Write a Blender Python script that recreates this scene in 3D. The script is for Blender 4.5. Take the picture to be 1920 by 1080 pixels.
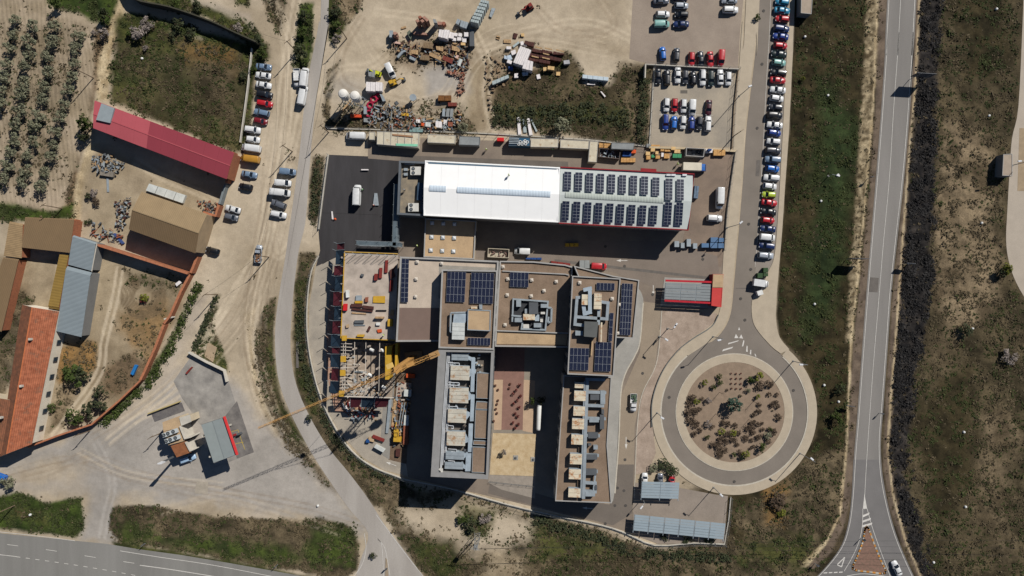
import bpy, math, random
import numpy as np
from mathutils import Vector, Matrix, noise as mnoise
for o in list(bpy.data.objects):
    bpy.data.objects.remove(o)
SC = bpy.context.scene
COL = SC.collection
rnd = random.Random(7)
# camera, sky, sun, exposure
H = 197.0                       # flying height of the drone, metres
S = 6.5                         # photo pixels per metre on the ground
cam_d = bpy.data.cameras.new('camera')
cam_d.lens = 24.0
cam_d.sensor_width = 36.0
cam_d.clip_start = 1.0
cam_d.clip_end = 6000.0
cam = bpy.data.objects.new('camera', cam_d)
COL.objects.link(cam)
cam.location = (0,0, H * 1.0003)
cam.rotation_euler = (0,0,0)
SC.camera = cam
SUN_EL = 42.0
TH = 49.0                       # shadows fall 49 degrees below the picture's left
sx, sy = math.cos(math.radians(TH)), math.sin(math.radians(TH))   # towards the sun
world = bpy.data.worlds.new('World')
SC.world = world
world.use_nodes = True
nt = world.node_tree
for n in list(nt.nodes):
    nt.nodes.remove(n)
wo = nt.nodes.new('ShaderNodeOutputWorld')
bg = nt.nodes.new('ShaderNodeBackground')
sky = nt.nodes.new('ShaderNodeTexSky')
sky.sky_type = 'NISHITA'
sky.sun_disc = False
sky.sun_elevation = math.radians(SUN_EL)
sky.sun_rotation = math.atan2(sx, sy)
sky.air_density = 0.75
sky.ozone_density = 3.0
sky.dust_density = 0.15
bg.inputs['Strength'].default_value = 0.05
nt.links.new(sky.outputs[0], bg.inputs[0])
nt.links.new(bg.outputs[0], wo.inputs[0])
sd = bpy.data.lights.new('sun', 'SUN')
sd.energy = 5.0
sd.angle = math.radians(0.5)
sd.color = (1.0,0.955,0.89)
so = bpy.data.objects.new('sun', sd)
COL.objects.link(so)
ce = math.cos(math.radians(SUN_EL))
sdir = Vector((sx * ce, sy * ce, math.sin(math.radians(SUN_EL))))
so.rotation_euler = sdir.to_track_quat('Z', 'Y').to_euler()
so.location = sdir * 300
SC.view_settings.view_transform = 'Standard'
SC.view_settings.look = 'None'
SC.view_settings.exposure = 0.26
SC.view_settings.gamma = 1.0
SC.view_settings.use_curve_mapping = False
SC.render.engine = 'CYCLES'
SC.cycles.diffuse_bounces = 2
KALB = 1.4                      # brightness of a sunlit white surface in the picture
# helpers
def P(px, py, h=0.0):
    """photo pixel (1920 wide) of a point at height h -> metres east, north"""
    f = (1 - h / H) / S
    return ((px - 960) * f, (540 - py) * f)
def P3(px, py, h=0.0, z=None):
    x, y = P(px, py, h)
    return (x, y, h if z is None else z)
def lin(c):
    r = []
    for v in c[:3]:
        v = v / 255.0
        v = v / 12.92 if v <= 0.04045 else ((v + 0.055) / 1.055) ** 2.4
        r.append(v / KALB)
    return tuple(r)
MATS = {}
def nodes_of(name):
    m = bpy.data.materials.new(name)
    m.use_nodes = True
    t = m.node_tree
    b = t.nodes['Principled BSDF']
    return m, t, b
def N(t, kind, **kw):
    n = t.nodes.new(kind)
    for k, v in kw.items():
        if k == 'loc':
            continue
        if k in n.inputs:
            n.inputs[k].default_value = v
        else:
            setattr(n, k, v)
    return n
def L(t, a, b):
    t.links.new(a, b)
def ramp(t, src, pts):
    r = t.nodes.new('ShaderNodeValToRGB')
    e = r.color_ramp.elements
    while len(e) < len(pts):
        e.new(0.5)
    for i, (p, c) in enumerate(pts):
        e[i].position = p
        e[i].color = (c, c, c, 1) if isinstance(c, (int, float)) else (*c, 1)
    L(t, src, r.inputs[0])
    return r.outputs[0]
def mixc(t, fac, a, b, mode='MIX'):
    m = t.nodes.new('ShaderNodeMix')
    m.data_type = 'RGBA'
    m.blend_type = mode
    for sock, v in ((m.inputs[0], fac),(m.inputs[6], a),(m.inputs[7], b)):
        if isinstance(v, (int, float)):
            sock.default_value = v
        elif isinstance(v, tuple):
            sock.default_value = (*v[:3], 1)
        else:
            L(t, v, sock)
    return m.outputs[2]
def mapped(t, rot=0.0, scale=(1,1,1), obj=False):
    if obj:
        g = t.nodes.new('ShaderNodeTexCoord').outputs['Object']
    else:
        g = t.nodes.new('ShaderNodeNewGeometry').outputs['Position']
    mp = t.nodes.new('ShaderNodeMapping')
    mp.vector_type = 'POINT'
    mp.inputs['Rotation'].default_value = (0,0, rot)
    mp.inputs['Scale'].default_value = scale
    L(t, g, mp.inputs[0])
    return mp.outputs[0]
def noise_tex(t, vec, scale, detail=4.0, rough=0.6):
    n = N(t, 'ShaderNodeTexNoise', Scale=scale, Detail=detail, Roughness=rough)
    L(t, vec, n.inputs['Vector'])
    return n.outputs['Fac']
def mat(name, c, rough=0.85, var=0.12, scale=0.6, metal=0.0, bump=0.0, c2=None, streak=None, fine=0.1, spec=0.3,
        rust=None, ribs=None, coat=0.0, emit=None):
    """procedural material: colour c broken up by noise in metres; streak=(angle, stretch); ribs=(angle, pitch, depth)"""
    if name in MATS:
        return MATS[name]
    m, t, b = nodes_of(name)
    base = lin(c)
    b.inputs['Roughness'].default_value = rough
    b.inputs['Metallic'].default_value = metal
    b.inputs['Specular IOR Level'].default_value = spec
    b.inputs['Coat Weight'].default_value = coat
    if streak:
        vec = mapped(t, streak[0], (1,1.0 / streak[1], 1))
    else:
        vec = mapped(t)
    n1 = noise_tex(t, vec, scale, 5,0.62)
    other = lin(c2) if c2 else tuple(v * (1 - var * 1.6) for v in base)
    hi = tuple(min(v * (1 + var * 0.7),1) for v in base)
    f1 = ramp(t, n1, [(0.3,0.0),(0.7,1.0)])
    colr = mixc(t, f1, other, hi)
    if fine:
        n2 = noise_tex(t, mapped(t), scale * 9 + 2,3,0.7)
        f2 = ramp(t, n2, [(0.25,1 - fine * 1.8),(0.75,1 + fine * 0.6)])
        colr = mixc(t, 1.0, colr, f2, 'MULTIPLY')
    if rust:
        n3 = noise_tex(t, mapped(t), rust[1], 6,0.7)
        f3 = ramp(t, n3, [(rust[2], 0.0),(min(rust[2] + 0.14,1),1.0)])
        colr = mixc(t, f3, colr, lin(rust[0]))
    hgt = None
    if ribs:
        w = N(t, 'ShaderNodeTexWave', Scale=1.0)
        w.wave_type = 'BANDS'
        w.bands_direction = 'X'
        w.inputs['Scale'].default_value = 0.314159 / ribs[1] * 1.0
        L(t, mapped(t, ribs[0]), w.inputs['Vector'])
        fr = ramp(t, w.outputs['Fac'], [(0.0,1 - ribs[2]),(0.35,1.0)])
        colr = mixc(t, 1.0, colr, fr, 'MULTIPLY')
        hgt = w.outputs['Fac']
    L(t, colr, b.inputs['Base Color'])
    if bump or hgt is not None:
        bp = N(t, 'ShaderNodeBump', Strength=0.6 if hgt is not None else bump)
        bp.inputs['Distance'].default_value = 0.05
        L(t, hgt if hgt is not None else n1, bp.inputs['Height'])
        L(t, bp.outputs[0], b.inputs['Normal'])
    if emit:
        b.inputs['Emission Color'].default_value = (*lin(emit),1)
        b.inputs['Emission Strength'].default_value = 1
    MATS[name] = m
    return m
def glass_mat(name, c, rough=0.08):
    if name in MATS:
        return MATS[name]
    m, t, b = nodes_of(name)
    b.inputs['Base Color'].default_value = (*lin(c),1)
    b.inputs['Roughness'].default_value = rough
    b.inputs['Specular IOR Level'].default_value = 0.6
    MATS[name] = m
    return m
class MB:
    """collects polygons, builds ONE mesh object"""
    def __init__(s):
        s.v, s.f, s.m = [], [], []
        s.mi = 0
    def poly(s, pts):
        i = len(s.v)
        s.v += [tuple(p) for p in pts]
        s.f.append(tuple(range(i, i + len(pts))))
        s.m.append(s.mi)
        return s
    def prism(s, pts, z0, z1, top=None, bottom=True):
        """pts: (x,y) counter-clockwise or not; z0,z1 numbers or z1 list per point"""
        a = sum(pts[i][0] * pts[(i + 1) % len(pts)][1] - pts[(i + 1) % len(pts)][0] * pts[i][1] for i in range(len(pts)))
        pts = list(pts)
        zt = list(z1) if isinstance(z1,(list, tuple)) else [z1] * len(pts)
        if a < 0:
            pts.reverse(); zt.reverse()
        tp = top or pts
        n = len(pts)
        i = len(s.v)
        s.v += [(p[0], p[1], z0) for p in pts] + [(p[0], p[1], z) for p, z in zip(tp, zt)]
        s.f.append(tuple(range(i + n, i + 2 * n)))
        s.m.append(s.mi)
        if bottom:
            s.f.append(tuple(range(i + n - 1, i - 1,-1)))
            s.m.append(s.mi)
        for k in range(n):
            s.f.append((i + k, i + (k + 1) % n, i + n + (k + 1) % n, i + n + k))
            s.m.append(s.mi)
        return s
    def box(s, cx, cy, z0, w, l, h, rot=0.0, taper=0.0):
        c, d = math.cos(rot), math.sin(rot)
        def q(a, b):
            return (cx + a * c - b * d, cy + a * d + b * c)
        pts = [q(-w / 2,-l / 2), q(w / 2,-l / 2), q(w / 2, l / 2), q(-w / 2, l / 2)]
        t = [q(-w / 2 + taper, -l / 2 + taper), q(w / 2 - taper, -l / 2 + taper), q(w / 2 - taper, l / 2 - taper), q(-w / 2 + taper, l / 2 - taper)]
        return s.prism(pts, z0, z0 + h, top=t)
    def bar(s, p0, p1, w, h=None):
        """rectangular bar between two 3-D points"""
        h = h or w
        a, b = Vector(p0), Vector(p1)
        d = (b - a)
        if d.length < 1e-6:
            return s
        d.normalize()
        up = Vector((0,0,1)) if abs(d.z) < 0.95 else Vector((1,0,0))
        r = d.cross(up).normalized()
        u = r.cross(d).normalized()
        i = len(s.v)
        for p in (a, b):
            for (e, g) in ((-1,-1),(1,-1),(1,1),(-1,1)):
                s.v.append(tuple(p + r * (e * w / 2) + u * (g * h / 2)))
        for f in ((0,1,2,3),(7,6,5,4),(0,4,5,1),(1,5,6,2),(2,6,7,3),(3,7,4,0)):
            s.f.append(tuple(i + k for k in f))
            s.m.append(s.mi)
        return s
    def tube(s, p0, p1, r0, r1=None, n=8, cap=True):
        r1 = r0 if r1 is None else r1
        a, b = Vector(p0), Vector(p1)
        d = (b - a).normalized()
        up = Vector((0,0,1)) if abs(d.z) < 0.95 else Vector((1,0,0))
        r = d.cross(up).normalized()
        u = r.cross(d).normalized()
        i = len(s.v)
        for p, rr in ((a, r0),(b, r1)):
            for k in range(n):
                t = 2 * math.pi * k / n
                s.v.append(tuple(p + r * (rr * math.cos(t)) + u * (rr * math.sin(t))))
        for k in range(n):
            s.f.append((i + k, i + (k + 1) % n, i + n + (k + 1) % n, i + n + k))
            s.m.append(s.mi)
        if cap:
            s.f.append(tuple(range(i + n - 1, i - 1,-1))); s.m.append(s.mi)
            s.f.append(tuple(range(i + n, i + 2 * n))); s.m.append(s.mi)
        return s
    def lathe(s, cx, cy, prof, n=12):
        """prof: (radius, z) from bottom to top"""
        i = len(s.v)
        for r, z in prof:
            for k in range(n):
                t = 2 * math.pi * k / n
                s.v.append((cx + r * math.cos(t), cy + r * math.sin(t), z))
        for j in range(len(prof) - 1):
            for k in range(n):
                a = i + j * n
                s.f.append((a + k, a + (k + 1) % n, a + n + (k + 1) % n, a + n + k)); s.m.append(s.mi)
        s.f.append(tuple(range(i + n - 1, i - 1,-1))); s.m.append(s.mi)
        a = i + (len(prof) - 1) * n
        s.f.append(tuple(range(a, a + n))); s.m.append(s.mi)
        return s
    def mesh(s, name, mats, off=(0,0,0), smooth=False):
        me = bpy.data.meshes.new(name)
        ox, oy, oz = off
        me.from_pydata([(a - ox, b - oy, c - oz) for a, b, c in s.v], [], s.f)
        for m in (mats if isinstance(mats, (list, tuple)) else [mats]):
            me.materials.append(m)
        if any(s.m):
            me.polygons.foreach_set('material_index', s.m)
        if smooth:
            me.polygons.foreach_set('use_smooth', [True] * len(me.polygons))
        me.update()
        return me
    def build(s, name, mats, parent=None, smooth=False, world=True, label=None, cat=None, group=None, kind=None):
        off = tuple(parent_loc(parent)) if (parent and world) else (0,0,0)
        org = (0,0,0)
        if parent is None and s.v:
            xs = [v[0] for v in s.v]; ys = [v[1] for v in s.v]; zs = [v[2] for v in s.v]
            org = ((min(xs) + max(xs)) / 2,(min(ys) + max(ys)) / 2, min(zs))
            off = org
        o = bpy.data.objects.new(name, s.mesh(name, mats, off, smooth))
        o.location = org
        COL.objects.link(o)
        o.parent = parent
        tag(o, label, cat, group, kind)
        return o
def parent_loc(p):
    v = Vector((0,0,0))
    while p:
        v = v + p.location
        p = p.parent
    return v
def tag(o, label=None, cat=None, group=None, kind=None):
    if label: o['label'] = label
    if cat: o['category'] = cat
    if group: o['group'] = group
    if kind: o['kind'] = kind
    return o
def thing(name, label, cat, loc, rz=0.0, group=None):
    o = bpy.data.objects.new(name, None)
    o.empty_display_size = 0.5
    COL.objects.link(o)
    o.location = loc
    o.rotation_euler = (0,0, rz)
    return tag(o, label, cat, group)
KIDS = {}
def copy_tree(src, parent=None):
    if src.name not in KIDS:
        KIDS[src.name] = [c for c in bpy.data.objects if c.parent == src]
    c = src.copy()
    COL.objects.link(c)
    if parent:
        c.parent = parent
    for ch in KIDS[src.name]:
        copy_tree(ch, c)
    return c
def add_mesh_np(name, V, F, mats, mi=None, parent=None, loc=(0,0,0), quads=True):
    me = bpy.data.meshes.new(name)
    n = F.shape[1]
    me.vertices.add(len(V)); me.vertices.foreach_set('co', V.astype(np.float32).ravel())
    me.loops.add(F.size); me.loops.foreach_set('vertex_index', F.astype(np.int32).ravel())
    me.polygons.add(len(F))
    me.polygons.foreach_set('loop_start', np.arange(0, F.size, n, dtype=np.int32))
    me.polygons.foreach_set('loop_total', np.full(len(F), n, dtype=np.int32))
    for m in mats:
        me.materials.append(m)
    if mi is not None:
        me.polygons.foreach_set('material_index', mi.astype(np.int32))
    me.update(calc_edges=True)
    return me
def linkobj(name, me, parent=None, loc=(0,0,0), **kw):
    o = bpy.data.objects.new(name, me)
    o.location = loc
    COL.objects.link(o)
    o.parent = parent
    return tag(o, **kw)
def catmull(pts, n=6, closed=False):
    out = []
    m = len(pts)
    rng = range(m) if closed else range(m - 1)
    for i in rng:
        p1, p2 = pts[i], pts[(i + 1) % m]
        p0 = pts[(i - 1) % m] if (closed or i > 0) else (2 * p1[0] - p2[0], 2 * p1[1] - p2[1])
        p3 = pts[(i + 2) % m] if (closed or i + 2 < m) else (2 * p2[0] - p1[0], 2 * p2[1] - p1[1])
        for k in range(n):
            t = k / n
            out.append(tuple(0.5 * ((2 * p1[j]) + (-p0[j] + p2[j]) * t + (2 * p0[j] - 5 * p1[j] + 4 * p2[j] - p3[j]) * t * t
                                    + (-p0[j] + 3 * p1[j] - 3 * p2[j] + p3[j]) * t ** 3) for j in (0,1)))
    if not closed:
        out.append(pts[-1])
    return out
def offset_line(pts, d):
    """pts (x,y) metres; d metres to the left; mitred"""
    out = []
    n = len(pts)
    for i in range(n):
        a = pts[max(i - 1,0)]; b = pts[min(i + 1, n - 1)]
        dx, dy = b[0] - a[0], b[1] - a[1]
        l = math.hypot(dx, dy) or 1
        out.append((pts[i][0] - dy / l * d, pts[i][1] + dx / l * d))
    return out
SHEETS = []          # every flat sheet's outline in metres, to keep the terrain level below it
def sheet_xy(name, pts, z, m, parent=None, level=True, **kw):
    mb = MB()
    a = sum(pts[i][0] * pts[(i + 1) % len(pts)][1] - pts[(i + 1) % len(pts)][0] * pts[i][1] for i in range(len(pts)))
    if a < 0:
        pts = pts[::-1]
    mb.poly([(x, y, z) for x, y in pts])
    if level:
        SHEETS.append(pts)
    return mb.build(name, m, parent, **kw)
def sheet(name, px, z, m, parent=None, smooth=0, **kw):
    pts = catmull(px, smooth, True) if smooth else px
    return sheet_xy(name, [P(*q) for q in pts], z, m, parent, **kw)
def strip_quads(mb, a, b, z):
    for i in range(len(a) - 1):
        mb.poly([(a[i][0], a[i][1], z),(b[i][0], b[i][1], z),(b[i + 1][0], b[i + 1][1], z),(a[i + 1][0], a[i + 1][1], z)])
def road_strip(name, px, wl, z, m, parent=None, n=6, level=True, off=0.0, **kw):
    """px centre line in photo pixels; wl width in metres (number or per point)"""
    c = [P(*q) for q in (catmull(px, n) if n else px)]
    a = offset_line(c, off + wl / 2); b = offset_line(c, off - wl / 2)
    mb = MB()
    strip_quads(mb, b, a, z)
    for i in range(len(mb.f)):
        mb.f[i] = tuple(reversed(mb.f[i]))
    # make every normal face up
    if mb.f:
        f = mb.f[0]
        p = [Vector(mb.v[k]) for k in f[:3]]
        if (p[1] - p[0]).cross(p[2] - p[1]).z < 0:
            mb.f = [tuple(reversed(f)) for f in mb.f]
    if level:
        SHEETS.append(a + b[::-1])
    return mb.build(name, m, parent, **kw)
def wall_line(mb, pts, z0, z1, t):
    """upright wall of thickness t along (x,y) points"""
    a = offset_line(pts, t / 2); b = offset_line(pts, -t / 2)
    mb.prism(a + b[::-1], z0, z1)
    return mb
# numpy noise -----------------------------------------------------
def vnoise(x, y, s, seed):
    x = x / s + seed * 17.31; y = y / s - seed * 9.77
    xi = np.floor(x).astype(np.int64); yi = np.floor(y).astype(np.int64)
    fx = x - xi; fy = y - yi
    fx = fx * fx * (3 - 2 * fx); fy = fy * fy * (3 - 2 * fy)
    def h(a, b):
        n = (a * 374761393 + b * 668265263 + seed * 1442695041) & 0x7fffffff
        n = ((n ^ (n >> 13)) * 1274126177) & 0x7fffffff
        return ((n ^ (n >> 16)) & 0xffff) / 65535.0
    return (h(xi, yi) * (1 - fx) + h(xi + 1, yi) * fx) * (1 - fy) + (h(xi, yi + 1) * (1 - fx) + h(xi + 1, yi + 1) * fx) * fy
def fbm(x, y, s, seed, o=4):
    r = 0; a = 0.5; t = 0
    for k in range(o):
        r = r + a * vnoise(x, y, s / 2 ** k, seed + k)
        t += a
        a *= 0.55
    return r / t
# ground materials
ASPH_OLD = mat('worn_grey_asphalt', (136,132,127), var=0.13, scale=0.12, fine=0.06, streak=(math.radians(5),8), bump=0.1)
ASPH_NEW = mat('darker_grey_asphalt', (122,119,117), var=0.08, scale=0.15, fine=0.06, bump=0.1)
ASPH_STREET = mat('warm_grey_asphalt', (132,123,113), var=0.09, scale=0.15, fine=0.05, bump=0.1)
ASPH_BLACK = mat('fresh_black_asphalt', (64,62,64), var=0.22, scale=0.22, fine=0.1, c2=(50,48,49), bump=0.15, streak=(math.radians(95),5))
ASPH_HIGHWAY = mat('highway_asphalt', (138,136,131), var=0.12, scale=0.1, fine=0.06, c2=(120,118,113), streak=(math.radians(8),14))
ASPH_TRACK = mat('dusty_asphalt', (178,172,164), var=0.12, scale=0.12, fine=0.08, c2=(158,151,143), streak=(math.radians(80),5))
ASPH_YARD = mat('brownish_yard_paving', (142,129,114), var=0.12, scale=0.12, fine=0.08, c2=(120,108,98))
CONC_WALK = mat('cream_pavement', (188,174,152), var=0.07, scale=0.4, fine=0.08)
CONC_GREY = mat('pale_grey_pavement', (165,162,155), var=0.1, scale=0.25, fine=0.08)
CONC_LOT = mat('concrete_lot', (172,160,141), var=0.14, scale=0.12, fine=0.08, c2=(146,138,126))
PINK_GRAVEL = mat('pinkish_gravel', (178,160,144), var=0.16, scale=0.35, fine=0.16, c2=(154,136,120))
GRAVEL_LOT = mat('grey_brown_gravel', (160,146,131), var=0.14, scale=0.1, fine=0.1, c2=(142,128,115))
PAINT = mat('road_paint', (220,216,208), var=0.12, scale=1.5, fine=0.12, rough=0.7)
KERB = mat('kerb_stone', (200,192,176), var=0.1, scale=0.8)
WALL_PALE = mat('pale_concrete_wall', (205,199,186), var=0.12, scale=0.5)
COURT_PINK = mat('pink_courtyard_paving', (146,112,100), var=0.1, scale=0.5)
COURT_BEIGE = mat('beige_courtyard_paving', (196,168,140), var=0.08, scale=0.5)
SAND_YELLOW = mat('yellow_building_sand', (204,184,150), var=0.16, scale=0.6, fine=0.15, bump=0.3, c2=(186,160,120))
# roads and paved sheets
def structure(o):
    o['kind'] = 'structure'
    return o
def marks(parent, px, w, z, dash=None, n=6, off=0.0, name='lane_marking', m=None):
    """painted line along px; dash=(on, gap) metres makes each dash a piece of its own"""
    c = [P(*q) for q in (catmull(px, n) if n else px)]
    if off:
        c = offset_line(c, off)
    if not dash:
        mb = MB(); a = offset_line(c, w / 2); b = offset_line(c, -w / 2)
        for i in range(len(c) - 1):
            mb.poly([(*b[i], z),(*b[i + 1], z),(*a[i + 1], z),(*a[i], z)])
        return [mb.build(name, m or PAINT, parent)]
    res = []; d = 0.0; on, gap = dash
    segs = [(c[i], c[i + 1]) for i in range(len(c) - 1)]
    tot = sum(math.dist(*s_) for s_ in segs)
    def at(q):
        for a, b in segs:
            l = math.dist(a, b)
            if q <= l or (a, b) == segs[-1]:
                t = q / l
                return (a[0] + (b[0] - a[0]) * t, a[1] + (b[1] - a[1]) * t), math.atan2(b[1] - a[1], b[0] - a[0])
            q -= l
    while d < tot - on * 0.5:
        (x, y), r = at(d + on / 2)
        mb = MB(); ca, sa = math.cos(r), math.sin(r)
        mb.poly([(x + u * ca - v * sa, y + u * sa + v * ca, z) for u, v in ((-on / 2,-w / 2),(on / 2,-w / 2),(on / 2, w / 2),(-on / 2, w / 2))])
        res.append(mb.build(name, m or PAINT, parent))
        d += on + gap
    return res
def arrow(parent, px, py, ang, l, z, m=None):
    """straight-ahead arrow; ang in picture degrees anticlockwise from right"""
    x, y = P(px, py); r = math.radians(ang); ca, sa = math.cos(r), math.sin(r)
    pts = [(-l / 2,-.09),(l * .08,-.09),(l * .08,-.38),(l / 2,0),(l * .08,.38),(l * .08,.09),(-l / 2,.09)]
    mb = MB(); mb.poly([(x + u * ca - v * sa, y + u * sa + v * ca, z) for u, v in pts])
    return mb.build('arrow_marking', m or PAINT, parent)
# country road on the right
er_l = [(1760,-1800),(1667,-60),(1662,60),(1653,200),(1643,330),(1633,450),(1624,560),(1615,680),(1607,790),(1602,850),(1597,930),(1590,985),(1574,1030),(1535,1078),(1505,1100)]
er_r = [(1815,-1800),(1722,-60),(1716,60),(1707,200),(1696,330),(1685,430),(1673,540),(1665,650),(1657,760),(1652,830),(1655,890),(1665,945),(1680,1000),(1700,1050),(1728,1110)]
eastroad = structure(sheet_xy('country_road', [P(*q) for q in catmull(er_l, 5)] + [P(*q) for q in reversed(catmull(er_r, 5))], 0.03, ASPH_OLD))
newer = structure(sheet_xy('resurfaced_road', [P(*q) for q in catmull([(1600.5,862),(1597,930),(1590,985),(1574,1030),(1535,1078),(1505,1100)], 5)] +
    [P(*q) for q in reversed(catmull([(1651.5,862),(1655,890),(1665,945),(1680,1000),(1700,1050),(1728,1110)], 5))], 0.045, ASPH_NEW))
marks(eastroad, [(q[0] + 3, q[1]) for q in er_l], .15,.075, n=5)
marks(eastroad, [(q[0] - 3.5, q[1]) for q in er_r], .15,.075, n=5)
marks(eastroad, [(1786,-1800),(1692,-60),(1686,60),(1676,200),(1668,330),(1657,450),(1648,560),(1638,680),(1630,790),(1626,850),(1622,920),(1621,955)], .13,.075, n=5)
mb = MB(); mb.poly([P3(1621,926,0,.078), P3(1618,954,0,.078), P3(1626,954,0,.078)]); mb.build('hatched_marking', PAINT, newer)
marks(eastroad, [(1618,954),(1617,985),(1611,1015),(1598,1045),(1583,1071)], .15,.08, n=5)
marks(eastroad, [(1626,954),(1636,990),(1650,1030),(1669,1080),(1675,1100)], .15,.08, n=5)
for y_ in (965,975,984):
    k_ = (y_ - 955) / 45
    mb = MB(); mb.poly([P3(1619 - 3 * k_ - 0, y_ + 5,0,.077), P3(1627 + 12 * k_, y_, 0,.077), P3(1627 + 12 * k_ + 1, y_ - 4,0,.077), P3(1619 - 3 * k_, y_ + 1,0,.077)]); mb.build('hatched_marking', PAINT, newer)
for k_ in range(4):
    mb = MB(); x_ = 1544 + k_ * 9.6
    mb.poly([P3(x_, 1075.5 - k_ * .4,0,.078), P3(x_ + 7,1075 - k_ * .4,0,.078), P3(x_ + 7.6,1073 - k_ * .4,0,.078), P3(x_ + .8,1073.4 - k_ * .4,0,.078)]); mb.build('give_way_marking', PAINT, newer)
tri = [(1570,1059),(1584,1045),(1578,1063)]
for a_, b_ in ((0,1),(1,2),(2,0)):
    marks(newer, [tri[a_], tri[b_]], .3,.079 + a_ * .003, n=0, name='give_way_triangle')
marks(newer, [(1588,1080),(1620,1076),(1665,1082),(1690,1095)], .15,.083, n=5)
# paved splitter island
isl = [P(*q) for q in catmull([(1622,990),(1628,988),(1640,1020),(1652,1050),(1662,1076),(1630,1074),(1598,1068),(1606,1045),(1617,1015)], 3, True)]
mb = MB(); mb.prism(isl, .0,.16); island = mb.build('traffic_island', mat('island_paving', (142,108,94), var=.2, scale=1.5, fine=.2, c2=(120,100,84)), kind='structure')
cx_, cy_ = np.mean(isl, axis=0)
for i in range(0, len(isl)):
    a_, b_ = isl[i], isl[(i + 1) % len(isl)]
    for f in (.25,.75):
        x_, y_ = a_[0] + (b_[0] - a_[0]) * f, a_[1] + (b_[1] - a_[1]) * f
        x_ += (cx_ - x_) * .05; y_ += (cy_ - y_) * .05
        r_ = math.atan2(b_[1] - a_[1], b_[0] - a_[0])
        MB().box(x_, y_, .162,.9,.45,.05, r_).build('kerb_block', [mat('ochre_block', (205,140,60), var=.2), mat('pale_block', (190,184,170), var=.2)][(i * 2 + int(f * 2)) % 2], island)
# highway, bottom left
hw_t = [(-1500,830),(-60,988),(0,1000),(100,1010),(200,1020),(260,1030),(340,1041),(430,1056),(520,1072),(640,1094),(2600,1480)]
hw = structure(sheet_xy('highway', [P(*q) for q in hw_t] + [P(2600,1600), P(-1500,1300)], 0.032, ASPH_HIGHWAY))
marks(hw, [(225,1033),(300,1045),(400,1060),(520,1083)], .16,.07)
marks(hw, [(-60,988.5),(0,997.5),(60,1004),(140,1014)], .14,.07)
marks(hw, [(-60,1013),(20,1022),(95,1032),(170,1044),(250,1056),(300,1064)], .14,.07, dash=(3.2,8.1))
marks(hw, [(262,1060),(320,1068),(400,1081),(440,1089)], .22,.07)
marks(hw, [(-60,1030),(0,1040),(45,1046),(130,1058),(215,1072),(300,1088)], .16,.073, dash=(1.2,1.6))
marks(hw, [(-60,1035),(6,1041),(32,1044)], .16,.07)
# street with kerb, top centre right
street_px_l = [(1500,-1800),(1427,-60),(1420,60),(1412,140),(1400,240),(1394,330),(1386,430),(1377,530),(1370,590),(1352,625),(1325,648),(1290,672)]
street_px_r = [(1540,-1800),(1462,-60),(1452,0),(1446,100),(1440,200),(1433,300),(1428,400),(1420,470),(1413,550),(1410,590),(1418,615),(1445,650),(1475,672)]
street = structure(sheet_xy('street', [P(*q) for q in catmull(street_px_l, 4)] + [P(*q) for q in reversed(catmull(street_px_r, 4))], 0.03, ASPH_STREET))
# parking strip for the long row and pavement behind it
pk = structure(sheet_xy('kerbside_parking', [P(*q) for q in ((1446,-60),(1446,100),(1433,300),(1420,470),(1412,565),(1430,560),(1456,490),(1466,300),(1479,100),(1489,-60))], .022,
    mat('parking_paving', (150,141,131), var=.08, scale=.3)))
RC = (1377,773)
def circ(r, a0=0, a1=360, n=72):
    return [(RC[0] + r * math.cos(math.radians(a0 + (a1 - a0) * k / n)), RC[1] - r * math.sin(math.radians(a0 + (a1 - a0) * k / n))) for k in range(n + 1)]
pav_r = [(1572,-1800),(1493,-60),(1490,40),(1485,130),(1479,250),(1472,350),(1466,440),(1459,520),(1456,560),(1455,600),(1462,632),(1480,655)]
pav_ri = [(1560,-1800),(1481,-60),(1477,60),(1472,160),(1466,280),(1459,400),(1452,480),(1440,510),(1425,545),(1411,560),(1410,592),(1418,616),(1445,648),(1464,663)]
mb = MB(); mb.prism([P(*q) for q in catmull(pav_r, 4)] + [P(*q) for q in reversed(catmull(pav_ri, 4))], 0,.14)
east_pav = mb.build('pavement', CONC_WALK, kind='structure'); SHEETS.append([P(*q) for q in pav_r + pav_ri[::-1]])
# pavement on the west side of the street
pw_o = [(1474,-1800),(1402,-60),(1392,40),(1386,125),(1380,190),(1374,290),(1364,400),(1357,470),(1352,560),(1347,590),(1330,612),(1300,632),(1275,655)]
pw_i = [(1500,-1800),(1427,-60),(1418,60),(1409,140),(1397,240),(1391,330),(1383,430),(1374,530),(1367,588),(1350,622),(1323,645),(1290,667)]
mb = MB(); mb.prism([P(*q) for q in catmull(pw_o, 4)] + [P(*q) for q in reversed(catmull(pw_i, 4))], 0,.14)
west_pav = mb.build('pavement', CONC_WALK, kind='structure'); SHEETS.append([P(*q) for q in pw_o + pw_i[::-1]])
# roundabout
ring = structure(sheet_xy('roundabout_road', [P(*q) for q in circ(139)[:-1]], .026, ASPH_STREET))
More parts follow.
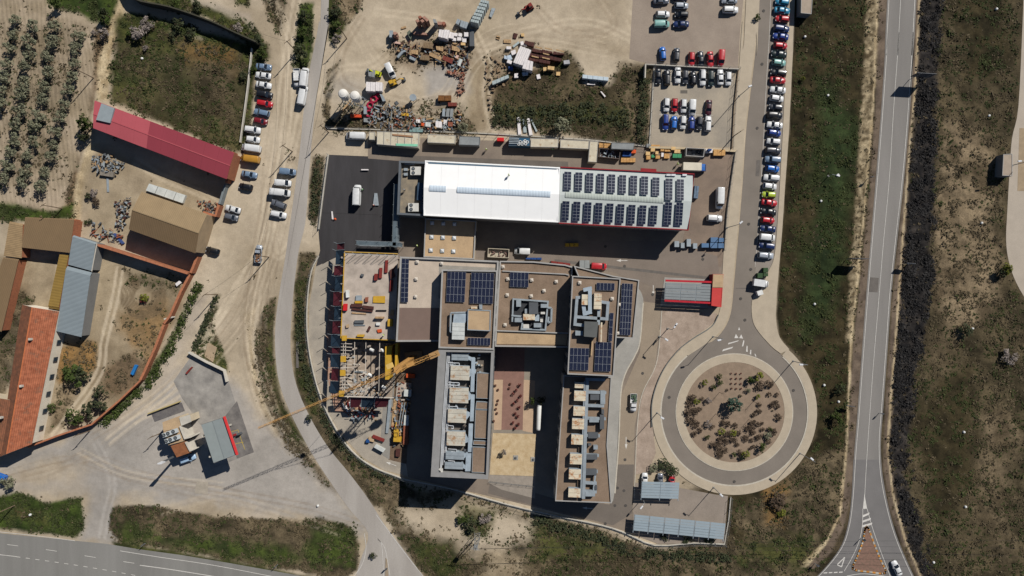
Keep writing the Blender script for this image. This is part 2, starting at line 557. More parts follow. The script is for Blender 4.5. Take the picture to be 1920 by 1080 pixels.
# outer pavement ring, open towards the street (street enters between 62 and 118 degrees)
def ring_prism(r0, r1, a0, a1, z1, n=64, z0=0):
    o_ = [P(*q) for q in circ(r1, a0, a1, n)]; i_ = [P(*q) for q in circ(r0, a0, a1, n)]
    mb = MB()
    for k in range(n):
        mb.poly([(*i_[k], z1),(*o_[k], z1),(*o_[k + 1], z1),(*i_[k + 1], z1)])
        mb.poly([(*o_[k], z0),(*o_[k + 1], z0),(*o_[k + 1], z1),(*o_[k], z1)])
        mb.poly([(*i_[k + 1], z0),(*i_[k], z0),(*i_[k], z1),(*i_[k + 1], z1)])
    return mb
ring_prism(139,155,128,410,.145).build('pavement', CONC_WALK, kind='structure'); SHEETS.append([P(*q) for q in circ(155)])
ring_prism(136.5,139,130,409,.12).build('kerb', KERB, kind='structure')
ring_prism(94,109,0,360,.14).build('inner_pavement', CONC_WALK, kind='structure')
ring_prism(109,110.5,0,360,.12).build('kerb', KERB, kind='structure')
sheet_xy('planted_island', [P(*q) for q in circ(94)[:-1]], .10, mat('island_soil', (152,132,112), var=.12, scale=.5, fine=.14, bump=.3), kind='structure')
z_ = .05
for pts in ([(1365,646),(1384,640),(1385.5,638),(1366,643)], [(1354,659),(1373,653),(1375,650),(1356,655)], [(1391,650),(1394,649),(1396,639),(1394,638)],
            [(1399,659),(1402,660),(1402,649),(1400,648)], [(1406,664),(1408.5,665),(1409,656),(1407,656)], [(1416,668),(1418.5,669),(1417,664),(1415,663)]):
    mb = MB(); mb.poly([(*P(*q), z_) for q in reversed(pts)]); mb.build('lane_marking', PAINT, street)
for pts in ([(1377,634),(1385,634),(1380,626)], [(1386,634),(1393.5,635),(1390,627)], [(1384,619),(1388,619),(1386,613)]):
    mb = MB(); mb.poly([(*P(*q), z_) for q in pts]); mb.build('give_way_triangle', PAINT, street)
marks(street, [(1447,-40),(1443,60),(1437,160),(1432,260),(1426,360),(1421,440),(1416,500)], .1,.05, name='edge_line')
# perimeter road in the middle left, joining the highway
prl = [(640,-1200),(604,-60),(598,40),(578,140),(570,200),(562,280),(552,360),(542,430),(535,480),(525,540),(517,600),(516,660),(524,720),(547,780),(583,848),(620,905),(655,955),(690,1000),(676,1050),(662,1100)]
prr = [(656,-1200),(618,-60),(616,40),(600,140),(590,210),(583,280),(577,360),(572,420),(560,470),(552,530),(546,600),(545,660),(555,720),(580,780),(616,840),(655,888),(690,935),(722,985),(760,1035),(800,1090)]
per = structure(sheet_xy('perimeter_road', [P(*q) for q in catmull(prl, 4)] + [P(*q) for q in reversed(catmull(prr, 4))], 0.04, ASPH_TRACK))
marks(per, [(705,965),(735,1005),(765,1045),(797,1085)], .14,.08)
marks(per, [(708,1010),(716,1025),(719,1080)], .14,.08)
marks(per, [(708,1010),(722,1030),(731,1080)], .14,.08)
marks(per, [(683,1000),(686,1030),(678,1060),(660,1085)], .14,.08)
mb = MB(); mb.prism([P(*q) for q in ((723,1046),(726,1050),(729,1090),(722,1090))], 0,.15); mb.build('traffic_island', mat('island_concrete', (165,148,125)), kind='structure')
# fresh asphalt yard
blackyard = structure(sheet('asphalt_yard', [(617,290),(690,293),(752,300),(752,470),(700,478),(640,478),(622,520),(606,560),(586,560),(592,500),(600,470),(597,435),(607,350)], .03, ASPH_BLACK))
marks(blackyard, [(605,399),(712,403)], .05,.05, n=0, name='joint', m=mat('tar_joint', (36,34,34)))
# concrete strip inside the perimeter wall (round the construction)
conc_strip = structure(sheet('concrete_apron', [(592,500),(640,478),(750,478),(752,600),(765,770),(765,893),(720,882),(680,858),(640,815),(610,765),(590,700),(578,640),(580,570)], .034,
    mat('pale_concrete_apron', (176,166,150), var=.12, scale=.25, fine=.1, c2=(152,144,132))))
# site roads of the complex
site = structure(sheet('site_paving', [(690,255),(760,258),(1215,275),(1380,285),(1364,400),(1357,470),(1352,575),(1250,590),(1236,620),(1236,800),(1190,890),(1186,1000),(1100,975),(950,938),
    (850,915),(765,895),(745,760),(745,470),(752,302),(690,297)], .036, ASPH_YARD))
structure(sheet('north_lane', [(752,291),(1065,303),(1066,318),(750,303)], .05, mat('dark_lane', (112,104,96), var=.12, scale=.2)))
structure(sheet('truck_yard', [(1295,285),(1376,287),(1362,470),(1352,500),(1270,500),(1285,430),(1305,330)], .048, mat('stained_yard', (140,122,106), var=.16, scale=.15, c2=(118,104,92))))
south_lane = structure(sheet('south_lane', [(892,450),(1240,452),(1345,480),(1352,540),(1240,545),(1205,530),(1150,510),(1040,490),(892,482)], .05, mat('lane_asphalt', (134,122,111), var=.08, scale=.2)))
structure(sheet('east_lane', [(1205,565),(1240,570),(1236,620),(1228,690),(1202,740),(1190,800),(1188,960),(1150,985),(1090,970),(1130,950),(1155,900),(1165,740),(1200,660)], .056, mat('lane_beige', (157,142,123), var=.07, scale=.2)))
mb = MB(); mb.prism([P(*q) for q in catmull([(1196,540),(1206,560),(1205,590),(1200,640),(1190,668),(1172,700),(1163,740),(1158,830),(1152,925),(1144,935),(1138,830),(1145,700),(1155,600),(1180,545)], 3, True)], 0,.16)
mb.build('grey_pavement', CONC_GREY, kind='structure')
marks(south_lane, [(1206,568),(1200,640),(1190,668),(1172,702),(1164,740),(1160,830),(1153,925)], .35,.18, name='kerb_edge', m=KERB)
structure(sheet('darker_lane', [(1153,871),(1189,871),(1186,962),(1150,985),(1060,962),(990,945),(915,925),(920,900),(1040,935),(1143,946)], .066, mat('lane_asphalt_dark', (118,109,100), var=.07, scale=.2)))
pink = structure(sheet('gravel_bed', [(1242,580),(1345,588),(1335,612),(1290,640),(1255,675),(1230,730),(1222,790),(1230,850),(1215,885),(1192,890),(1194,800),(1204,742),(1228,690),(1238,640)], .07, PINK_GRAVEL))
marks(pink, [(1241,582),(1236,650),(1228,690),(1204,740),(1195,800),(1191,890),(1189,935)], .22,.09, name='kerb_edge', m=KERB)
# curved low wall edge beside the roundabout pavement
mb = MB(); c_ = [P(*q) for q in catmull([(1347,590),(1334,612),(1300,634),(1268,660),(1240,700),(1223,750),(1222,800)], 5)]; wall_line(mb, c_, 0,.5,.22); mb.build('kerb_wall', mat('grey_kerb_wall', (120,122,120)), label='curved grey kerb wall between pink gravel and roundabout pavement', cat='wall')
arrow(south_lane, 1225,545,-90,3.2,.075); arrow(south_lane, 1174,831,-90,3.6,.082); arrow(south_lane, 1102,953,175,3.2,.085); arrow(south_lane, 733,870,160,3.2,.075)
arrow(south_lane, 1166,488.5,180,3.2,.075)
# manhole covers and mended patches
MAN = mat('manhole_iron', (84,80,76)); PATCH = mat('mended_asphalt', (112,106,100), var=.15, scale=.5)
for par, pts in ((street, ((1408,505),(1429,120),(1404,420),(1420,240),(1432,20),(1389,560),(1397,600),(1255,745),(1488,732),(1377,903))),(south_lane, ((1224,552),(1172,862),(1158,915),(1170,920),(1153,948),(1173,948),(1135,982),(1171,499),(1318,486),(1135,462),(1205,700)))):
    for px_, py_ in pts:
        x_, y_ = P(px_, py_); MB().tube((x_, y_, .03),(x_, y_, .105),.42, n=12).build('manhole_cover', MAN, par)
for par, q_ in ((street, ((1419,300),(1426,300),(1424,330),(1417,330))),(street, ((1380,540),(1411,540),(1411,541),(1380,541))),(south_lane, ((1040,486),(1340,520),(1340,525),(1040,491))),(eastroad, ((1632,520),(1648,521),(1646,548),(1630,547))),(per, ((555,640),(560,640),(560,690),(555,690)))):
    mb = MB(); mb.poly([(*P(*c),.068) for c in reversed(q_)]); mb.build('mended_patch', PATCH, par)
# courtyard
court = structure(sheet('courtyard', [(924,640),(1058,640),(1050,945),(915,905)], .055, mat('courtyard_grey', (150,140,126), var=.1, scale=.3)))
structure(sheet('pink_paving', [(926,640),(984,640),(981,806),(926,806)], .066, COURT_PINK))
structure(sheet('beige_paving', [(982,712),(1003,714),(1000,812),(980,808)], .076, COURT_BEIGE))
structure(sheet('beige_paving', [(926,712),(943,712),(940,806),(926,806)], .078, COURT_BEIGE))
structure(sheet('sand_bed', [(924,812),(1005,814),(1004,893),(918,890)], .076, SAND_YELLOW))
structure(sheet('concrete_landing', [(918,891),(1004,894),(1003,935),(940,918),(915,905)], .072, mat('landing_concrete', (160,150,138))))
# parking lot, upper right
lot = structure(sheet('parking_lot', [(1226,126),(1378,131),(1374,276),(1220,276)], .04, CONC_LOT))
for x_ in [1241 + 16 * k for k in range(6)]:
    marks(lot, [(x_, 188),(x_ - 2,247)], .1,.06, n=0, name='bay_line')
marks(lot, [(1236,214),(1337,216)], .1,.065, n=0, name='bay_line')
for x_ in [1243 + 16 * k for k in range(8)]:
    marks(lot, [(x_, 130),(x_ - 1,160)], .1,.06, n=0, name='bay_line')
mb = MB(); mb.poly([(*P(*q),.06) for q in ((1276,175),(1289,175),(1289,169),(1276,169))]); mb.build('drain_cover', mat('drain_grey', (110,104,96)), lot)
structure(sheet('overflow_lot', [(1190,-60),(1400,-60),(1388,60),(1384,128),(1226,122),(1180,110)], .012, GRAVEL_LOT))
# carport yard, bottom
structure(sheet('carport_yard', [(1188,930),(1192,905),(1275,915),(1345,928),(1365,930),(1358,1018),(1235,1020),(1186,1002)], .075, mat('carport_paving', (152,140,128), var=.1, scale=.2)))
# service station apron
apron = structure(sheet('fuel_apron', [(358,668),(425,703),(470,850),(395,880),(385,810),(340,745),(325,715)], .03, mat('fuel_apron_concrete', (164,159,151), var=.2, scale=.25, fine=.1, c2=(128,124,119))))
structure(sheet('resurfaced_patch', [(368,903),(390,904),(389,927),(365,925)], .04, mat('pale_patch', (176,166,150))))
# far-right car park
structure(sheet_xy('concrete_car_park', [P(*q) for q in catmull([(1921,-60),(1918,40),(1910,200),(1898,260),(1893,330),(1889,400),(1887,450),(1892,490),(1906,530),(1932,575)], 4)] + [P(2050,600), P(2050,-60)], .03, mat('car_park_concrete', (184,172,156), var=.06, scale=.3)))
structure(sheet('tan_bay', [(1912,240),(2040,240),(2040,358),(1908,358)], .045, mat('tan_bays', (168,148,120))))
# the ground: one sheet, soft regions worked out per point
xs = np.concatenate([[-3000,-1500,-800], np.arange(-450,-157,3.0), np.arange(-156,156.01,0.42), np.arange(158,451,3.0), [800,1500,3000]])
ys = np.concatenate([[-3000,-1500,-800], np.arange(-350,-92,3.0), np.arange(-91,91.01,0.42), np.arange(93,351,3.0), [800,1500,3000]])
X, Y = np.meshgrid(xs, ys)
X = X.ravel(); Y = Y.ravel()
NV = len(X)
w1 = fbm(X, Y, 9.0,3,5) - .5
w2 = fbm(X, Y, 2.4,11,3) - .5
PALS = {   # colour a, colour b, noise size, (grass, dry, burnt) growth, roughness of surface
    'sand': ((194,179,156),(168,153,130),14,(0,.0008,0),.03),
    'pale': ((204,186,152),(172,152,118),2.0,(0,.01,0),.25),
    'dirt': ((170,154,128),(142,126,102),6,(0,.006,0),.06),
    'track': ((188,175,157),(170,157,140),10,(0,0,0),.0),
    'grey': ((174,167,158),(156,150,142),12,(0,0,0),.0),
    'grove': ((176,160,138),(152,137,114),5,(.01,.02,0),.05),
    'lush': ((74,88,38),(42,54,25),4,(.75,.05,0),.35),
    'vdark': ((68,60,40),(40,36,23),3,(.3,.05,0),.3),
    'vgreen': ((54,66,37),(34,44,25),4,(.5,.05,0),.3),
    'rfield': ((96,85,64),(56,50,36),5,(.2,.35,0),.32),
    'green': ((84,86,46),(52,56,30),5,(.5,.25,0),.3),
    'olive': ((92,86,58),(62,60,40),7,(.35,.4,0),.28),
    'scrub': ((112,99,77),(60,54,40),4,(.2,.5,0),.35),
    'dry': ((142,125,100),(90,78,60),5,(.06,.4,0),.28),
    'dryd': ((98,86,66),(52,46,34),6,(.15,.55,0),.32),
    'brown': ((120,98,74),(86,70,52),4,(.05,.4,0),.25),
    'orange': ((150,114,66),(118,92,56),3,(.1,.3,0),.25),
    'burnt': ((66,61,57),(29,28,29),2,(.0,.06,.9),.5),
    'gravel': ((122,107,92),(92,80,70),2.5,(0,.12,0),.12),
    'speck': ((172,156,126),(88,76,56),1.0,(.0,.12,0),.3),
}
def pal_col(k):
    a, b, s_, _, _ = PALS[k]
    f = np.clip((fbm(X, Y, s_, len(k) + int(s_ * 3),4) - .3) / .4,0,1)[:, None]
    return np.array(lin(a)) * f + np.array(lin(b)) * (1 - f)
GC = pal_col('sand')
VG = np.tile(np.array(PALS['sand'][3], dtype=float),(NV, 1))
RF = np.full(NV, PALS['sand'][4])
def sdist(pts, bb=8.0):
    """signed distance (inside > 0) to a polygon in metres; far points get -99"""
    p = np.array(pts)
    sel = np.where((X > p[:, 0].min() - bb) & (X < p[:, 0].max() + bb) & (Y > p[:, 1].min() - bb) & (Y < p[:, 1].max() + bb))[0]
    x = X[sel]; y = Y[sel]
    d = np.full(len(sel),1e9); ins = np.zeros(len(sel), bool)
    for i in range(len(p)):
        x0, y0 = p[i]; x1, y1 = p[(i + 1) % len(p)]
        dx, dy = x1 - x0, y1 - y0
        t = np.clip(((x - x0) * dx + (y - y0) * dy) / (dx * dx + dy * dy + 1e-9),0,1)
        d = np.minimum(d, (x - x0 - t * dx) ** 2 + (y - y0 - t * dy) ** 2)
        if y0 != y1:
            c = ((y0 > y) != (y1 > y)) & (x < dx * (y - y0) / dy + x0)
            ins ^= c
    d = np.sqrt(d)
    return sel, np.where(ins, d, -d)
def region(px, pal, soft=1.0, wob=3.0, amt=1.0):
    ext = []
    for i, q in enumerate(px):      # fields that leave the frame at the top or left go on beyond it
        n_ = px[(i + 1) % len(px)]; ext.append(q)
        if q[1] == n_[1] == -60: ext += [(q[0], -1000),(n_[0], -1000)]
        if q[0] == n_[0] == -60: ext += [(-1000, q[1]),(-1000, n_[1])]
    sel, d = sdist([P(*q) for q in ext])
    d = d + w1[sel] * wob * 2 + w2[sel] * wob * .8
    w = np.clip(d / soft * .5 + .5,0,1) * amt
    w = (w * w * (3 - 2 * w))
    c = pal_col(pal)[sel]
    GC[sel] = GC[sel] * (1 - w[:, None]) + c * w[:, None]
    VG[sel] = VG[sel] * (1 - w[:, None]) + np.array(PALS[pal][3]) * w[:, None]
    RF[sel] = RF[sel] * (1 - w) + PALS[pal][4] * w
REG = [
 # far surroundings
 ([(1500,-2000),(9000,-2000),(9000,6000),(1300,6000),(1250,1000),(1500,600)], 'dryd', 6,6),
 ([(-9000,-3000),(250,-3000),(250,0),(-9000,400)], 'grove', 6,6),
 # top-left grove and banks
 ([(-60,-10),(90,0),(105,30),(175,35),(188,60),(184,95),(188,140),(170,230),(152,290),(142,340),(122,385),(100,397),(-60,372)], 'grove', 1,1),
 ([(0,40),(150,60),(125,330),(0,345)], 'scrub', 3,4,.4),
 ([(78,-60),(240,-60),(226,18),(214,52),(190,45),(150,22),(105,15),(85,8)], 'lush', .8,1.5),
 ([(180,60),(212,50),(215,90),(195,100),(190,140),(176,190),(170,250),(150,300),(140,400),(118,400),(135,330),(160,240),(176,150)], 'brown', 1.2,1.5),
 ([(-60,370),(100,397),(140,380),(140,410),(-60,415)], 'lush', .8,1.0),
 ([(228,-60),(245,-60),(232,30),(218,60),(208,90),(204,190),(178,188),(186,110),(205,60),(214,30)], 'pale', .8,1.0),
 ([(160,262),(186,268),(170,310),(156,350),(152,412),(138,412),(140,350),(152,300)], 'pale', .8,1.0),
 ([(240,22),(330,58),(482,92),(474,180),(458,285),(438,288),(205,192),(212,110),(224,55)], 'olive', 1,1.5),
 ([(245,22),(330,42),(400,62),(450,80),(475,88),(450,92),(400,80),(330,62),(250,45)], 'lush', 1,.8),  # darker green band, deepens the field wall's cast shadow in the ground colour
 ([(228,30),(300,40),(320,95),(240,80),(222,60)], 'green', 2,2),
 ([(335,70),(440,90),(445,150),(400,130),(345,110)], 'orange', 3,3,.6),
 ([(360,110),(450,120),(440,250),(370,200)], 'dryd', 3,3,.8),
 ([(210,130),(270,150),(260,180),(208,180)], 'green', 2,2,.7),
 ([(260,-60),(345,-60),(370,0),(430,20),(475,45),(500,85),(480,90),(440,60),(380,30),(260,0)], 'green', .8,1.5),
 ([(340,-60),(365,-4),(420,10),(470,25),(480,60),(455,40),(400,18),(362,8)], 'track', .8,1,.7),
 ([(425,-60),(465,-60),(466,14),(440,10)], 'green', 1,1.5),
 ([(490,-60),(535,-60),(532,40),(523,62),(506,35),(494,0)], 'scrub', .8,1),
 ([(448,95),(502,78),(506,108),(476,128),(472,200),(460,262),(446,270),(462,200),(466,130)], 'green', .8,1),
 ([(562,8),(585,8),(588,60),(584,128),(568,128),(548,128),(550,95),(557,50)], 'lush', .7,1),
 ([(612,-60),(662,-60),(668,20),(650,60),(630,82),(614,76),(610,30)], 'green', .8,1.5),
 ([(640,-60),(685,-60),(672,20),(652,58),(640,30)], 'dry', 1,1.5),
 ([(612,130),(630,118),(640,105),(636,130),(622,170),(616,220),(606,220),(608,170)], 'scrub', .6,1),
 # upper middle yard
 ([(915,168),(960,130),(1010,125),(1065,95),(1092,130),(1095,160),(1145,165),(1160,118),(1228,122),(1216,280),(1100,262),(960,248),(915,240)], 'rfield', 1.2,2),
 ([(920,200),(1180,195),(1190,240),(1000,225),(920,232)], 'green', 2,3,.7),
 ([(1160,120),(1210,118),(1212,276),(1180,276)], 'scrub', 2,2),
 ([(870,120),(930,100),(925,170),(915,245),(870,250),(880,180)], 'dirt', 1.5,2),
 ([(700,90),(900,60),(900,110),(820,130),(720,110)], 'dirt', 3,3,.6),
 ([(620,130),(690,150),(690,190),(620,180)], 'grey', 4,3,.6),
 ([(790,125),(875,115),(880,170),(800,180)], 'grey', 2,2,.9),
 ([(610,225),(880,232),(890,250),(700,248),(612,240)], 'scrub', 1,1.5),
 ([(990,90),(1230,60),(1230,118),(1150,120),(1090,100)], 'dirt', 3,4,.5),
 # verge right of the parked row
 ([(1490,-60),(1660,-60),(1640,200),(1612,500),(1596,800),(1594,900),(1560,1010),(1500,1066),(1380,1040),(1362,935),(1480,880),(1532,820),(1536,740),(1500,670),(1460,632),(1455,590),(1460,500),(1479,250)], 'vdark', .5,.3),
 ([(1540,150),(1610,240),(1590,450),(1560,600),(1500,640),(1530,400)], 'vgreen', 3,3),
 ([(1545,180),(1590,250),(1570,450),(1510,500),(1535,350)], 'vgreen', 4,4,.8),
 ([(1480,880),(1590,830),(1590,980),(1500,1060),(1400,1030),(1370,960)], 'scrub', 2,3),
 ([(1420,910),(1480,900),(1470,990),(1430,990)], 'orange', 2,3,.7),
 # right of the country road
 ([(1722,-60),(1930,-60),(1912,200),(1894,330),(1888,450),(1932,570),(1940,1100),(1740,1100),(1690,960),(1655,860),(1660,760),(1690,400)], 'rfield', .8,1),
 ([(1810,780),(1900,740),(1915,860),(1850,840)], 'dry', 2,5,.6),
 ([(1740,620),(1800,600),(1790,720),(1730,700)], 'dry', 2,4,.5),
 ([(1760,200),(1870,250),(1880,560),(1790,640),(1742,560)], 'dry', 3,5,.9),
 ([(1780,-60),(1900,-60),(1890,120),(1800,160)], 'vdark', 4,5,.9),
 ([(1745,700),(1830,680),(1850,900),(1760,1000),(1720,850)], 'vdark', 4,5,.8),
 ([(1840,760),(1890,800),(1890,1040),(1820,980)], 'dry', 3,6,.5),
 ([(1728,-60),(1768,-60),(1762,100),(1758,200),(1753,330),(1747,520),(1740,600),(1722,690),(1703,800),(1697,900),(1722,960),(1735,1040),(1760,1090),(1728,1090),(1696,1010),(1676,930),(1668,850),(1672,760),(1684,640),(1692,530),(1706,320),(1720,150)], 'burnt', 1.2,1.6),
 ([(1722,-60),(1731,-60),(1720,160),(1706,320),(1694,500),(1684,640),(1673,770),(1669,850),(1680,930),(1702,1010),(1735,1090),(1722,1090),(1692,1020),(1668,950),(1656,870),(1660,770),(1676,540),(1698,320),(1710,160)], 'gravel', .4,.3),
 ([(1726,-60),(1729,-60),(1718,160),(1704,320),(1691,500),(1681,640),(1671,770),(1666,850),(1677,930),(1699,1010),(1732,1090),(1728,1090),(1696,1012),(1674,932),(1663,850),(1667,770),(1678,640),(1688,500),(1701,320),(1715,160)], 'pale', .25,.15),
 # left of the country road
 ([(1644,-60),(1670,-60),(1655,200),(1636,450),(1612,720),(1600,900),(1585,985),(1560,1035),(1500,1090),(1480,1090),(1548,1020),(1575,970),(1588,850),(1600,650),(1626,400),(1642,200)], 'gravel', .4,.3),
 ([(1626,-60),(1652,-60),(1644,100),(1632,260),(1618,420),(1606,540),(1600,640),(1588,640),(1592,540),(1600,430),(1612,260),(1622,100)], 'speck', .6,.8),
 ([(1647,-60),(1650,-60),(1639,200),(1623,400),(1598,640),(1589,850),(1577,968),(1550,1022),(1498,1080),(1480,1080),(1546,1016),(1573,966),(1585,850),(1594,640),(1619,400),(1636,200)], 'pale', .3,.2),
 # bottom middle
 ([(700,940),(760,900),(950,950),(1100,990),(1240,1028),(1380,1025),(1500,1060),(1560,1100),(800,1100),(760,1030)], 'scrub', 1.2,2),
 ([(750,940),(900,940),(1000,975),(1000,1010),(900,1040),(800,1010),(740,980)], 'sand', 3,4,.9),
 ([(860,950),(930,960),(915,1010),(870,1010)], 'green', 2,2.5,.8),
 ([(770,1010),(850,1020),(860,1080),(800,1080)], 'green', 2,3,.9),
 ([(1000,980),(1180,1020),(1160,1060),(1000,1050)], 'green', 3,4,.8),
 ([(1120,1040),(1250,1045),(1240,1075),(1100,1080)], 'dryd', 3,4,.7),
 ([(900,1030),(990,1040),(980,1090),(900,1090)], 'dirt', 3,4,.7),
 ([(1400,1000),(1540,1010),(1500,1060),(1400,1050)], 'green', 3,4,.8),
 # verges of the perimeter road
 ([(505,562),(520,555),(515,600),(514,660),(522,725),(545,785),(582,850),(632,925),(608,915),(560,870),(520,815),(484,745),(472,680),(480,610)], 'scrub', .6,1),
 ([(500,600),(512,580),(514,660),(530,740),(575,830),(555,830),(515,770),(500,700)], 'green', 1,1.5,.8),
 ([(462,590),(476,580),(474,640),(482,700),(500,760),(530,830),(515,820),(485,760),(466,690)], 'pale', .8,1.2,.8),
 ([(562,474),(590,474),(584,540),(574,600),(580,680),(600,760),(635,830),(690,872),(765,905),(760,950),(700,950),(645,885),(595,815),(560,750),(548,680),(547,600),(553,530)], 'scrub', .6,1),
 ([(553,530),(575,520),(568,650),(600,780),(580,780),(552,700),(549,600)], 'green', 1,1.5,.7),
 ([(690,880),(755,910),(760,945),(700,930)], 'dry', 1.5,2,.8),
 ([(583,292),(612,288),(607,340),(600,405),(590,424),(577,400),(579,345)], 'scrub', .6,1),
 ([(530,280),(565,275),(560,310),(535,310)], 'brown', 2,2,.4),
 # yards, left
 ([(20,480),(110,480),(90,580),(40,570),(5,700),(-60,700),(-60,480)], 'dirt', 1,2),
 ([(60,560),(40,640),(10,740),(-40,740),(0,620),(28,540)], 'scrub', 1,2,.8),
 ([(725,70),(890,50),(890,120),(740,135)], 'brown', 2,3,.5),
 ([(650,195),(870,190),(890,245),(620,245)], 'scrub', 2,3,.5),
 ([(905,90),(1010,70),(1010,150),(920,170)], 'brown', 2,3,.45),
 ([(150,300),(190,270),(420,360),(400,410),(380,440),(250,470),(150,430)], 'dirt', 2,2,.7),
 ([(175,480),(345,520),(362,535),(312,640),(265,720),(180,790),(85,815),(100,700),(110,630),(150,630),(165,560)], 'dirt', 1,1.5),
 ([(150,635),(185,640),(180,690),(110,720),(108,650)], 'orange', 1,2,.8),
 ([(215,590),(260,560),(310,560),(320,600),(280,690),(220,620)], 'orange', 2,2.5,.6),
 ([(190,690),(250,660),(285,690),(240,740),(190,740)], 'brown', 1.5,2,.7),
 ([(100,730),(150,720),(120,800),(90,812)], 'dry', 1.5,2),
 ([(230,505),(335,525),(330,550),(300,545),(235,530)], 'scrub', 1.5,2,.7),
 ([(372,528),(382,535),(335,630),(290,708),(215,785),(175,802),(270,715),(318,630)], 'lush', .6,.8),
 ([(400,550),(412,555),(385,610),(362,668),(425,704),(432,690),(415,650),(400,620),(408,580)], 'green', .8,1.2),
 ([(0,860),(70,830),(210,790),(350,690),(430,705),(480,780),(540,850),(650,945),(700,1000),(520,960),(230,935),(205,1020),(150,1016),(158,932),(-20,925)], 'grey', 3,4,.95),
 ([(0,880),(170,850),(160,925),(0,920)], 'sand', 4,5,.7),
 ([(360,560),(395,550),(330,680),(250,780),(190,830),(230,770),(300,690)], 'track', 2,2),
 ([(-60,938),(0,932),(40,922),(90,940),(120,934),(155,932),(159,985),(142,1008),(95,1002),(-60,984)], 'lush', .6,1.2),
 ([(20,950),(100,960),(90,985),(20,970)], 'brown', 2,3,.6),
 ([(215,945),(290,950),(400,968),(500,975),(600,972),(650,985),(673,1020),(668,1070),(640,1088),(500,1065),(350,1036),(230,1018),(205,990),(207,955)], 'scrub', .6,1.2),
 ([(240,985),(400,1010),(560,1030),(580,975),(655,990),(665,1060),(560,1065),(350,1030),(235,1012)], 'lush', 2,3,.8),
 ([(210,1016),(350,1038),(520,1068),(640,1092),(520,1078),(350,1048),(215,1026)], 'green', .5,.4),
 ([(480,690),(530,800),(600,900),(680,960),(600,940),(500,850)], 'grey', 2,2,.3),
]
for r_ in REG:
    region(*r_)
# plough furrows and wheel tracks worn into the soil (colour of the turned earth)
fur = np.sin((X * .97 + Y * .12 + w1 * 1.6) * 5.2)
sel, d = sdist([P(*q) for q in ((-60,-10),(90,0),(185,60),(170,230),(142,340),(100,397),(-60,372))])
k_ = np.clip(d, 0,1) * .16 * fur[sel]
GC[sel] *= (1 + k_)[:, None]
def wheel(px, w=.35, gauge=1.7, amt=.1, tone=(205,190,168)):
    c = [P(*q) for q in catmull(px, 6)]
    for s_ in (-.5,.5):
        ln = offset_line(c, s_ * gauge)
        a = offset_line(ln, w); b = offset_line(ln, -w)
        sl, dd = sdist(a + b[::-1], 2)
        f = np.clip(dd / .3 + .6 + w2[sl] * 1.2,0,1) * amt
        GC[sl] = GC[sl] * (1 - f[:, None]) + np.array(lin(tone)) * f[:, None]
LT = (222,206,180); DK = (140,122,100)
for px, am, tn in (([(560,-20),(535,120),(520,260),(495,420),(480,540),(470,640),(480,730)], .35, LT),([(500,-20),(545,90),(530,300),(500,440),(430,560),(350,690),(230,790)], .35, LT),
                   ([(590,100),(530,350),(470,500),(400,620),(330,720),(200,830)], .3, LT),([(530,40),(540,200),(510,420),(520,480),(560,440)], .3, LT),
                   ([(680,30),(640,100),(650,160),(760,190),(840,210),(850,170)], .3, DK),([(880,60),(905,120),(900,180),(915,240),(900,248)], .45, DK),
                   ([(890,60),(915,120),(912,180),(925,240)], .4, LT),([(700,20),(820,40),(900,90),(980,60),(1100,40),(1200,80)], .3, LT),
                   ([(1000,10),(1060,60),(1150,50),(1120,-10)], .25, DK),([(760,60),(700,120),(640,130),(600,180)], .25, LT),
                   ([(225,500),(215,560),(195,640),(185,700),(130,780),(100,820)], .5, LT),([(250,300),(300,330),(390,370),(410,400)], .3, LT),
                   ([(180,830),(210,900),(200,960),(190,1010)], .35,(190,184,176)),([(300,960),(420,930),(520,960),(640,1000)], .25,(200,184,160)),
                   ([(250,790),(300,760),(350,720),(380,640),(420,580)], .4, LT),([(0,960 - 60),(80,890),(160,850)], .2, DK)):
    wheel(px, .4,1.7, am, tn)
rw = random.Random(12)
for k in range(46):
    a = rw.choice([((560,-20),(535,150),(512,330),(492,480),(440,600),(330,730),(190,830)),((500,-20),(550,110),(545,300),(500,480),(478,640),(520,780),(620,900)),((640,20),(700,110),(780,200),(850,190),(900,100),(1000,60),(1150,90)),((0,900),(150,860),(250,900),(420,930),(560,960),(690,1010)),((1200,20),(1230,70),(1300,80),(1370,60),(1380,-20))])
    ox, oy = rw.uniform(-22,22), rw.uniform(-16,16); i0 = rw.randrange(0, len(a) - 3)
    wheel([(x + ox + rw.uniform(-7,7), y + oy + rw.uniform(-7,7)) for x, y in a[i0:i0 + rw.randint(3,5)]], rw.uniform(.1,.28),1.6, rw.uniform(.12,.34), rw.choice([LT, DK, DK, (120,106,90)]))
# circles left by a turning machine in the yard
for r_ in (18,22,26,30,34,38,42):
    wheel([(268 + r_ * math.cos(a),556 + r_ * math.sin(a)) for a in [k * .4 for k in range(-1,12)]], .22,.05,.55,(112,96,74))
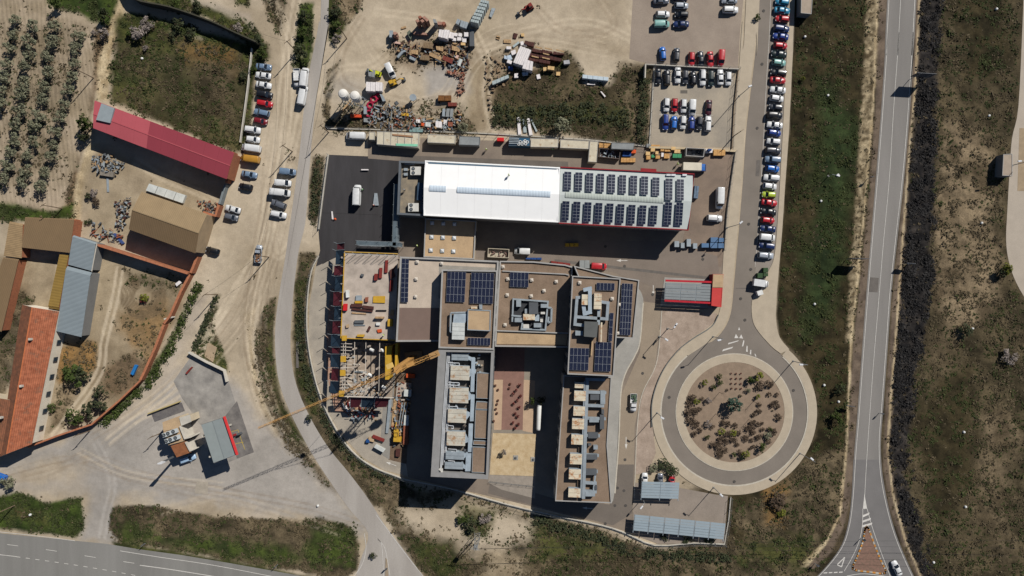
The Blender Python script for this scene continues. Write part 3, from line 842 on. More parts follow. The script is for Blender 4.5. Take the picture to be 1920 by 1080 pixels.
# relief, kept level below every paved sheet
LV = np.ones(NV)
for s_ in SHEETS:
    sel, d = sdist(s_, 3)
    LV[sel] = np.minimum(LV[sel], np.clip((-d - .5) / 1.2,0,1))
Z = (fbm(X, Y, 3.0,41,4) - .5) * RF * 3.0 + (fbm(X, Y, .9,51,2) - .5) * RF * .9
Z = Z * LV
Z = np.where((np.abs(X) > 150) | (np.abs(Y) > 88),0, Z)
nx, ny = len(xs), len(ys)
idx = np.arange(NV).reshape(ny, nx)
F = np.stack([idx[:-1, :-1].ravel(), idx[:-1,1:].ravel(), idx[1:, 1:].ravel(), idx[1:, :-1].ravel()], 1)
gm, t, b = nodes_of('ground_soil')
at = N(t, 'ShaderNodeAttribute'); at.attribute_name = 'soil'
rgh = N(t, 'ShaderNodeAttribute'); rgh.attribute_name = 'growth'
vec = mapped(t)
f1 = ramp(t, noise_tex(t, vec, 2.2,6,.75), [(.3,.5),(.5,1.0),(.72,1.42)])
f2 = ramp(t, noise_tex(t, vec, .35,6,.7), [(.3,.86),(.7,1.12)])
f3 = ramp(t, noise_tex(t, vec, 1.1,8,.8), [(.3,.9),(.7,1.08)])
rough_c = mixc(t, 1.0, at.outputs['Color'], f1, 'MULTIPLY')
smooth_c = mixc(t, 1.0, at.outputs['Color'], f3, 'MULTIPLY')
cc = mixc(t, rgh.outputs['Fac'], smooth_c, rough_c)
cc = mixc(t, 1.0, cc, f2, 'MULTIPLY')
L(t, cc, b.inputs['Base Color'])
b.inputs['Roughness'].default_value = .95
b.inputs['Specular IOR Level'].default_value = .1
bp = N(t, 'ShaderNodeBump', Strength=.5); bp.inputs['Distance'].default_value = .12
L(t, noise_tex(t, vec, 3.0,6,.75), bp.inputs['Height']); L(t, bp.outputs[0], b.inputs['Normal'])
gme = add_mesh_np('ground', np.stack([X, Y, Z], 1), F, [gm])
ca = gme.attributes.new('soil', 'FLOAT_COLOR', 'POINT')
ca.data.foreach_set('color', np.concatenate([GC, np.ones((NV, 1))], 1).astype(np.float32).ravel())
ga = gme.attributes.new('growth', 'FLOAT', 'POINT')
ga.data.foreach_set('value', np.clip(RF * 3.5,0,1).astype(np.float32))
gme.polygons.foreach_set('use_smooth', [True] * len(gme.polygons))
ground = linkobj('ground', gme, kind='structure')
# low growth scattered over the ground (nobody could count it)
def leaf_cloud(cx, cy, cz, n, rad, hgt, size, rng):
    """n random small quads in flattened balls; arrays in, (V,F) out"""
    m = len(cx)
    tot = m * n
    ph = rng.uniform(0,2 * np.pi, (m, n)); rr = np.sqrt(rng.uniform(0,1,(m, n))) * rad[:, None]
    zz = rng.uniform(.1,1,(m, n)) * hgt[:, None] * (1 - .5 * (rr / rad[:, None]) ** 2)
    C = np.stack([cx[:, None] + rr * np.cos(ph), cy[:, None] + rr * np.sin(ph), cz[:, None] + zz], -1).reshape(-1,3)
    nrm = rng.normal(size=(tot, 3)); nrm[:, 2] = np.abs(nrm[:, 2]) + 1.1
    nrm /= np.linalg.norm(nrm, axis=1)[:, None]
    a = np.cross(nrm, rng.normal(size=(tot, 3))); a /= np.linalg.norm(a, axis=1)[:, None]
    bb = np.cross(nrm, a)
    s = (np.repeat(size, n) * rng.uniform(.6,1.3, tot))[:, None]
    V = np.stack([C - a * s - bb * s * .6, C + a * s - bb * s * .6, C + a * s * .8 + bb * s * .7, C - a * s * .7 + bb * s * .6], 1).reshape(-1,3)
    Fq = np.arange(tot * 4).reshape(-1,4)
    return V, Fq
def leaf_mat(name, c, c2, scale=1.2):
    if name in MATS:
        return MATS[name]
    m, t, b = nodes_of(name)
    f = ramp(t, noise_tex(t, mapped(t), scale, 4,.7), [(.3,0.0),(.7,1.0)])
    L(t, mixc(t, f, lin(c2), lin(c)), b.inputs['Base Color'])
    b.inputs['Roughness'].default_value = .8
    b.inputs['Specular IOR Level'].default_value = .15
    MATS[name] = m
    return m
LF_GREEN = leaf_mat('grass_green', (72,80,42),(44,50,27),.3)
LF_DRY = leaf_mat('dry_scrub', (108,96,73),(66,58,43),.3)
LF_BURNT = leaf_mat('burnt_scrub', (58,56,55),(30,29,30),.5)
rng = np.random.default_rng(5)
inner = (np.abs(X) < 154) & (np.abs(Y) < 89) & (LV > .35)
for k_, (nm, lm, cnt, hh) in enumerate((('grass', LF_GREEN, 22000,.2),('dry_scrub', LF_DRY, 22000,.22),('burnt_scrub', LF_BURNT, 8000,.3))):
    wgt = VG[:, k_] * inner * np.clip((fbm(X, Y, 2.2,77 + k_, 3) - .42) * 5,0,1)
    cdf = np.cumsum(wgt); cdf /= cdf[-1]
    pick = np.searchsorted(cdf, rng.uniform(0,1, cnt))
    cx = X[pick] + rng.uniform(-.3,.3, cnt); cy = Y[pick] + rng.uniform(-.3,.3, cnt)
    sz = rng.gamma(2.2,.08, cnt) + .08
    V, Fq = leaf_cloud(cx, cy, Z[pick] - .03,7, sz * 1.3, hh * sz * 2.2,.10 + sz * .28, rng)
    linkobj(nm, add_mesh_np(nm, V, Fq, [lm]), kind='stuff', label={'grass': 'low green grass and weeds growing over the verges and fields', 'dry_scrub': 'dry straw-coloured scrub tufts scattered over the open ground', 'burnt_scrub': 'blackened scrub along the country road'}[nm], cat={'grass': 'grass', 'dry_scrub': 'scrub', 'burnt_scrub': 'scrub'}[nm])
# vehicles
ORD = ['first', 'second', 'third', 'fourth', 'fifth', 'sixth', 'seventh', 'eighth', 'ninth', 'tenth', 'eleventh', 'twelfth', 'thirteenth', 'fourteenth', 'fifteenth', 'sixteenth', 'seventeenth',
       'eighteenth', 'nineteenth', 'twentieth', 'twenty-first', 'twenty-second', 'twenty-third', 'twenty-fourth', 'twenty-fifth', 'twenty-sixth', 'twenty-seventh', 'twenty-eighth', 'twenty-ninth',
       'thirtieth', 'thirty-first', 'thirty-second', 'thirty-third', 'thirty-fourth', 'thirty-fifth']
PAINTS = {'white': (222,223,222), 'silver': (165,172,180), 'grey': (98,102,110), 'dark grey': (58,60,66), 'black': (26,27,31), 'red': (182,30,38), 'dark red': (120,20,30),
          'blue': (24,100,184), 'dark blue': (24,44,92), 'turquoise': (40,130,166), 'steel blue': (112,134,158), 'mustard': (186,136,50), 'teal': (128,176,168), 'lime': (176,196,60),
          'pale blue': (168,196,222), 'dark green': (28,44,42), 'cream': (222,212,190), 'maroon': (70,22,34), 'royal blue': (28,58,134)}
def paint(c):
    return mat('car_paint_' + c.replace(' ', '_'), PAINTS[c], rough=.36, var=.08, fine=.03, spec=.5, coat=.5, scale=1.5)
GLASS = glass_mat('tinted_window_glass', (30,36,44))
RUBBER = mat('tyre_rubber', (32,32,34), rough=.9)
RIM = mat('wheel_rim', (140,142,146), rough=.4, metal=.6)
LAMPG = mat('headlight_lens', (225,230,235), rough=.2)
REDL = mat('tail_light_lens', (150,14,16), rough=.3)
PLAST = mat('black_bumper_plastic', (38,38,40), rough=.7)
def loft(mb, secs):
    """secs: list of lists of 3-D points (same count), closed rings along x"""
    i = len(mb.v); n = len(secs[0])
    for s_ in secs:
        mb.v += s_
    for j in range(len(secs) - 1):
        for k in range(n):
            a = i + j * n
            mb.f.append((a + k, a + n + k, a + n + (k + 1) % n, a + (k + 1) % n)); mb.m.append(mb.mi)
    mb.f.append(tuple(range(i, i + n))); mb.m.append(mb.mi)
    a = i + (len(secs) - 1) * n
    mb.f.append(tuple(range(a + n - 1, a - 1,-1))); mb.m.append(mb.mi)
    return mb
def ring(x, w, zb, zt, sh=.12):
    zm = zb + (zt - zb) * .6
    return [(x, -w * .92, zb),(x, -w, zb + .15),(x, -w, zm),(x, -w + sh, zt),(x, 0, zt + .025),(x, w - sh, zt),(x, w, zm),(x, w, zb + .15),(x, w * .92, zb)]
# kind: length, width, height, bonnet line z, glasshouse (rear base, front base, rear top, front top)
KINDS = {'hatchback': (4.0,1.74,1.46,.92,-1.92,1.05,-1.55,.35), 'saloon': (4.55,1.8,1.44,.92,-1.65,1.05,-.95,.3), 'estate car': (4.6,1.8,1.5,.92,-2.2,1.1,-1.95,.4),
         'off-roader': (4.5,1.88,1.74,1.05,-2.15,1.1,-1.95,.5), 'small van': (4.5,1.84,1.86,1.05,-2.2,1.55,-2.12,.75), 'van': (5.6,2.0,2.2,1.15,-2.75,2.15,-2.7,1.45),
         'large van': (6.0,2.05,2.6,1.2,-2.95,2.3,-2.9,1.7)}
PROTO = {}
def car_proto(kind, colour):
    Lc, W, Hc, zb, xr, xf, tr, tf = KINDS[kind]
    hl, hw = Lc / 2, W / 2
    root = bpy.data.objects.new('parked_car' if 'van' not in kind else 'parked_van', None)
    pm = paint(colour)
    mb = MB()
    loft(mb, [ring(-hl, hw * .78,.35, zb * .82), ring(-hl + .15, hw * .93,.28, zb * .97), ring(-hl + .5, hw, .26, zb), ring(xf - .5, hw, .26, zb), ring(xf + .1, hw, .26, zb * .985),
              ring(hl - .55, hw * .98,.26, zb * .9), ring(hl - .18, hw * .9,.28, zb * .8), ring(hl, hw * .68,.34, zb * .62)])
    parts = [('body', mb, pm, True)]
    mb = MB()
    gi = hw - .10; gt = hw - (.26 if 'van' not in kind else .13)
    zt = Hc - .05
    for sgn in (1,):
        b_ = [(xr, -gi, zb - .03),(xf, -gi + .06, zb - .03),(xf, gi - .06, zb - .03),(xr, gi, zb - .03)]
        t_ = [(tr, -gt, zt),(tf, -gt + .03, zt),(tf, gt - .03, zt),(tr, gt, zt)]
        i = len(mb.v); mb.v += b_ + t_
        for f in ((4,5,6,7),(0,1,5,4),(1,2,6,5),(2,3,7,6),(3,0,4,7)):
            mb.f.append(tuple(i + k for k in f)); mb.m.append(0)
    parts.append(('window', mb, GLASS, False))
    mb = MB()
    cen = (tr + tf) / 2; ln = tf - tr
    loft(mb, [[(x, -w_, zt),(x, -w_ * .9, zt + .055),(x, 0, zt + .075),(x, w_ * .9, zt + .055),(x, w_, zt)] for x, w_ in ((tr - .06, gt * .9),(tr + .12, gt + .03),(cen, gt + .04),(tf - .15, gt + .02),(tf + .06, gt * .88))])
    parts.append(('roof', mb, pm, True))
    if 'van' in kind:        # closed load bay sides
        xs_ = tf - .55
        for s_ in (-1,1):
            mb = MB(); mb.prism([(tr - .03, s_ * (gi - .03)),(xs_, s_ * (gi - .03)),(xs_, s_ * (gi + .03)),(tr - .03, s_ * (gi + .03))], zb - .03, zt + .01); parts.append(('side_panel', mb, pm, False))
        mb = MB(); mb.prism([(xr - .03,-gi),(xr + .04,-gi),(xr + .04, gi),(xr - .03, gi)], zb - .03, zt + .01); parts.append(('rear_door', mb, pm, False))
    for s_ in (-1,1):       # pillars
        for x0, x1 in ((xr, tr),(xf, tf)):
            mb = MB(); mb.bar((x0, s_ * (gi - .01), zb - .03),(x1, s_ * (gt + .005), zt + .01),.09); parts.append(('pillar', mb, pm, False))
    mb = MB(); mb.box(hl - .04,0,.3,.12, W * .68,.18); parts.append(('bumper', mb, PLAST, False))
    mb = MB(); mb.box(-hl + .02,0,.3,.12, W * .74,.2); parts.append(('bumper', mb, PLAST, False))
    for s_ in (-1,1):
        mb = MB(); mb.box(hl - .24, s_ * (hw - .34), zb * .68,.22,.34,.13); parts.append(('headlight', mb, LAMPG, False))
        mb = MB(); mb.box(-hl + .12, s_ * (hw - .28), zb * .72,.14,.26,.14); parts.append(('tail_light', mb, REDL, False))
        mb = MB(); mb.box(xf - .35, s_ * (hw + .09), zb + .02,.14,.2,.14); parts.append(('wing_mirror', mb, pm, False))
        for x_ in (hl - .85,-hl + .8):
            mb = MB(); mb.tube((x_, s_ * (hw - .22),.31),(x_, s_ * (hw - .01),.31),.31, n=12)
            parts.append(('wheel', mb, RUBBER, False))
    kids = [(nm, m_.mesh(nm, mt, (0,0,0), sm)) for nm, m_, mt, sm in parts]
    return root.name, kids
NAMES_USED = {}
def car(kind, colour, px, py, ang, label, group=None, cat=None):
    key = (kind, colour)
    if key not in PROTO:
        PROTO[key] = car_proto(kind, colour)
    nm, kids = PROTO[key]
    nm = 'parked_van' if 'van' in kind else 'parked_car'
    x, y = P(px, py, .8)
    r = thing(nm, label, cat or ('van' if 'van' in kind else 'car'),(x, y, .06), math.radians(ang), group)
    for n_, me in kids:
        linkobj(n_, me, r)
    return r
# long row beside the street: (y, x, colour, kind)
row = [(3,1467, 'turquoise', 'hatchback'),(19,1467, 'turquoise', 'saloon'),(35,1467, 'red', 'hatchback'),(53,1466, 'dark blue', 'estate car'),(68,1464, 'royal blue', 'saloon'),(85,1464, 'red', 'hatchback'),
       (101,1461, 'dark green', 'saloon'),(117,1461, 'teal', 'hatchback'),(136,1460, 'black', 'estate car'),(150,1459, 'red', 'saloon'),(168,1459, 'white', 'saloon'),(184,1457, 'white', 'hatchback'),
       (201,1455, 'dark grey', 'hatchback'),(216,1453, 'black', 'off-roader'),(234,1453, 'white', 'saloon'),(249,1452, 'royal blue', 'hatchback'),(265,1451, 'white', 'hatchback'),(282,1450, 'dark grey', 'estate car'),
       (299,1449, 'steel blue', 'off-roader'),(316,1449, 'blue', 'hatchback'),(333,1447, 'white', 'estate car'),(349,1444, 'white', 'hatchback'),(365,1442, 'lime', 'hatchback'),(380,1443, 'red', 'saloon'),
       (397,1441, 'black', 'saloon'),(413,1440, 'red', 'hatchback'),(429,1440, 'dark blue', 'saloon'),(445,1439, 'white', 'small van'),(461,1438, 'dark blue', 'estate car'),(479,1436, 'silver', 'estate car')]
for i, (y_, x_, c_, k_) in enumerate(row):
    nb = ('above %s' % row[i + 1][2]) if i + 1 < len(row) else 'nearest the green bins'
    car(k_, c_, x_, y_, [176,-2,178,-4][i % 4] - 3 + rnd.uniform(-2,2), '%s %s %s from top in the long kerbside row, %s' % (c_, k_, ORD[i], nb), 'cars parked in the long kerbside row')
# overflow lot
for x_, y_, c_, k_, a_, lb in ((1240,1, 'grey', 'saloon', 0, 'cut by the picture top at the left of the gravel lot'),(1243,26, 'white', 'hatchback', 0, 'just above the teal van in the gravel lot'),
                           (1241,45, 'teal', 'small van', 0, 'in the gravel lot, beside a dark blue car'),(1276,-6, 'dark blue', 'saloon', 0, 'at the very top, above the silver car in the gravel lot'),
                           (1278,10, 'silver', 'hatchback', 0, 'on the gravel lot above a black one'),(1278,27, 'black', 'hatchback', 180, 'between the silver and the dark blue car in the gravel lot'),
                           (1277,45, 'dark blue', 'saloon', 180, 'right of the teal van in the gravel lot'),(1368,0, 'silver', 'saloon', 180, 'at the very top beside the street pavement'),(1370,18, 'white', 'off-roader', 0, 'alone near the street pavement on the gravel lot'),
                           (1243,100, 'blue', 'hatchback', 95, 'leftmost of the row above the parking lot wall'),(1269,102, 'dark grey', 'hatchback', 88, 'right of the blue one above the parking lot wall'),
                           (1297,110, 'red', 'hatchback', -90, 'left of the black one above the parking lot wall'),(1314,110, 'black', 'saloon', 92, 'between two red cars above the parking lot wall'),
                           (1332,111, 'red', 'saloon', -88, 'between the black car and the tall red one above the lot wall'),(1352,109, 'red', 'small van', -92, 'rightmost of the row above the parking lot wall')):
    car(k_, c_, x_, y_, a_ + rnd.uniform(-2,2), '%s %s %s' % (c_, k_, lb), 'cars on the gravel overflow lot')
for i, (x_, y_, c_, k_) in enumerate(((1234,143, 'black', 'saloon'),(1251,145, 'black', 'estate car'),(1271,141, 'white', 'saloon'),(1285,144, 'dark grey', 'hatchback'),(1300,146, 'black', 'hatchback'),(1318,145, 'white', 'estate car'),
                           (1333,147, 'dark green', 'estate car'),(1351,144, 'white', 'saloon'),(1366,147, 'white', 'hatchback'))):
    car(k_, c_, x_, y_, (-92,88,-94)[i % 3] + 3, '%s %s, %s from the left in the top row of the walled lot' % (c_, k_, ORD[i]), 'cars in the walled parking lot')
for i, (x_, y_, c_, k_) in enumerate(((1250,196, 'white', 'hatchback'),(1265,197, 'red', 'hatchback'),(1282,198, 'white', 'hatchback'),(1298,202, 'white', 'small van'),(1329,202, 'maroon', 'saloon'))):
    car(k_, c_, x_, y_, -93 + rnd.uniform(-2,2), '%s %s, %s from the left in the middle row of the walled lot' % (c_, k_, ORD[i]), 'cars in the walled parking lot')
for i, (x_, y_, c_, k_) in enumerate(((1248,229, 'royal blue', 'estate car'),(1264,230, 'blue', 'hatchback'),(1281,229, 'white', 'hatchback'),(1297,231, 'royal blue', 'hatchback'),(1312,231, 'dark grey', 'hatchback'),(1328,232, 'white', 'estate car'))):
    car(k_, c_, x_, y_, (-93,87)[i % 2] + rnd.uniform(-2,2), '%s %s, %s from the left in the bottom row of the walled lot' % (c_, k_, ORD[i]), 'cars in the walled parking lot')
# dirt track, left column
lc = [(494,125, 'steel blue', 'saloon', -6),(493,141, 'white', 'saloon', 172),(494,159, 'white', 'saloon', -10),(496,177, 'black', 'off-roader', -9),(496,194, 'red', 'estate car', -10),(490,211, 'steel blue', 'estate car', 168),
      (488,227, 'dark red', 'hatchback', -12),(474,243, 'white', 'off-roader', -8),(474,261, 'white', 'hatchback', -8),(471,278, 'white', 'van', 172),(469,298, 'mustard', 'van', 172),(467,327, 'steel blue', 'saloon', -10),(460,350, 'black', 'hatchback', 170)]
for i, (x_, y_, c_, k_, a_) in enumerate(lc):
    car(k_, c_, x_, y_, a_, '%s %s, %s from the top in the left row along the dirt track' % (c_, k_, ORD[i]), 'vehicles in the left row along the dirt track')
lc = [(540,322, 'steel blue', 'small van', -6),(531,343, 'white', 'small van', -4),(526,361, 'white', 'van', -6),(522,383, 'grey', 'off-roader', 160),(522,402, 'white', 'estate car', -12)]
for i, (x_, y_, c_, k_, a_) in enumerate(lc):
    car(k_, c_, x_, y_, a_, '%s %s, %s from the top in the short row beside the paved track' % (c_, k_, ORD[i]), 'vehicles in the short row beside the paved track')
for x_, y_, c_, k_, a_, lb in ((436,392, 'white', 'saloon', 165, 'parked on the dirt by the gate of the brown barn'),(433,407, 'grey', 'hatchback', -14, 'tight below the white one by the brown barn gate'),
                               (398,470, 'black', 'hatchback', 165, 'parked alone by the corner of the brown barn'),
                               (571,145, 'white', 'van', 84, 'beside the pickup at the end of the green strip'),(568,179, 'white', 'van', 80, 'with dark windows below the pair at the green strip'),
                               (732,133, 'white', 'small van', -65, 'parked askew among the stacks in the storage yard'),(667,255, 'white', 'van', 178, 'parked beside the cabins south of the water tanks'),
                               (352,860, 'pale blue', 'estate car', 20, 'beside the service station kiosk'),(979,471, 'white', 'small van', 178, 'in the shade of the lane south of the hall'),
                               (1123,499, 'red', 'small van', -4, 'in the lane above the curved roof edge'),(1340,409, 'white', 'off-roader', -4, 'east of the hall beside the yard fence'),
                               (1349,372, 'white', 'large van', -92, 'parked upright by the fence east of the hall'),(670,366, 'white', 'large van', 88, 'standing on the fresh black asphalt'),
                               (1682,1066, 'white', 'saloon', 115, 'driving on the fork of the country road'),(1209,900, 'white', 'hatchback', 88, 'peeping out under the small carport'),
                               (1260,904, 'red', 'hatchback', 88, 'peeping out under the small carport'),(1238,901, 'grey', 'hatchback', 88, 'between the white and the red one under the small carport'),
                               (-2,893, 'blue', 'small van', 160, 'cut by the left picture edge below the tiled building')):
    r_ = car(k_, c_, x_, y_, a_, '%s %s %s' % (c_, k_, lb))
    if x_ > 1640: r_.name = 'moving_car'
def pickup(px, py, ang, colour, label, load=None):
    x, y = P(px, py, 1)
    r = thing('pickup_truck', label, 'pickup truck', (x, y, .06), math.radians(ang)); pm = paint(colour)
    mb = MB(); loft(mb, [ring(0.2,.93,.35,1.05), ring(1.3,.93,.35,1.05), ring(2.1,.9,.35,.98), ring(2.6,.7,.4,.75)]); mb.build('body', pm, r, world=False, smooth=True)
    mb = MB(); mb.prism([(.25,-.82),(1.5,-.78),(1.5,.78),(.25,.82)], 1.03,1.66, top=[(.3,-.68),(1.05,-.66),(1.05,.66),(.3,.68)]); mb.build('window', GLASS, r, world=False)
    mb = MB(); mb.box(.66,0,1.66,.85,1.4,.06); mb.build('roof', pm, r, world=False)
    mb = MB(); mb.box(-1.2,0,.5,2.7,1.86,.12)
    for s_ in (-1,1): mb.box(-1.2, s_ * .91,.622,2.7,.07,.45)
    mb.box(-2.52,0,.622,.06,1.72,.45); mb.box(.12,0,.622,.06,1.72,.6)
    mb.build('load_bed', pm, r, world=False)
    for s_ in (-1,1):
        MB().box(2.35, s_ * .6,.62,.2,.3,.14).build('headlight', LAMPG, r, world=False)
        for x_ in (1.7,-1.6):
            MB().tube((x_, s_ * .72,.33),(x_, s_ * .95,.33),.33, n=12).build('wheel', RUBBER, r, world=False)
    if load:
        mb = MB()
        for k in range(14):
            mb.box(rnd.uniform(-2.2,-.2), rnd.uniform(-.6,.6),.64, rnd.uniform(.3,.9), rnd.uniform(.2,.5), rnd.uniform(.2,.7), rnd.uniform(0,3))
        mb.build('load', mat('load_' + load[0], load[1], var=.4, scale=2), r, world=False)
pickup(556,145,-88, 'white', 'white pickup with an empty slatted bed at the end of the green strip')
pickup(484,476,85, 'silver', 'grey pickup loaded with orange tools beside a wooden pole', ('tools', (150,110,80)))
pickup(1188,755,-92, 'white', 'white pickup with junk in its bed on the beige east lane', ('junk', (90,110,90)))
# box lorry
x, y = P(1303,313,2)
r = thing('box_lorry', 'blue lorry with a long cream box body north of the solar roof end', 'lorry', (x, y, .06), math.radians(-2))
MB().box(-.9,0,.9,5.2,2.2,2.0).build('box_body', mat('cream_box', (224,216,196), var=.1), r, world=False)
mb = MB(); loft(mb, [ring(1.8,1.05,.4,2.1), ring(2.9,1.05,.4,2.1), ring(3.4,1.0,.4,1.3), ring(3.5,.95,.4,1.1)]); mb.build('cab', paint('blue'), r, world=False)
MB().prism([(2.95,-.9),(3.36,-.9),(3.36,.9),(2.95,.9)], 1.4,2.06, top=[(2.9,-.8),(2.98,-.8),(2.98,.8),(2.9,.8)]).build('windscreen', GLASS, r, world=False)
MB().box(-.3,0,.45,6,.9,.4).build('chassis', PLAST, r, world=False)
for x_ in (2.6,-1.5,-2.6):
    for s_ in (-1,1):
        MB().tube((x_, s_ * .75,.45),(x_, s_ * 1.05,.45),.45, n=12).build('wheel', RUBBER, r, world=False)
# white lorry by the green bins
x, y = P(1427,531,1.5)
r = thing('small_lorry', 'white small lorry with a black tailgate below the green bins', 'lorry', (x, y, .06), math.radians(-8))
MB().box(-.6,0,.7,3.2,1.95,1.5).build('box_body', paint('white'), r, world=False)
mb = MB(); loft(mb, [ring(1.05,.95,.4,1.7), ring(1.7,.95,.4,1.7), ring(2.2,.9,.4,1.05), ring(2.4,.8,.4,.9)]); mb.build('cab', paint('white'), r, world=False, smooth=True)
MB().prism([(1.75,-.85),(2.14,-.85),(2.14,.85),(1.75,.85)], 1.15,1.68, top=[(1.7,-.75),(1.76,-.75),(1.76,.75),(1.7,.75)]).build('windscreen', GLASS, r, world=False)
for x_ in (1.6,-1.4):
    for s_ in (-1,1):
        MB().tube((x_, s_ * .7,.38),(x_, s_ * .96,.38),.38, n=12).build('wheel', RUBBER, r, world=False)
# buildings
def inset(pts, d):
    a = sum(pts[i][0] * pts[(i + 1) % len(pts)][1] - pts[(i + 1) % len(pts)][0] * pts[i][1] for i in range(len(pts)))
    if a < 0: d = -d
    out = []; n = len(pts)
    for i in range(n):
        p0, p1, p2 = Vector(pts[i - 1]), Vector(pts[i]), Vector(pts[(i + 1) % n])
        e1 = (p1 - p0).normalized(); e2 = (p2 - p1).normalized()
        n1 = Vector((-e1.y, e1.x)); n2 = Vector((-e2.y, e2.x))
        b = (n1 + n2)
        if b.length < 1e-4: b = n1
        b.normalize()
        q = p1 + b * (d / max(b.dot(n1),.3))
        out.append((q.x, q.y))
    return out
def ring_mesh(mb, o, i, z0, z1):
    n = len(o)
    for k in range(n):
        j = (k + 1) % n
        mb.poly([(*o[k], z1),(*o[j], z1),(*i[j], z1),(*i[k], z1)])
        mb.poly([(*o[k], z0),(*o[j], z0),(*o[j], z1),(*o[k], z1)])
        mb.poly([(*i[j], z0),(*i[k], z0),(*i[k], z1),(*i[j], z1)])
    return mb
def ccw(pts):
    a = sum(pts[i][0] * pts[(i + 1) % len(pts)][1] - pts[(i + 1) % len(pts)][0] * pts[i][1] for i in range(len(pts)))
    return pts if a > 0 else pts[::-1]
W_PALE = mat('pale_facade', (176,172,164), var=.08, scale=.3)
W_GREY = mat('grey_facade', (128,128,126), var=.08, scale=.3)
W_CREAM = mat('cream_render', (205,190,164), var=.1, scale=.4)
W_BRICK = mat('brick_wall', (176,112,80), var=.2, scale=2.0, fine=.2, c2=(150,96,70))
PARA = mat('parapet_cap', (172,170,166), var=.08, scale=.5)
R_BROWN = mat('brown_roof_gravel', (148,127,108), var=.1, scale=.22, fine=.16, c2=(128,108,89))
R_BEIGE = mat('beige_roof_gravel', (202,186,168), var=.1, scale=.3, fine=.12)
R_TAN = mat('tan_roof_gravel', (196,168,132), var=.1, scale=.3, fine=.12, c2=(176,150,118))
R_MAUVE = mat('mauve_brown_roof', (128,108,98), var=.06, scale=.4, fine=.08)
WIN = glass_mat('facade_window_glass', (48,62,74))
FRAME = mat('window_frame', (90,92,94))
def windows(root, p0, p1, rows, sp=3.4, w=1.9, h=1.5):
    """rows of windows on the wall from p0 to p1 (counter-clockwise outline: outside on the right)"""
    l = math.dist(p0, p1); n = int((l - 1.2) / sp)
    if n < 1: return
    dx, dy = (p1[0] - p0[0]) / l, (p1[1] - p0[1]) / l
    for z in rows:
        for k in range(n):
            t = l / 2 + (k - (n - 1) / 2) * sp
            x, y = p0[0] + dx * t, p0[1] + dy * t
            r_ = math.atan2(dy, dx)
            f = MB(); f.box(x + dy * .03, y - dx * .03, z, w + .14,.1, h + .14, r_)
            fo = f.build('window', FRAME, root)
            g = MB(); g.box(x + dy * .075, y - dx * .075, z + .07, w, .05, h, r_); g.build('pane', WIN, fo)
def building(name, label, cat, px, h, wm, rm, para=(.35,.6, None), rows=(), skip=(), group=None, px_h=None):
    """px outline drawn at the parapet's top height"""
    hp = para[1] if para else 0
    pts = ccw([P(*q, h + hp if px_h is None else px_h) for q in px])
    c = np.mean(pts, axis=0)
    r = thing(name, label, cat, (c[0], c[1], 0), group=group)
    MB().prism(pts, 0, h).build('wall', wm, r)
    ins = inset(pts, .02 if not para else para[0])
    mb = MB(); mb.poly([(*q, h + .02) for q in ins]); mb.build('roof', rm, r)
    if para:
        mb = MB(); ring_mesh(mb, pts, inset(pts, para[0]), h, h + para[1]); mb.build('parapet', para[2] or PARA, r)
    for i in range(len(pts)):
        if rows and i not in skip:
            windows(r, pts[i], pts[(i + 1) % len(pts)], rows)
    return r, pts
PV = None
def pv_mats():
    m, t, b = nodes_of('solar_cells')
    b.inputs['Base Color'].default_value = (.012,.016,.034,1)
    b.inputs['Roughness'].default_value = .25
    b.inputs['Specular IOR Level'].default_value = .55
    br = N(t, 'ShaderNodeTexBrick', Scale=1.0)
    br.offset = 0
    br.inputs['Color1'].default_value = (*lin((26,32,52)),1); br.inputs['Color2'].default_value = (*lin((34,38,60)),1)
    br.inputs['Mortar'].default_value = (*lin((60,66,84)),1)
    br.inputs['Brick Width'].default_value = .17; br.inputs['Row Height'].default_value = .17; br.inputs['Mortar Size'].default_value = .006
    L(t, mapped(t, 0,(1,1,1), obj=True), br.inputs['Vector'])
    L(t, br.outputs['Color'], b.inputs['Base Color'])
    return m
PVM = pv_mats()
PVF = mat('module_frame', (196,202,208), rough=.5, metal=.3)
def solar(label, quad, nx, ny, z, zf=None, tilt=.0, group='solar arrays on the flat roofs'):
    """quad px: NW, NE, SE, SW at height z"""
    q = [Vector(P(*c, z)) for c in quad]
    def at(u, v):
        a = q[0].lerp(q[1], u); b = q[3].lerp(q[2], u)
        p = a.lerp(b, v)
        zz = (zf(p.x, p.y) if zf else z) + tilt * v
        return Vector((p.x, p.y, zz))
    c = at(.5,.5)
    r = thing('solar_array', label, 'solar panels', (c.x, c.y, c.z), group=group)
    eu = (at(1,.5) - at(0,.5)); ev = (at(.5,0) - at(.5,1))
    w_, l_ = eu.length / nx, ev.length / ny
    X_ = eu.normalized(); Z_ = X_.cross(ev.normalized()).normalized(); Y_ = Z_.cross(X_)
    rot = Matrix((X_, Y_, Z_)).transposed().to_euler()
    mb = MB(); mb.mi = 0; mb.box(0,0,0, w_ - .03, l_ - .03,.035)
    mb.mi = 1; mb.box(0,0,.036, w_ - .08, l_ - .08,.008)
    me = mb.mesh('module', [PVF, PVM])
    for i in range(nx):
        for j in range(ny):
            p = at((i + .5) / nx, (j + .5) / ny) - c
            o = linkobj('module', me, r, (p.x, p.y, p.z)); o.rotation_euler = rot
    mb = MB()
    for u in (.12,.5,.88):
        a, b_ = at(u, .02), at(u, .98)
        mb.bar(a - Vector((0,0,.12)), b_ - Vector((0,0,.12)),.06)
        for t_ in (a, b_):
            mb.bar(t_ - Vector((0,0,.12)), t_ - Vector((0,0,.45)),.06)
    mb.build('mounting_rail', PVF, r)
    return r
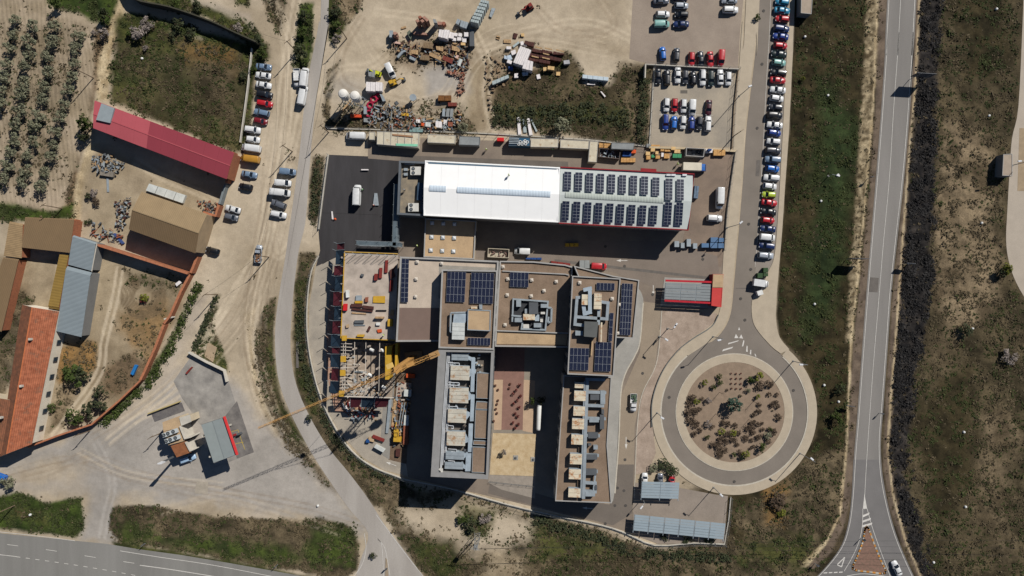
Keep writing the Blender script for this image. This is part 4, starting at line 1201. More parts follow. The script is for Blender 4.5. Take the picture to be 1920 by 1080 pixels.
def obox(mb, px, z0, z1, h=None):
    """prism with outline px given at height z1"""
    return mb.prism([P(*q, z1 if h is None else h) for q in px], z0, z1)
def rectpx(x0, y0, x1, y1):
    return [(x0, y0),(x1, y0),(x1, y1),(x0, y1)]
# ---- the main complex
# north-west roof with the long solar strip
bA, _ = building('office_building', 'office wing with a beige gravel roof between slab and west block', 'building', [(750,481),(935,489),(930,640),(742,641)], 11.2, W_PALE, R_BEIGE, (.45,.6, None), rows=(1,4.3,7.6))
mb = MB(); mb.poly([P3(*q, 11.2,11.235) for q in ((745,577),(928,578),(926,637),(743,638))]); mb.build('lower_roof_field', R_MAUVE, bA)
mb = MB(); mb.poly([P3(*q, 11.2,11.235) for q in ((826,497),(930,502),(930,508),(829,505),(829,560),(822,560),(823,500))]); mb.build('walkway_strip', mat('grey_walk_slab', (160,154,144)), bA)
bW, _ = building('office_building', 'tall west block with two large solar fields on its brown roof', 'building', [(828,505),(933,507),(926,656),(822,653)], 14.9, W_GREY, R_BROWN, (.4,.6, None), rows=(1,4.3,7.6,11))
# plant wing with sunken deck
ow = [(822,656),(926.5,658),(915,899),(807.5,894)]
pts = ccw([P(*q, 15.5) for q in ow]); c_ = np.mean(pts, axis=0)
bP = thing('plant_wing', 'west wing with an open roof deck full of silver ducts', 'building', (c_[0], c_[1], 0))
MB().prism(pts, 0,12.6).build('wall', W_GREY, bP)
inn = ccw([P(*q, 15.5) for q in ((836,660),(921,661),(911,891),(822,886))])
mb = MB(); mb.poly([(*q, 12.62) for q in inset(pts, .3)]); mb.build('roof', mat('plant_deck', (112,104,96), var=.15), bP)
ring_mesh(MB(), pts, inn, 12.62,15.5).build('parapet', mat('parapet_grey', (150,149,147), var=.08), bP)
for i in range(4): windows(bP, pts[i], pts[(i + 1) % 4], (1,4.3,7.6,10.4), w=2.2)
# middle block, east block and right strip
bB, _ = building('office_building', 'middle block with a brown roof and sunken plant bay', 'building', [(937,489),(1000,490),(1060,496),(1074,500),(1068,652),(928,650)], 8.9, W_PALE, R_BROWN, (.35,.5, None), rows=(1,4.6))
mb = MB(); mb.poly([P3(*q, 9.3,9.06) for q in ((933,621),(1064,627),(1062,647),(931,645))]); mb.build('tan_roof_strip', R_TAN, bB)
wall_line(MB(), [P(*q, 9.6) for q in ((931,620),(1066,625))], 8.95,9.6,.3).build('roof_kerb', PARA, bB)
wall_line(MB(), [P(*q, 9.4) for q in ((942,508),(1060,514),(1067,516))], 8.95,9.35,.3).build('roof_kerb', PARA, bB)
bC, _ = building('office_building', 'tall east block with ducts and dark solar fields on its roof', 'building', [(1073,517),(1164,522),(1151,706),(1064,702)], 13.5, W_GREY, R_BROWN, (.3,.5, None), rows=(1,4.3,7.6,10.4))
bD, _ = building('office_building', 'narrow stair strip with a long solar field right of the east block', 'building', [(1076,498),(1150,517),(1199,525),(1188,635),(1130,632)], 10.4, W_PALE, R_BROWN, (.3,.45, None), rows=(1,4.3,7))
bE, ptsE = building('office_building', 'east wing with a brown roof and a row of rusty topped units', 'building', [(1057,704),(1147,707),(1139,835),(1147,944),(1041,940)], 8.8, W_PALE, R_BROWN, (.25,.35, None), rows=(1,4.6))
solar('narrow solar strip along the left edge of the beige roof', [(753,485),(767,485.5),(765,567),(751,566.5)], 2,9,11.75)
solar('left of the two large solar fields on the tall west block', [(839,509),(874,510),(871,567),(836,566)], 5,4,15.4)
solar('right of the two large solar fields on the tall west block', [(884,511),(927,512),(924,570),(880,569)], 6,4,15.4)
solar('single row of panels at the bottom of the tall west block', [(877,633),(920,634),(919,648),(876,647)], 7,1,15.4)
solar('two rows of panels on the middle block below the curved edge', [(956,510),(991,511),(991,539),(956,538)], 5,2,9.4)
solar('single short row of panels at the top of the east block', [(1119,530),(1153,531),(1152,545),(1118,544)], 5,1,14.0)
solar('thin column of four panels near the right edge of east block', [(1143.5,586),(1151,587),(1147.5,640),(1140.5,640)], 1,4,14.0)
solar('lower left solar field of the east block', [(1069,652),(1105,653),(1103,695),(1067,694)], 5,3,14.0)
solar('lower right solar field of the east block', [(1117,641),(1147,642),(1145,697),(1114,696)], 4,4,14.0)
solar('long solar field on the narrow stair strip', [(1166,531),(1187,532),(1182,629),(1161,628)], 4,8,10.95)
# ---- solar hall
HZ = 9.0
def hall_z(x, y):
    # ridge between the two eaves
    yn = P(1050 + 0 * x, 316, HZ)[1]; ys_ = P(1047,417, HZ)[1]
    u = x * S / (1 - HZ / H) + 960
    yN = (540 - (301 + (u - 797) * (326 - 301) / (1301 - 797))) * (1 - HZ / H) / S
    yS = (540 - (404 + (u - 794) * (430 - 404) / (1290 - 794))) * (1 - HZ / H) / S
    ym = (yN + yS) / 2; hw_ = (yN - yS) / 2
    return HZ + .9 * max(0,1 - abs(y - ym) / hw_)
WHITE_ROOF = mat('white_roof_membrane', (252,252,250), var=.02, fine=.01, scale=.4, rough=.6)
WHITE_ROOF.node_tree.nodes['Principled BSDF'].inputs['Base Color']
GREY_ROOF = mat('pale_grey_roof_sheet', (196,203,200), var=.04, scale=.3, fine=.04)
RED_TRIM = mat('red_trim', (150,40,46), var=.1)
x_, y_ = P(1048,366,0)
hall = thing('factory_hall', 'long hall with a bright white roof half and a solar roof half', 'building', (x_, y_, 0))
o_ = [P(797,301, HZ), P(1050,313.5, HZ), P(1301,326, HZ), P(1290,430, HZ), P(1047,417, HZ), P(794,404, HZ)]
MB().prism(inset(ccw(o_),.15),0, HZ - .05).build('wall', mat('hall_wall', (150,146,142), var=.06), hall)
def gable(mb, nw, ne, se, sw, dz=0.0):
    n_, s_ = [P(*q, HZ) for q in (nw, ne)], [P(*q, HZ) for q in (sw, se)]
    rw = ((n_[0][0] + s_[0][0]) / 2,(n_[0][1] + s_[0][1]) / 2); re = ((n_[1][0] + s_[1][0]) / 2,(n_[1][1] + s_[1][1]) / 2)
    mb.poly([(*n_[0], HZ + dz),(*rw, HZ + .9 + dz),(*re, HZ + .9 + dz),(*n_[1], HZ + dz)])
    mb.poly([(*rw, HZ + .9 + dz),(*s_[0], HZ + dz),(*s_[1], HZ + dz),(*re, HZ + .9 + dz)])
    mb.poly([(*n_[1], HZ + dz),(*re, HZ + .9 + dz),(*s_[1], HZ + dz)]); mb.poly([(*n_[0], HZ + dz),(*s_[0], HZ + dz),(*rw, HZ + .9 + dz)])
    return mb
for i in range(8):     # white roof panels, one bay each
    f0, f1 = i / 8,(i + 1) / 8
    def e(a, b, f): return (a[0] + (b[0] - a[0]) * f, a[1] + (b[1] - a[1]) * f)
    mb = gable(MB(), e((797,301),(1050,314), f0), e((797,301),(1050,314), f1 - .0005), e((794,404),(1047,417), f1 - .0005), e((794,404),(1047,417), f0),.35)
    mb.build('roof_panel', WHITE_ROOF, hall)
mb = MB(); ring_mesh(mb, ccw([P(*q, HZ + .6) for q in ((797,301),(1050,314),(1047,417),(794,404))]), inset(ccw([P(*q, HZ + .6) for q in ((797,301),(1050,314),(1047,417),(794,404))]),.3), HZ, HZ + .6); mb.build('parapet', WHITE_ROOF, hall)
mb = MB(); mb.poly([P3(*q, HZ + .5, HZ + .52) for q in ((803,302.5),(1044,314.5),(1044,317.5),(803,306.5))]); mb.build('gutter', mat('blue_grey_gutter', (88,120,142)), hall)
gable(MB(),(1050.5,314),(1301,326.5),(1290,430),(1047.5,417)).build('roof', GREY_ROOF, hall)
wall_line(MB(), [P(*q, HZ + .4) for q in ((1051,313),(1302,326),(1291,431),(1048,418))], HZ - .5, HZ + .4,.3).build('red_edge', RED_TRIM, hall)
MB().prism([P(*q, HZ - .2) for q in ((1202,315),(1231,316.5),(1231,323),(1202,321.5))], HZ - .8, HZ - .25).build('red_canopy', RED_TRIM, hall)
SKYL = mat('pale_skylight', (206,220,232), var=.05, scale=.6, ribs=(0,.8,.08))
SKYL2 = mat('greenish_skylight', (184,192,184), var=.05, scale=.6, ribs=(0,.8,.06))
def barrel(px0, px1, r_, m, z, name='skylight'):
    a, b = Vector((*P(*px0, z), z)), Vector((*P(*px1, z), z))
    d = (b - a).normalized(); n_ = Vector((-d.y, d.x, 0)); mb = MB(); K = 7
    ring_ = [(math.cos(math.pi * k / K), math.sin(math.pi * k / K)) for k in range(K + 1)]
    for k in range(K):
        mb.poly([tuple(p + n_ * (r_ * c[0]) + Vector((0,0, r_ * .4 * c[1]))) for p, c in ((a, ring_[k]),(a, ring_[k + 1]),(b, ring_[k + 1]),(b, ring_[k]))])
    for p in (a, b): mb.poly([tuple(p + n_ * (r_ * c[0]) + Vector((0,0, r_ * .4 * c[1]))) for c in ring_])
    return mb.build(name, m, hall)
barrel((1060,365.5),(1244,376),.85, SKYL2,9.75)
barrel((805,353),(836,354.5),.9, SKYL, 10.1); barrel((857,356),(1032,364.5),.9, SKYL, 10.1)
tx = [385,468,550,632,715,797,880,962,1047,1145,1230]; tt = [205,210,215,220,225,230,235,240,248,256,262]; tb = [345,350,356,361,366,371,376,380,388,420,424]
bx = [370,452,535,617,700,782,865,947,1030,1138,1222]; bt = [428,432,436,441,445,450,455,459,461,437,440]; bb_ = [570,575,580,584,588,592,596,600,602,605,608]
for k, (xx, t0, t1, nm) in enumerate(list(zip(tx, tt, tb, ['upper'] * 11)) + list(zip(bx, bt, bb_, ['lower'] * 11))):
    x0 = 960 + (xx + 4) / 4; y0 = 270 + t0 / 4; y1 = 270 + t1 / 4
    solar('solar column on the hall roof, %s from the left in the %s row' % (ORD[k % 11], nm), [(x0 + 1, y0),(x0 + 14.5, y0 + .5),(x0 + 13, y1 + .5),(x0 - .5, y1)], 2,7 if k % 11 > 8 else 6,9.9,
          zf=lambda x, y: hall_z(x, y) + .55, group='solar columns on the hall roof')
for x0 in (1253,1262,1283):
    MB().box(*P(x0,328.5, HZ), HZ + .1,1.2,.5,.5).build('vent', mat('white_vent', (225,228,230)), hall)
# hall's west service patio
pat = [(748,301),(800,303),(795,405),(744,402)]
pts = ccw([P(*q, 8) for q in pat]); c_ = np.mean(pts, axis=0)
bS = thing('service_patio', 'grey walled roof patio with two fan units left of hall', 'building', (c_[0], c_[1], 0))
MB().prism(pts, 0,6.4).build('wall', mat('blue_grey_wall', (92,102,112)), bS)
mb = MB(); mb.poly([(*q, 6.42) for q in inset(pts, .3)]); mb.build('roof', mat('patio_floor', (150,136,114), var=.2, scale=.6, c2=(118,112,102)), bS)
ring_mesh(MB(), pts, inset(pts, .55),6.4,8).build('parapet', mat('dark_parapet', (104,110,116)), bS)
METAL = mat('galvanised_metal', (160,170,176), rough=.5, metal=.1, var=.12, scale=.8)
DUCT = mat('silver_blue_duct', (176,190,200), rough=.4, metal=.1, var=.14, scale=.6)
RUSTY = mat('rusty_unit_top', (204,198,182), var=.1, scale=.5, rust=((166,130,96),.6,.5))
CREAMU = mat('cream_unit', (222,210,184), var=.1, rust=((176,120,72),.8,.5))
DARKG = mat('dark_grey_unit', (92,96,100), var=.1)
WUNIT = mat('white_fan_unit', (214,212,204), var=.08, scale=1)
BLK = mat('fan_black', (24,25,28))
def fan_unit(px, py, z, w, l, h, nf, label, rot=0, m=None):
    x, y = P(px, py, z + h)
    r = thing('fan_unit', label, 'air conditioner', (x, y, z), rot)
    MB().box(0,0,.12, w, l, h - .12).build('casing', m or WUNIT, r, world=False)
    MB().box(0,0,0, w * .9, l * .8,.12).build('feet', DARKG, r, world=False)
    for k in range(nf):
        yy = (k - (nf - 1) / 2) * l / nf
        f = MB().lathe(-w * .22, yy, [(l / nf * .42, h),(l / nf * .42, h + .08),(l / nf * .36, h + .08)], 14).build('fan_shroud', BLK, r, world=False)
        mb = MB()
        for a in range(3):
            mb.box(-w * .22, yy, h + .09, l / nf * .7,.07,.02, a * math.pi / 3)
        mb.build('fan_blades', METAL, f, world=False).location = (0,0,0)
    return r
fan_unit(779,320,6.45,2.9,2.3,1.3,2, 'white twin fan unit at the top of the service patio')
fan_unit(775,388.5,6.45,2.9,2.3,1.3,2, 'white twin fan unit at the bottom of the service patio')
def box_thing(name, label, cat, px, z0, z1, m, group=None, extra=None):
    pts = [P(*q, z1) for q in px]; c = np.mean(pts, axis=0)
    o = MB().prism(ccw(pts), z0, z1).build(name, m, label=label, cat=cat, group=group)
    return o
box_thing('roof_duct', 'dark blue duct box on the hall side of the service patio', 'duct', [(783,342),(794,343),(792,376),(781,375)], 6.45,7.6, mat('navy_duct', (52,74,96)))
box_thing('roof_duct', 'small grey duct beside the lower fan unit', 'duct', [(788,377),(794,377),(793,397),(787,397)], 6.45,7.4, DARKG)
for k, (a, b_) in enumerate((((758,303),(777,304)),((757,315),(764,315)),((757,324),(764,324)))):
    box_thing('cable_box', 'pale cable box on the service patio, %s from its top' % ORD[k], 'box', [(a[0], a[1]),(b_[0], b_[1]),(b_[0], b_[1] + 5),(a[0], a[1] + 5)], 6.45,7.1, METAL, 'cable boxes')
# annex with six skylight domes
bN, _ = building('annex', 'low beige annex with nine small skylight domes below the white roof', 'building', [(797,409),(893,414),(889,486),(794,482)], 4.1, W_CREAM, R_TAN, (.3,.4, PARA), rows=(1.2,))
for i, (px, py) in enumerate(((810,418),(831,419),(852,420),(809,444),(830,445),(851.5,446),(807.5,469),(829,470),(850,471))):
    x, y = P(px, py, 4.6); r = thing('skylight_dome', 'white skylight dome in the %s row, %s from left, on the annex roof' % (ORD[i // 3], ORD[i % 3]), 'skylight', (x, y, 4.13),0, 'skylight domes')
    MB().box(0,0,0,1.1,1.1,.3).build('upstand', METAL, r, world=False); MB().box(0,0,.3,.9,.9,.22, taper=.3).build('dome', mat('dome_white', (225,228,230)), r, world=False)
# small round/square roof vents
for i, (px, py, z, nm) in enumerate(((782,491,11.3, 'beige roof, near its top edge'),(780,523,11.3, 'beige roof, middle'),(779,556,11.3, 'beige roof, near the brown field'),(828,494,11.3, 'beige roof, by the walkway strip'),
                           (943,500,9, 'middle block, at its top left corner'),(997,525,9, 'middle block, right of the panels'),(1043,528,9, 'middle block, beside the east block'),(952,523,9, 'middle block, left of its panels'),
                           (951,553,9, 'middle block, left above the plant bay'),(996,555,9, 'middle block, above the plant bay'),(1020,545,9, 'middle block, upper middle'),(947,609,9, 'middle block, left of the plant bay'),
                           (1087,530,13.6, 'east block, at its top left'),(1148,560,13.6, 'east block, right of its cream unit'),(1161,571,10.5, 'stair strip, beside the panels'),(1159,625,10.5, 'stair strip, near the bottom'))):
    x, y = P(px, py, z + .4); r = thing('roof_vent', 'small pale vent on the ' + nm, 'roof vent', (x, y, z - .05), rnd.uniform(-.1,.2), 'small roof vents')
    MB().box(0,0,0,.7,.7,.45).build('base', METAL, r, world=False); MB().box(0,0,.45,.9,.9,.2, taper=.35).build('cowl', mat('vent_cowl', (214,204,190)), r, world=False)
# ---- rooftop plant
def ahu(label, x0, y0, x1, y1, z, h, m, duct=None, group='air handling units'):
    """unit with ribbed top: casing, lid panels, duct to the east"""
    xa, ya = P(x0, y0, z + h); xb, yb = P(x1, y1, z + h); w, l = abs(xb - xa), abs(ya - yb)
    r = thing('air_handling_unit', label, 'ventilation unit', ((xa + xb) / 2,(ya + yb) / 2, z),-.035, group)
    MB().box(0,0,.2, w, l, h - .25).build('casing', DUCT, r, world=False)
    MB().box(0,0,0, w * .94, l * .9,.2).build('base_frame', DARKG, r, world=False)
    n = max(2, int(round(l / 1.15)))
    me = MB().box(0,0,0, w * 1.02, l / n - .07,.09).mesh('lid_panel', m)
    for k in range(n):
        linkobj('lid_panel', me, r, (0,(k - (n - 1) / 2) * l / n, h - .05))
    if duct:
        for (dx0, dy, dw, dl, dz) in duct:
            mb = MB(); mb.prism([(w / 2,-l * .32),(w / 2 + dx0 * .5, dy - dl / 2),(w / 2 + dx0 * .5, dy + dl / 2),(w / 2, l * .32)], h * .3, h * .85)
            mb.box(w / 2 + dx0 * .5 + dw / 2, dy, h * .3, dw, dl, h * .5); mb.build('duct', DUCT, r, world=False)
    return r
zP = 12.65
for i, (y0, y1, x0, x1) in enumerate(((664.5,676,847,878),(686,713,845,880),(727,756,843,878),(767,793,840,874),(809,836,838,872),(848,862,836,870),(868,880,834,868))):
    ahu('silver ducted unit with a stained top, %s from the top in the west wing' % ORD[i], x0, y0, x1, y1, zP, 2.0, RUSTY if i in (1,2,3,4) else METAL, [(1.6,.5 if i % 2 else -.4,.9,1.0,0)])
def pipe_thing(label, pts, r_, m, name='pipe_run', cat='pipes', group=None):
    mb = MB(); q = [Vector(P3(a, b, z)) for a, b, z in pts]
    for a, b in zip(q, q[1:]): mb.tube(a, b, r_, n=6)
    return mb.build(name, m, label=label, cat=cat, group=group)
PIPEW = mat('insulated_pipe', (220,224,228), rough=.4, metal=.05)
for i, dx in enumerate((0,2.2,4.4,7.5,10)):
    pipe_thing('bright insulated pipe, %s from the left along the west wing parapet' % ORD[i], [(836 + dx + 3,657,14.0),(828 + dx + 2,790,14.0),(824 + dx + 1.5,882 - i * 5,14.0)], .11, PIPEW, group='pipes along the west wing')
for i, (y_, xx) in enumerate(((657,880),(680,861),(717,861),(722,850),(762,858),(798,850),(842,856),(864,852))):
    pipe_thing('bright pipes crossing the west wing deck, %s set from the top' % ORD[i], [(840, y_, 14.2),(xx, y_ + 1,14.2),(xx, y_ + 6,14.2),(846, y_ + 5,14.2)], .1, PIPEW, group='cross pipes of the west wing')
for i, (a, b, c, d) in enumerate(((884,672,891,735),(883,740,890,790),(879,795,887,850),(874,848,884,884))):
    o = box_thing('roof_duct', 'silver upright duct run in the west wing, %s from the top' % ORD[i], 'duct', [(a, b),(c, b),(c - 2, d),(a - 2, d)], zP, 14.4, DUCT, 'long ducts of the west wing')
for i, (x0, y0, x1, y1) in enumerate(((894,699,920,747),(893,753,917,767),(891,768,916,822),(888,826,913,834),(886,838,912,886))):
    r_, _ = building('plant_housing', 'tan roofed box housing, %s from the top along the courtyard side' % ORD[i], 'plant housing', [(x0, y0),(x1, y0 + 1),(x1 - 1.6, y1 + 1),(x0 - 1.6, y1)], 14.7, METAL, R_BROWN, (.12,.1, METAL), group='tan plant housings', px_h=14.8)
box_thing('access_hatch', 'beige hatch at the top right corner of the plant wing deck', 'roof hatch', [(898,656),(923,657),(922,664),(898,664)], zP, 14.6, R_BROWN)
fan_unit(824.5,886,13.2,1.5,1.5,2.0,1, 'white round fan unit at the bottom left corner of the plant wing')
# clutter of the deck: valves and cable trays
spots = [(rnd.uniform(884,908), rnd.uniform(664,700)) for i in range(12)] + [(rnd.uniform(846,884), rnd.choice([682,720,760,801,842]) + rnd.uniform(-4,4)) for i in range(14)]
for i, (px, py) in enumerate(sorted(spots, key=lambda q: q[1])):
    box_thing('pump_box', 'small pump or valve box between west wing ducts, %s from the top' % ORD[i], 'pump', [(px, py),(px + rnd.uniform(2,6), py),(px + 4, py + rnd.uniform(2,5)),(px, py + 3)], zP, zP + rnd.uniform(.5,1.4), rnd.choice([METAL, DUCT, RUSTY, DARKG, BLK]), 'small boxes between the ducts')
# west block top plant
box = building('plant_housing', 'square tan roofed plant room on the tall west block', 'plant room', [(877,580),(920,582),(919,621),(876,619)], 17.0, METAL, R_TAN, (.2,.15, METAL), px_h=17.15)
ahu('ribbed pale unit left of the square plant room', 848,605,871,637,14.95,1.6, mat('pale_unit_top', (208,212,208)), None)
box_thing('roof_duct', 'silver hood duct above the ribbed unit on the west block', 'duct', [(851,589),(877,588),(877,598),(871,607),(849,607)], 14.95,16.4, DUCT)
pipe_thing('pale square duct loop left of the ribbed unit', [(878,586,16),(845,587,16),(844,622,16),(849,623,16)], .28, METAL)
box_thing('roof_duct', 'dark recess box with pale top above the plant room', 'duct', [(883,575),(897,575),(897,579),(883,579)], 14.95,15.9, CREAMU)
box_thing('roof_duct', 'thin chimney vent above the plant room', 'vent', [(898,571),(904,571),(904,580),(899,580)], 14.95,16.6, METAL)
# middle block plant bay
mb = MB(); o_ = ccw([P(*q, 9.4) for q in ((961,559),(1029,564),(1024,620),(976,618),(978,606),(959,603))]); ring_mesh(mb, o_, inset(o_, .45),8.93,9.9)
mb.build('bay_wall', METAL, label='low grey wall round the plant bay of the middle block', cat='roof wall')
mb = MB(); mb.poly([(*q, 9.0) for q in inset(o_, .5)]); mb.build('bay_floor', mat('bay_floor', (62,64,68), var=.3, scale=1), label='dark floor of the plant bay on the middle block', cat='roof floor')
for i, (x0, y0, x1, y1, h_, m_, nm) in enumerate(((992,567,1009,589,2.0, DARKG, 'dark grey cube cooler'),(981,589,1003,600,1.9, CREAMU, 'cream topped unit with rust'),(968,563,977,575,1.5, METAL, 'small grey condenser'),(1014,570,1026,577,1.5, METAL, 'grey condenser at the right'),
                                 (965,596,979,604,1.5, METAL, 'grey box at the left wall'),(1001,606,1015,614,1.5, METAL, 'round fan condenser'),(1013,598,1018,604,1.2, WUNIT, 'white little box'),(1014,585,1022,589,1.0, WUNIT, 'white flat box'),(981,608,992,616,.8, WUNIT, 'low white box'),
                                 (984,579,990,588,1.2, METAL, 'narrow silver box'),(1003,590,1011,602,1.0, DUCT, 'silver duct stub'))):
    box_thing('roof_unit', nm + ' in the plant bay of the middle block', 'roof unit', rectpx(x0, y0, x1, y1),9.02,9.02 + h_, m_, 'units in the plant bay')
pipe_thing('grey duct loop outside the plant bay', [(1026,577,9.8),(1034,578,9.8),(1033,604,9.8),(1027,605,9.8),(1028,594,9.8)], .35, METAL)
pipe_thing('grey straight duct across the plant bay', [(959,592,9.8),(980,594,9.8)], .3, METAL)
# east block plant
zC = 13.6
ahu('tall cream unit with rust, right of the east block duct loop', 1114,550,1128,580, zC, 2.0, CREAMU, None)
ahu('small cream unit inside the east block duct loop', 1091,552,1102,572, zC, 2.0, CREAMU, None)
box_thing('roof_unit', 'dark grey square unit in the middle of the east block', 'roof unit', [(1096,603),(1122,604),(1119,633),(1095,631)], zC, zC + 2.4, mat('dark_unit_top', (98,100,98), var=.08))
box_thing('roof_unit', 'small pale grey unit left of the dark square unit', 'roof unit', [(1079,620),(1093,621),(1093,629),(1079,629)], zC, zC + 1.2, METAL)
def sq_duct(label, pts, w, m=None):
    mb = MB(); q = [Vector(P3(a, b, z)) for a, b, z in pts]
    for i, (a, b) in enumerate(zip(q, q[1:])):
        d = (b - a).normalized() * (w / 2 - .01 * (i % 3))
        mb.bar(a - d, b + d, w - .015 * (i % 2), w * .8 - .02 * (i % 3))
    return mb.build('roof_duct', m or METAL, label=label, cat='duct', group='roof ducts')
z_ = zC + 1.1
sq_duct('blue grey duct curling round the small cream unit', [(1097,543, z_),(1106,541, z_),(1106,585, z_),(1096,588, z_),(1094,572, z_)], 1.0, DUCT)
sq_duct('outer grey duct frame left of the cream units', [(1092,557, z_),(1082,558, z_),(1078,608, z_),(1095,610, z_)], .8)
sq_duct('lower grey duct frame crossing under the cream units', [(1080,594, z_),(1138,598, z_),(1140,568, z_),(1128,566, z_)], .8)
sq_duct('grey duct between the tall cream unit and dark unit', [(1123,580, z_),(1122,606, z_)], .8)
sq_duct('pale thin duct right of the dark unit', [(1128,606, z_),(1127,640, z_)], .4, CREAMU)
sq_duct('pale thin duct between the lower solar fields', [(1111,638, z_ - .6),(1109,665, z_ - .6)], .4, R_TAN)
# east wing plant
zE = 8.85
for i, (x0, y0, x1, y1) in enumerate(((1078,717,1094,728),(1077,733,1098,752),(1075.5,762,1096.5,780),(1073,785,1095,805),(1071.5,815,1093,834),(1069,851,1091,871),(1067,880,1089,899),(1066,916,1088,933))):
    ahu('cream rust-stained unit, %s from the top on the east wing' % ORD[i], x0, y0, x1, y1, zE, 1.7, CREAMU, None, 'cream units on the east wing')
sq_duct('long grey spine duct down the east wing roof', [(1101,716,10),(1098,800,10),(1094,932,10)], .9)
sq_duct('second thin duct beside the spine of the east wing', [(1096,716,10.4),(1089,932,10.4)], .35)
for i, (y_, xa) in enumerate(((711,1132),(735,1134),(760,1130),(784,1133),(816,1122),(853,1120),(883,1118),(905,1116),(921,1116))):
    sq_duct('grey cross duct on the east wing, %s from the top' % ORD[i], [(1100, y_, 9.9),(xa, y_ + 1,9.9)], .8)
for i, (x0, y0, x1, y1) in enumerate(((1126,733,1135,758),(1107,740,1124,750),(1125,778,1133,805),(1105,784,1123,792),(1128,769,1133,776),(1103,812,1122,822),(1113,836,1121,843),(1100,852,1120,862),(1099,881,1119,891),(1097,922,1116,931),(1116,911,1120,919),(1103,833,1109,836))):
    box_thing('roof_unit', 'slate grey box unit, %s counted from the top right of the east wing' % ORD[i], 'roof unit', rectpx(x0, y0, x1, y1), zE, zE + 1.5, DARKG if i % 3 else METAL, 'grey boxes on the east wing')
sq_duct('right-hand grey duct on the lower east wing', [(1117,884,9.9),(1113,920,9.9)], .5)
# white gas tank and courtyard bits
x, y = P(1010.5,783,1.5)
r = thing('gas_tank', 'long white gas tank standing in the courtyard shade', 'tank', (x, y, .1), math.radians(88))
mb = MB(); n = 14
prof = [(-3.9,.02),(-3.8,.4),(-3.5,.62),(-3.2,.7),(3.2,.7),(3.5,.62),(3.8,.4),(3.9,.02)]
secs = [[(a, rr * math.cos(2 * math.pi * k / n),1.1 + rr * math.sin(2 * math.pi * k / n)) for k in range(n)] for a, rr in prof]
loft(mb, secs); mb.build('tank_shell', mat('white_tank_paint', (235,235,230), rough=.4, var=.04), r, world=False, smooth=True)
for a in (-2.4,2.4): MB().box(a, 0,0,.4,1.2,.55).build('saddle', CONC_GREY, r, world=False)
for i, (px, py) in enumerate(((967,858),(1000,861))):
    x, y = P(px, py); r = thing('lamp_base', 'pale square lamp base on the yellow sand, %s one' % ('left' if not i else 'right'), 'lamp base', (x, y, .07),0, 'lamp bases on the sand')
    MB().box(0,0,0,1.4,1.3,.15).build('slab', CONC_GREY, r, world=False); MB().box(0,0,.15,.5,.5,.3).build('stub', DARKG, r, world=False)
# west side buildings
def ZP(bx, by, k):
    return lambda *pts: [(bx + a / k, by + b / k) for a, b in pts]
RED_ROOF = mat('red_sheet_roof', (146,58,70), var=.05, scale=.15, fine=.04, streak=(math.radians(20),6))
RED_ROOF2 = mat('faded_red_sheet_roof', (178,84,92), var=.05, scale=.15, fine=.04)
BROWN_ROOF = mat('brown_sheet_roof', (130,107,78), var=.08, scale=.3, fine=.06, ribs=(math.radians(20),.5,.12), c2=(126,104,76))
BARN_ROOF_SUNLIT = mat('sunlit_brown_sheet_roof', (156,134,102), var=.08, scale=.3, fine=.06, ribs=(math.radians(20),.5,.1))  # lighter copy of the brown sheet, paints sunlight onto the barn's upper slope
GREY_SHEET = mat('grey_sheet_roof', (134,145,150), var=.05, scale=.3, fine=.04, ribs=(math.radians(70),1.2,.06))
OLIVE_ROOF = mat('olive_sheet_roof', (146,118,58), var=.1, scale=.4, ribs=(math.radians(100),.8,.1))
TILE_ROOF = mat('terracotta_tiles', (184,112,80), var=.3, scale=.8, fine=.25, c2=(150,84,56), ribs=(math.radians(10),.5,.3), rust=((120,92,74),.35,.55))
TILE_ROOF2 = mat('old_and_shaded_tiles', (150,96,68), var=.3, scale=.8, fine=.25, c2=(116,80,60), ribs=(math.radians(10),.5,.3))  # darker tiles; also paint shade onto the farm building's west slope
CREST = mat('ridge_tiles', (206,120,76), var=.15, scale=2)
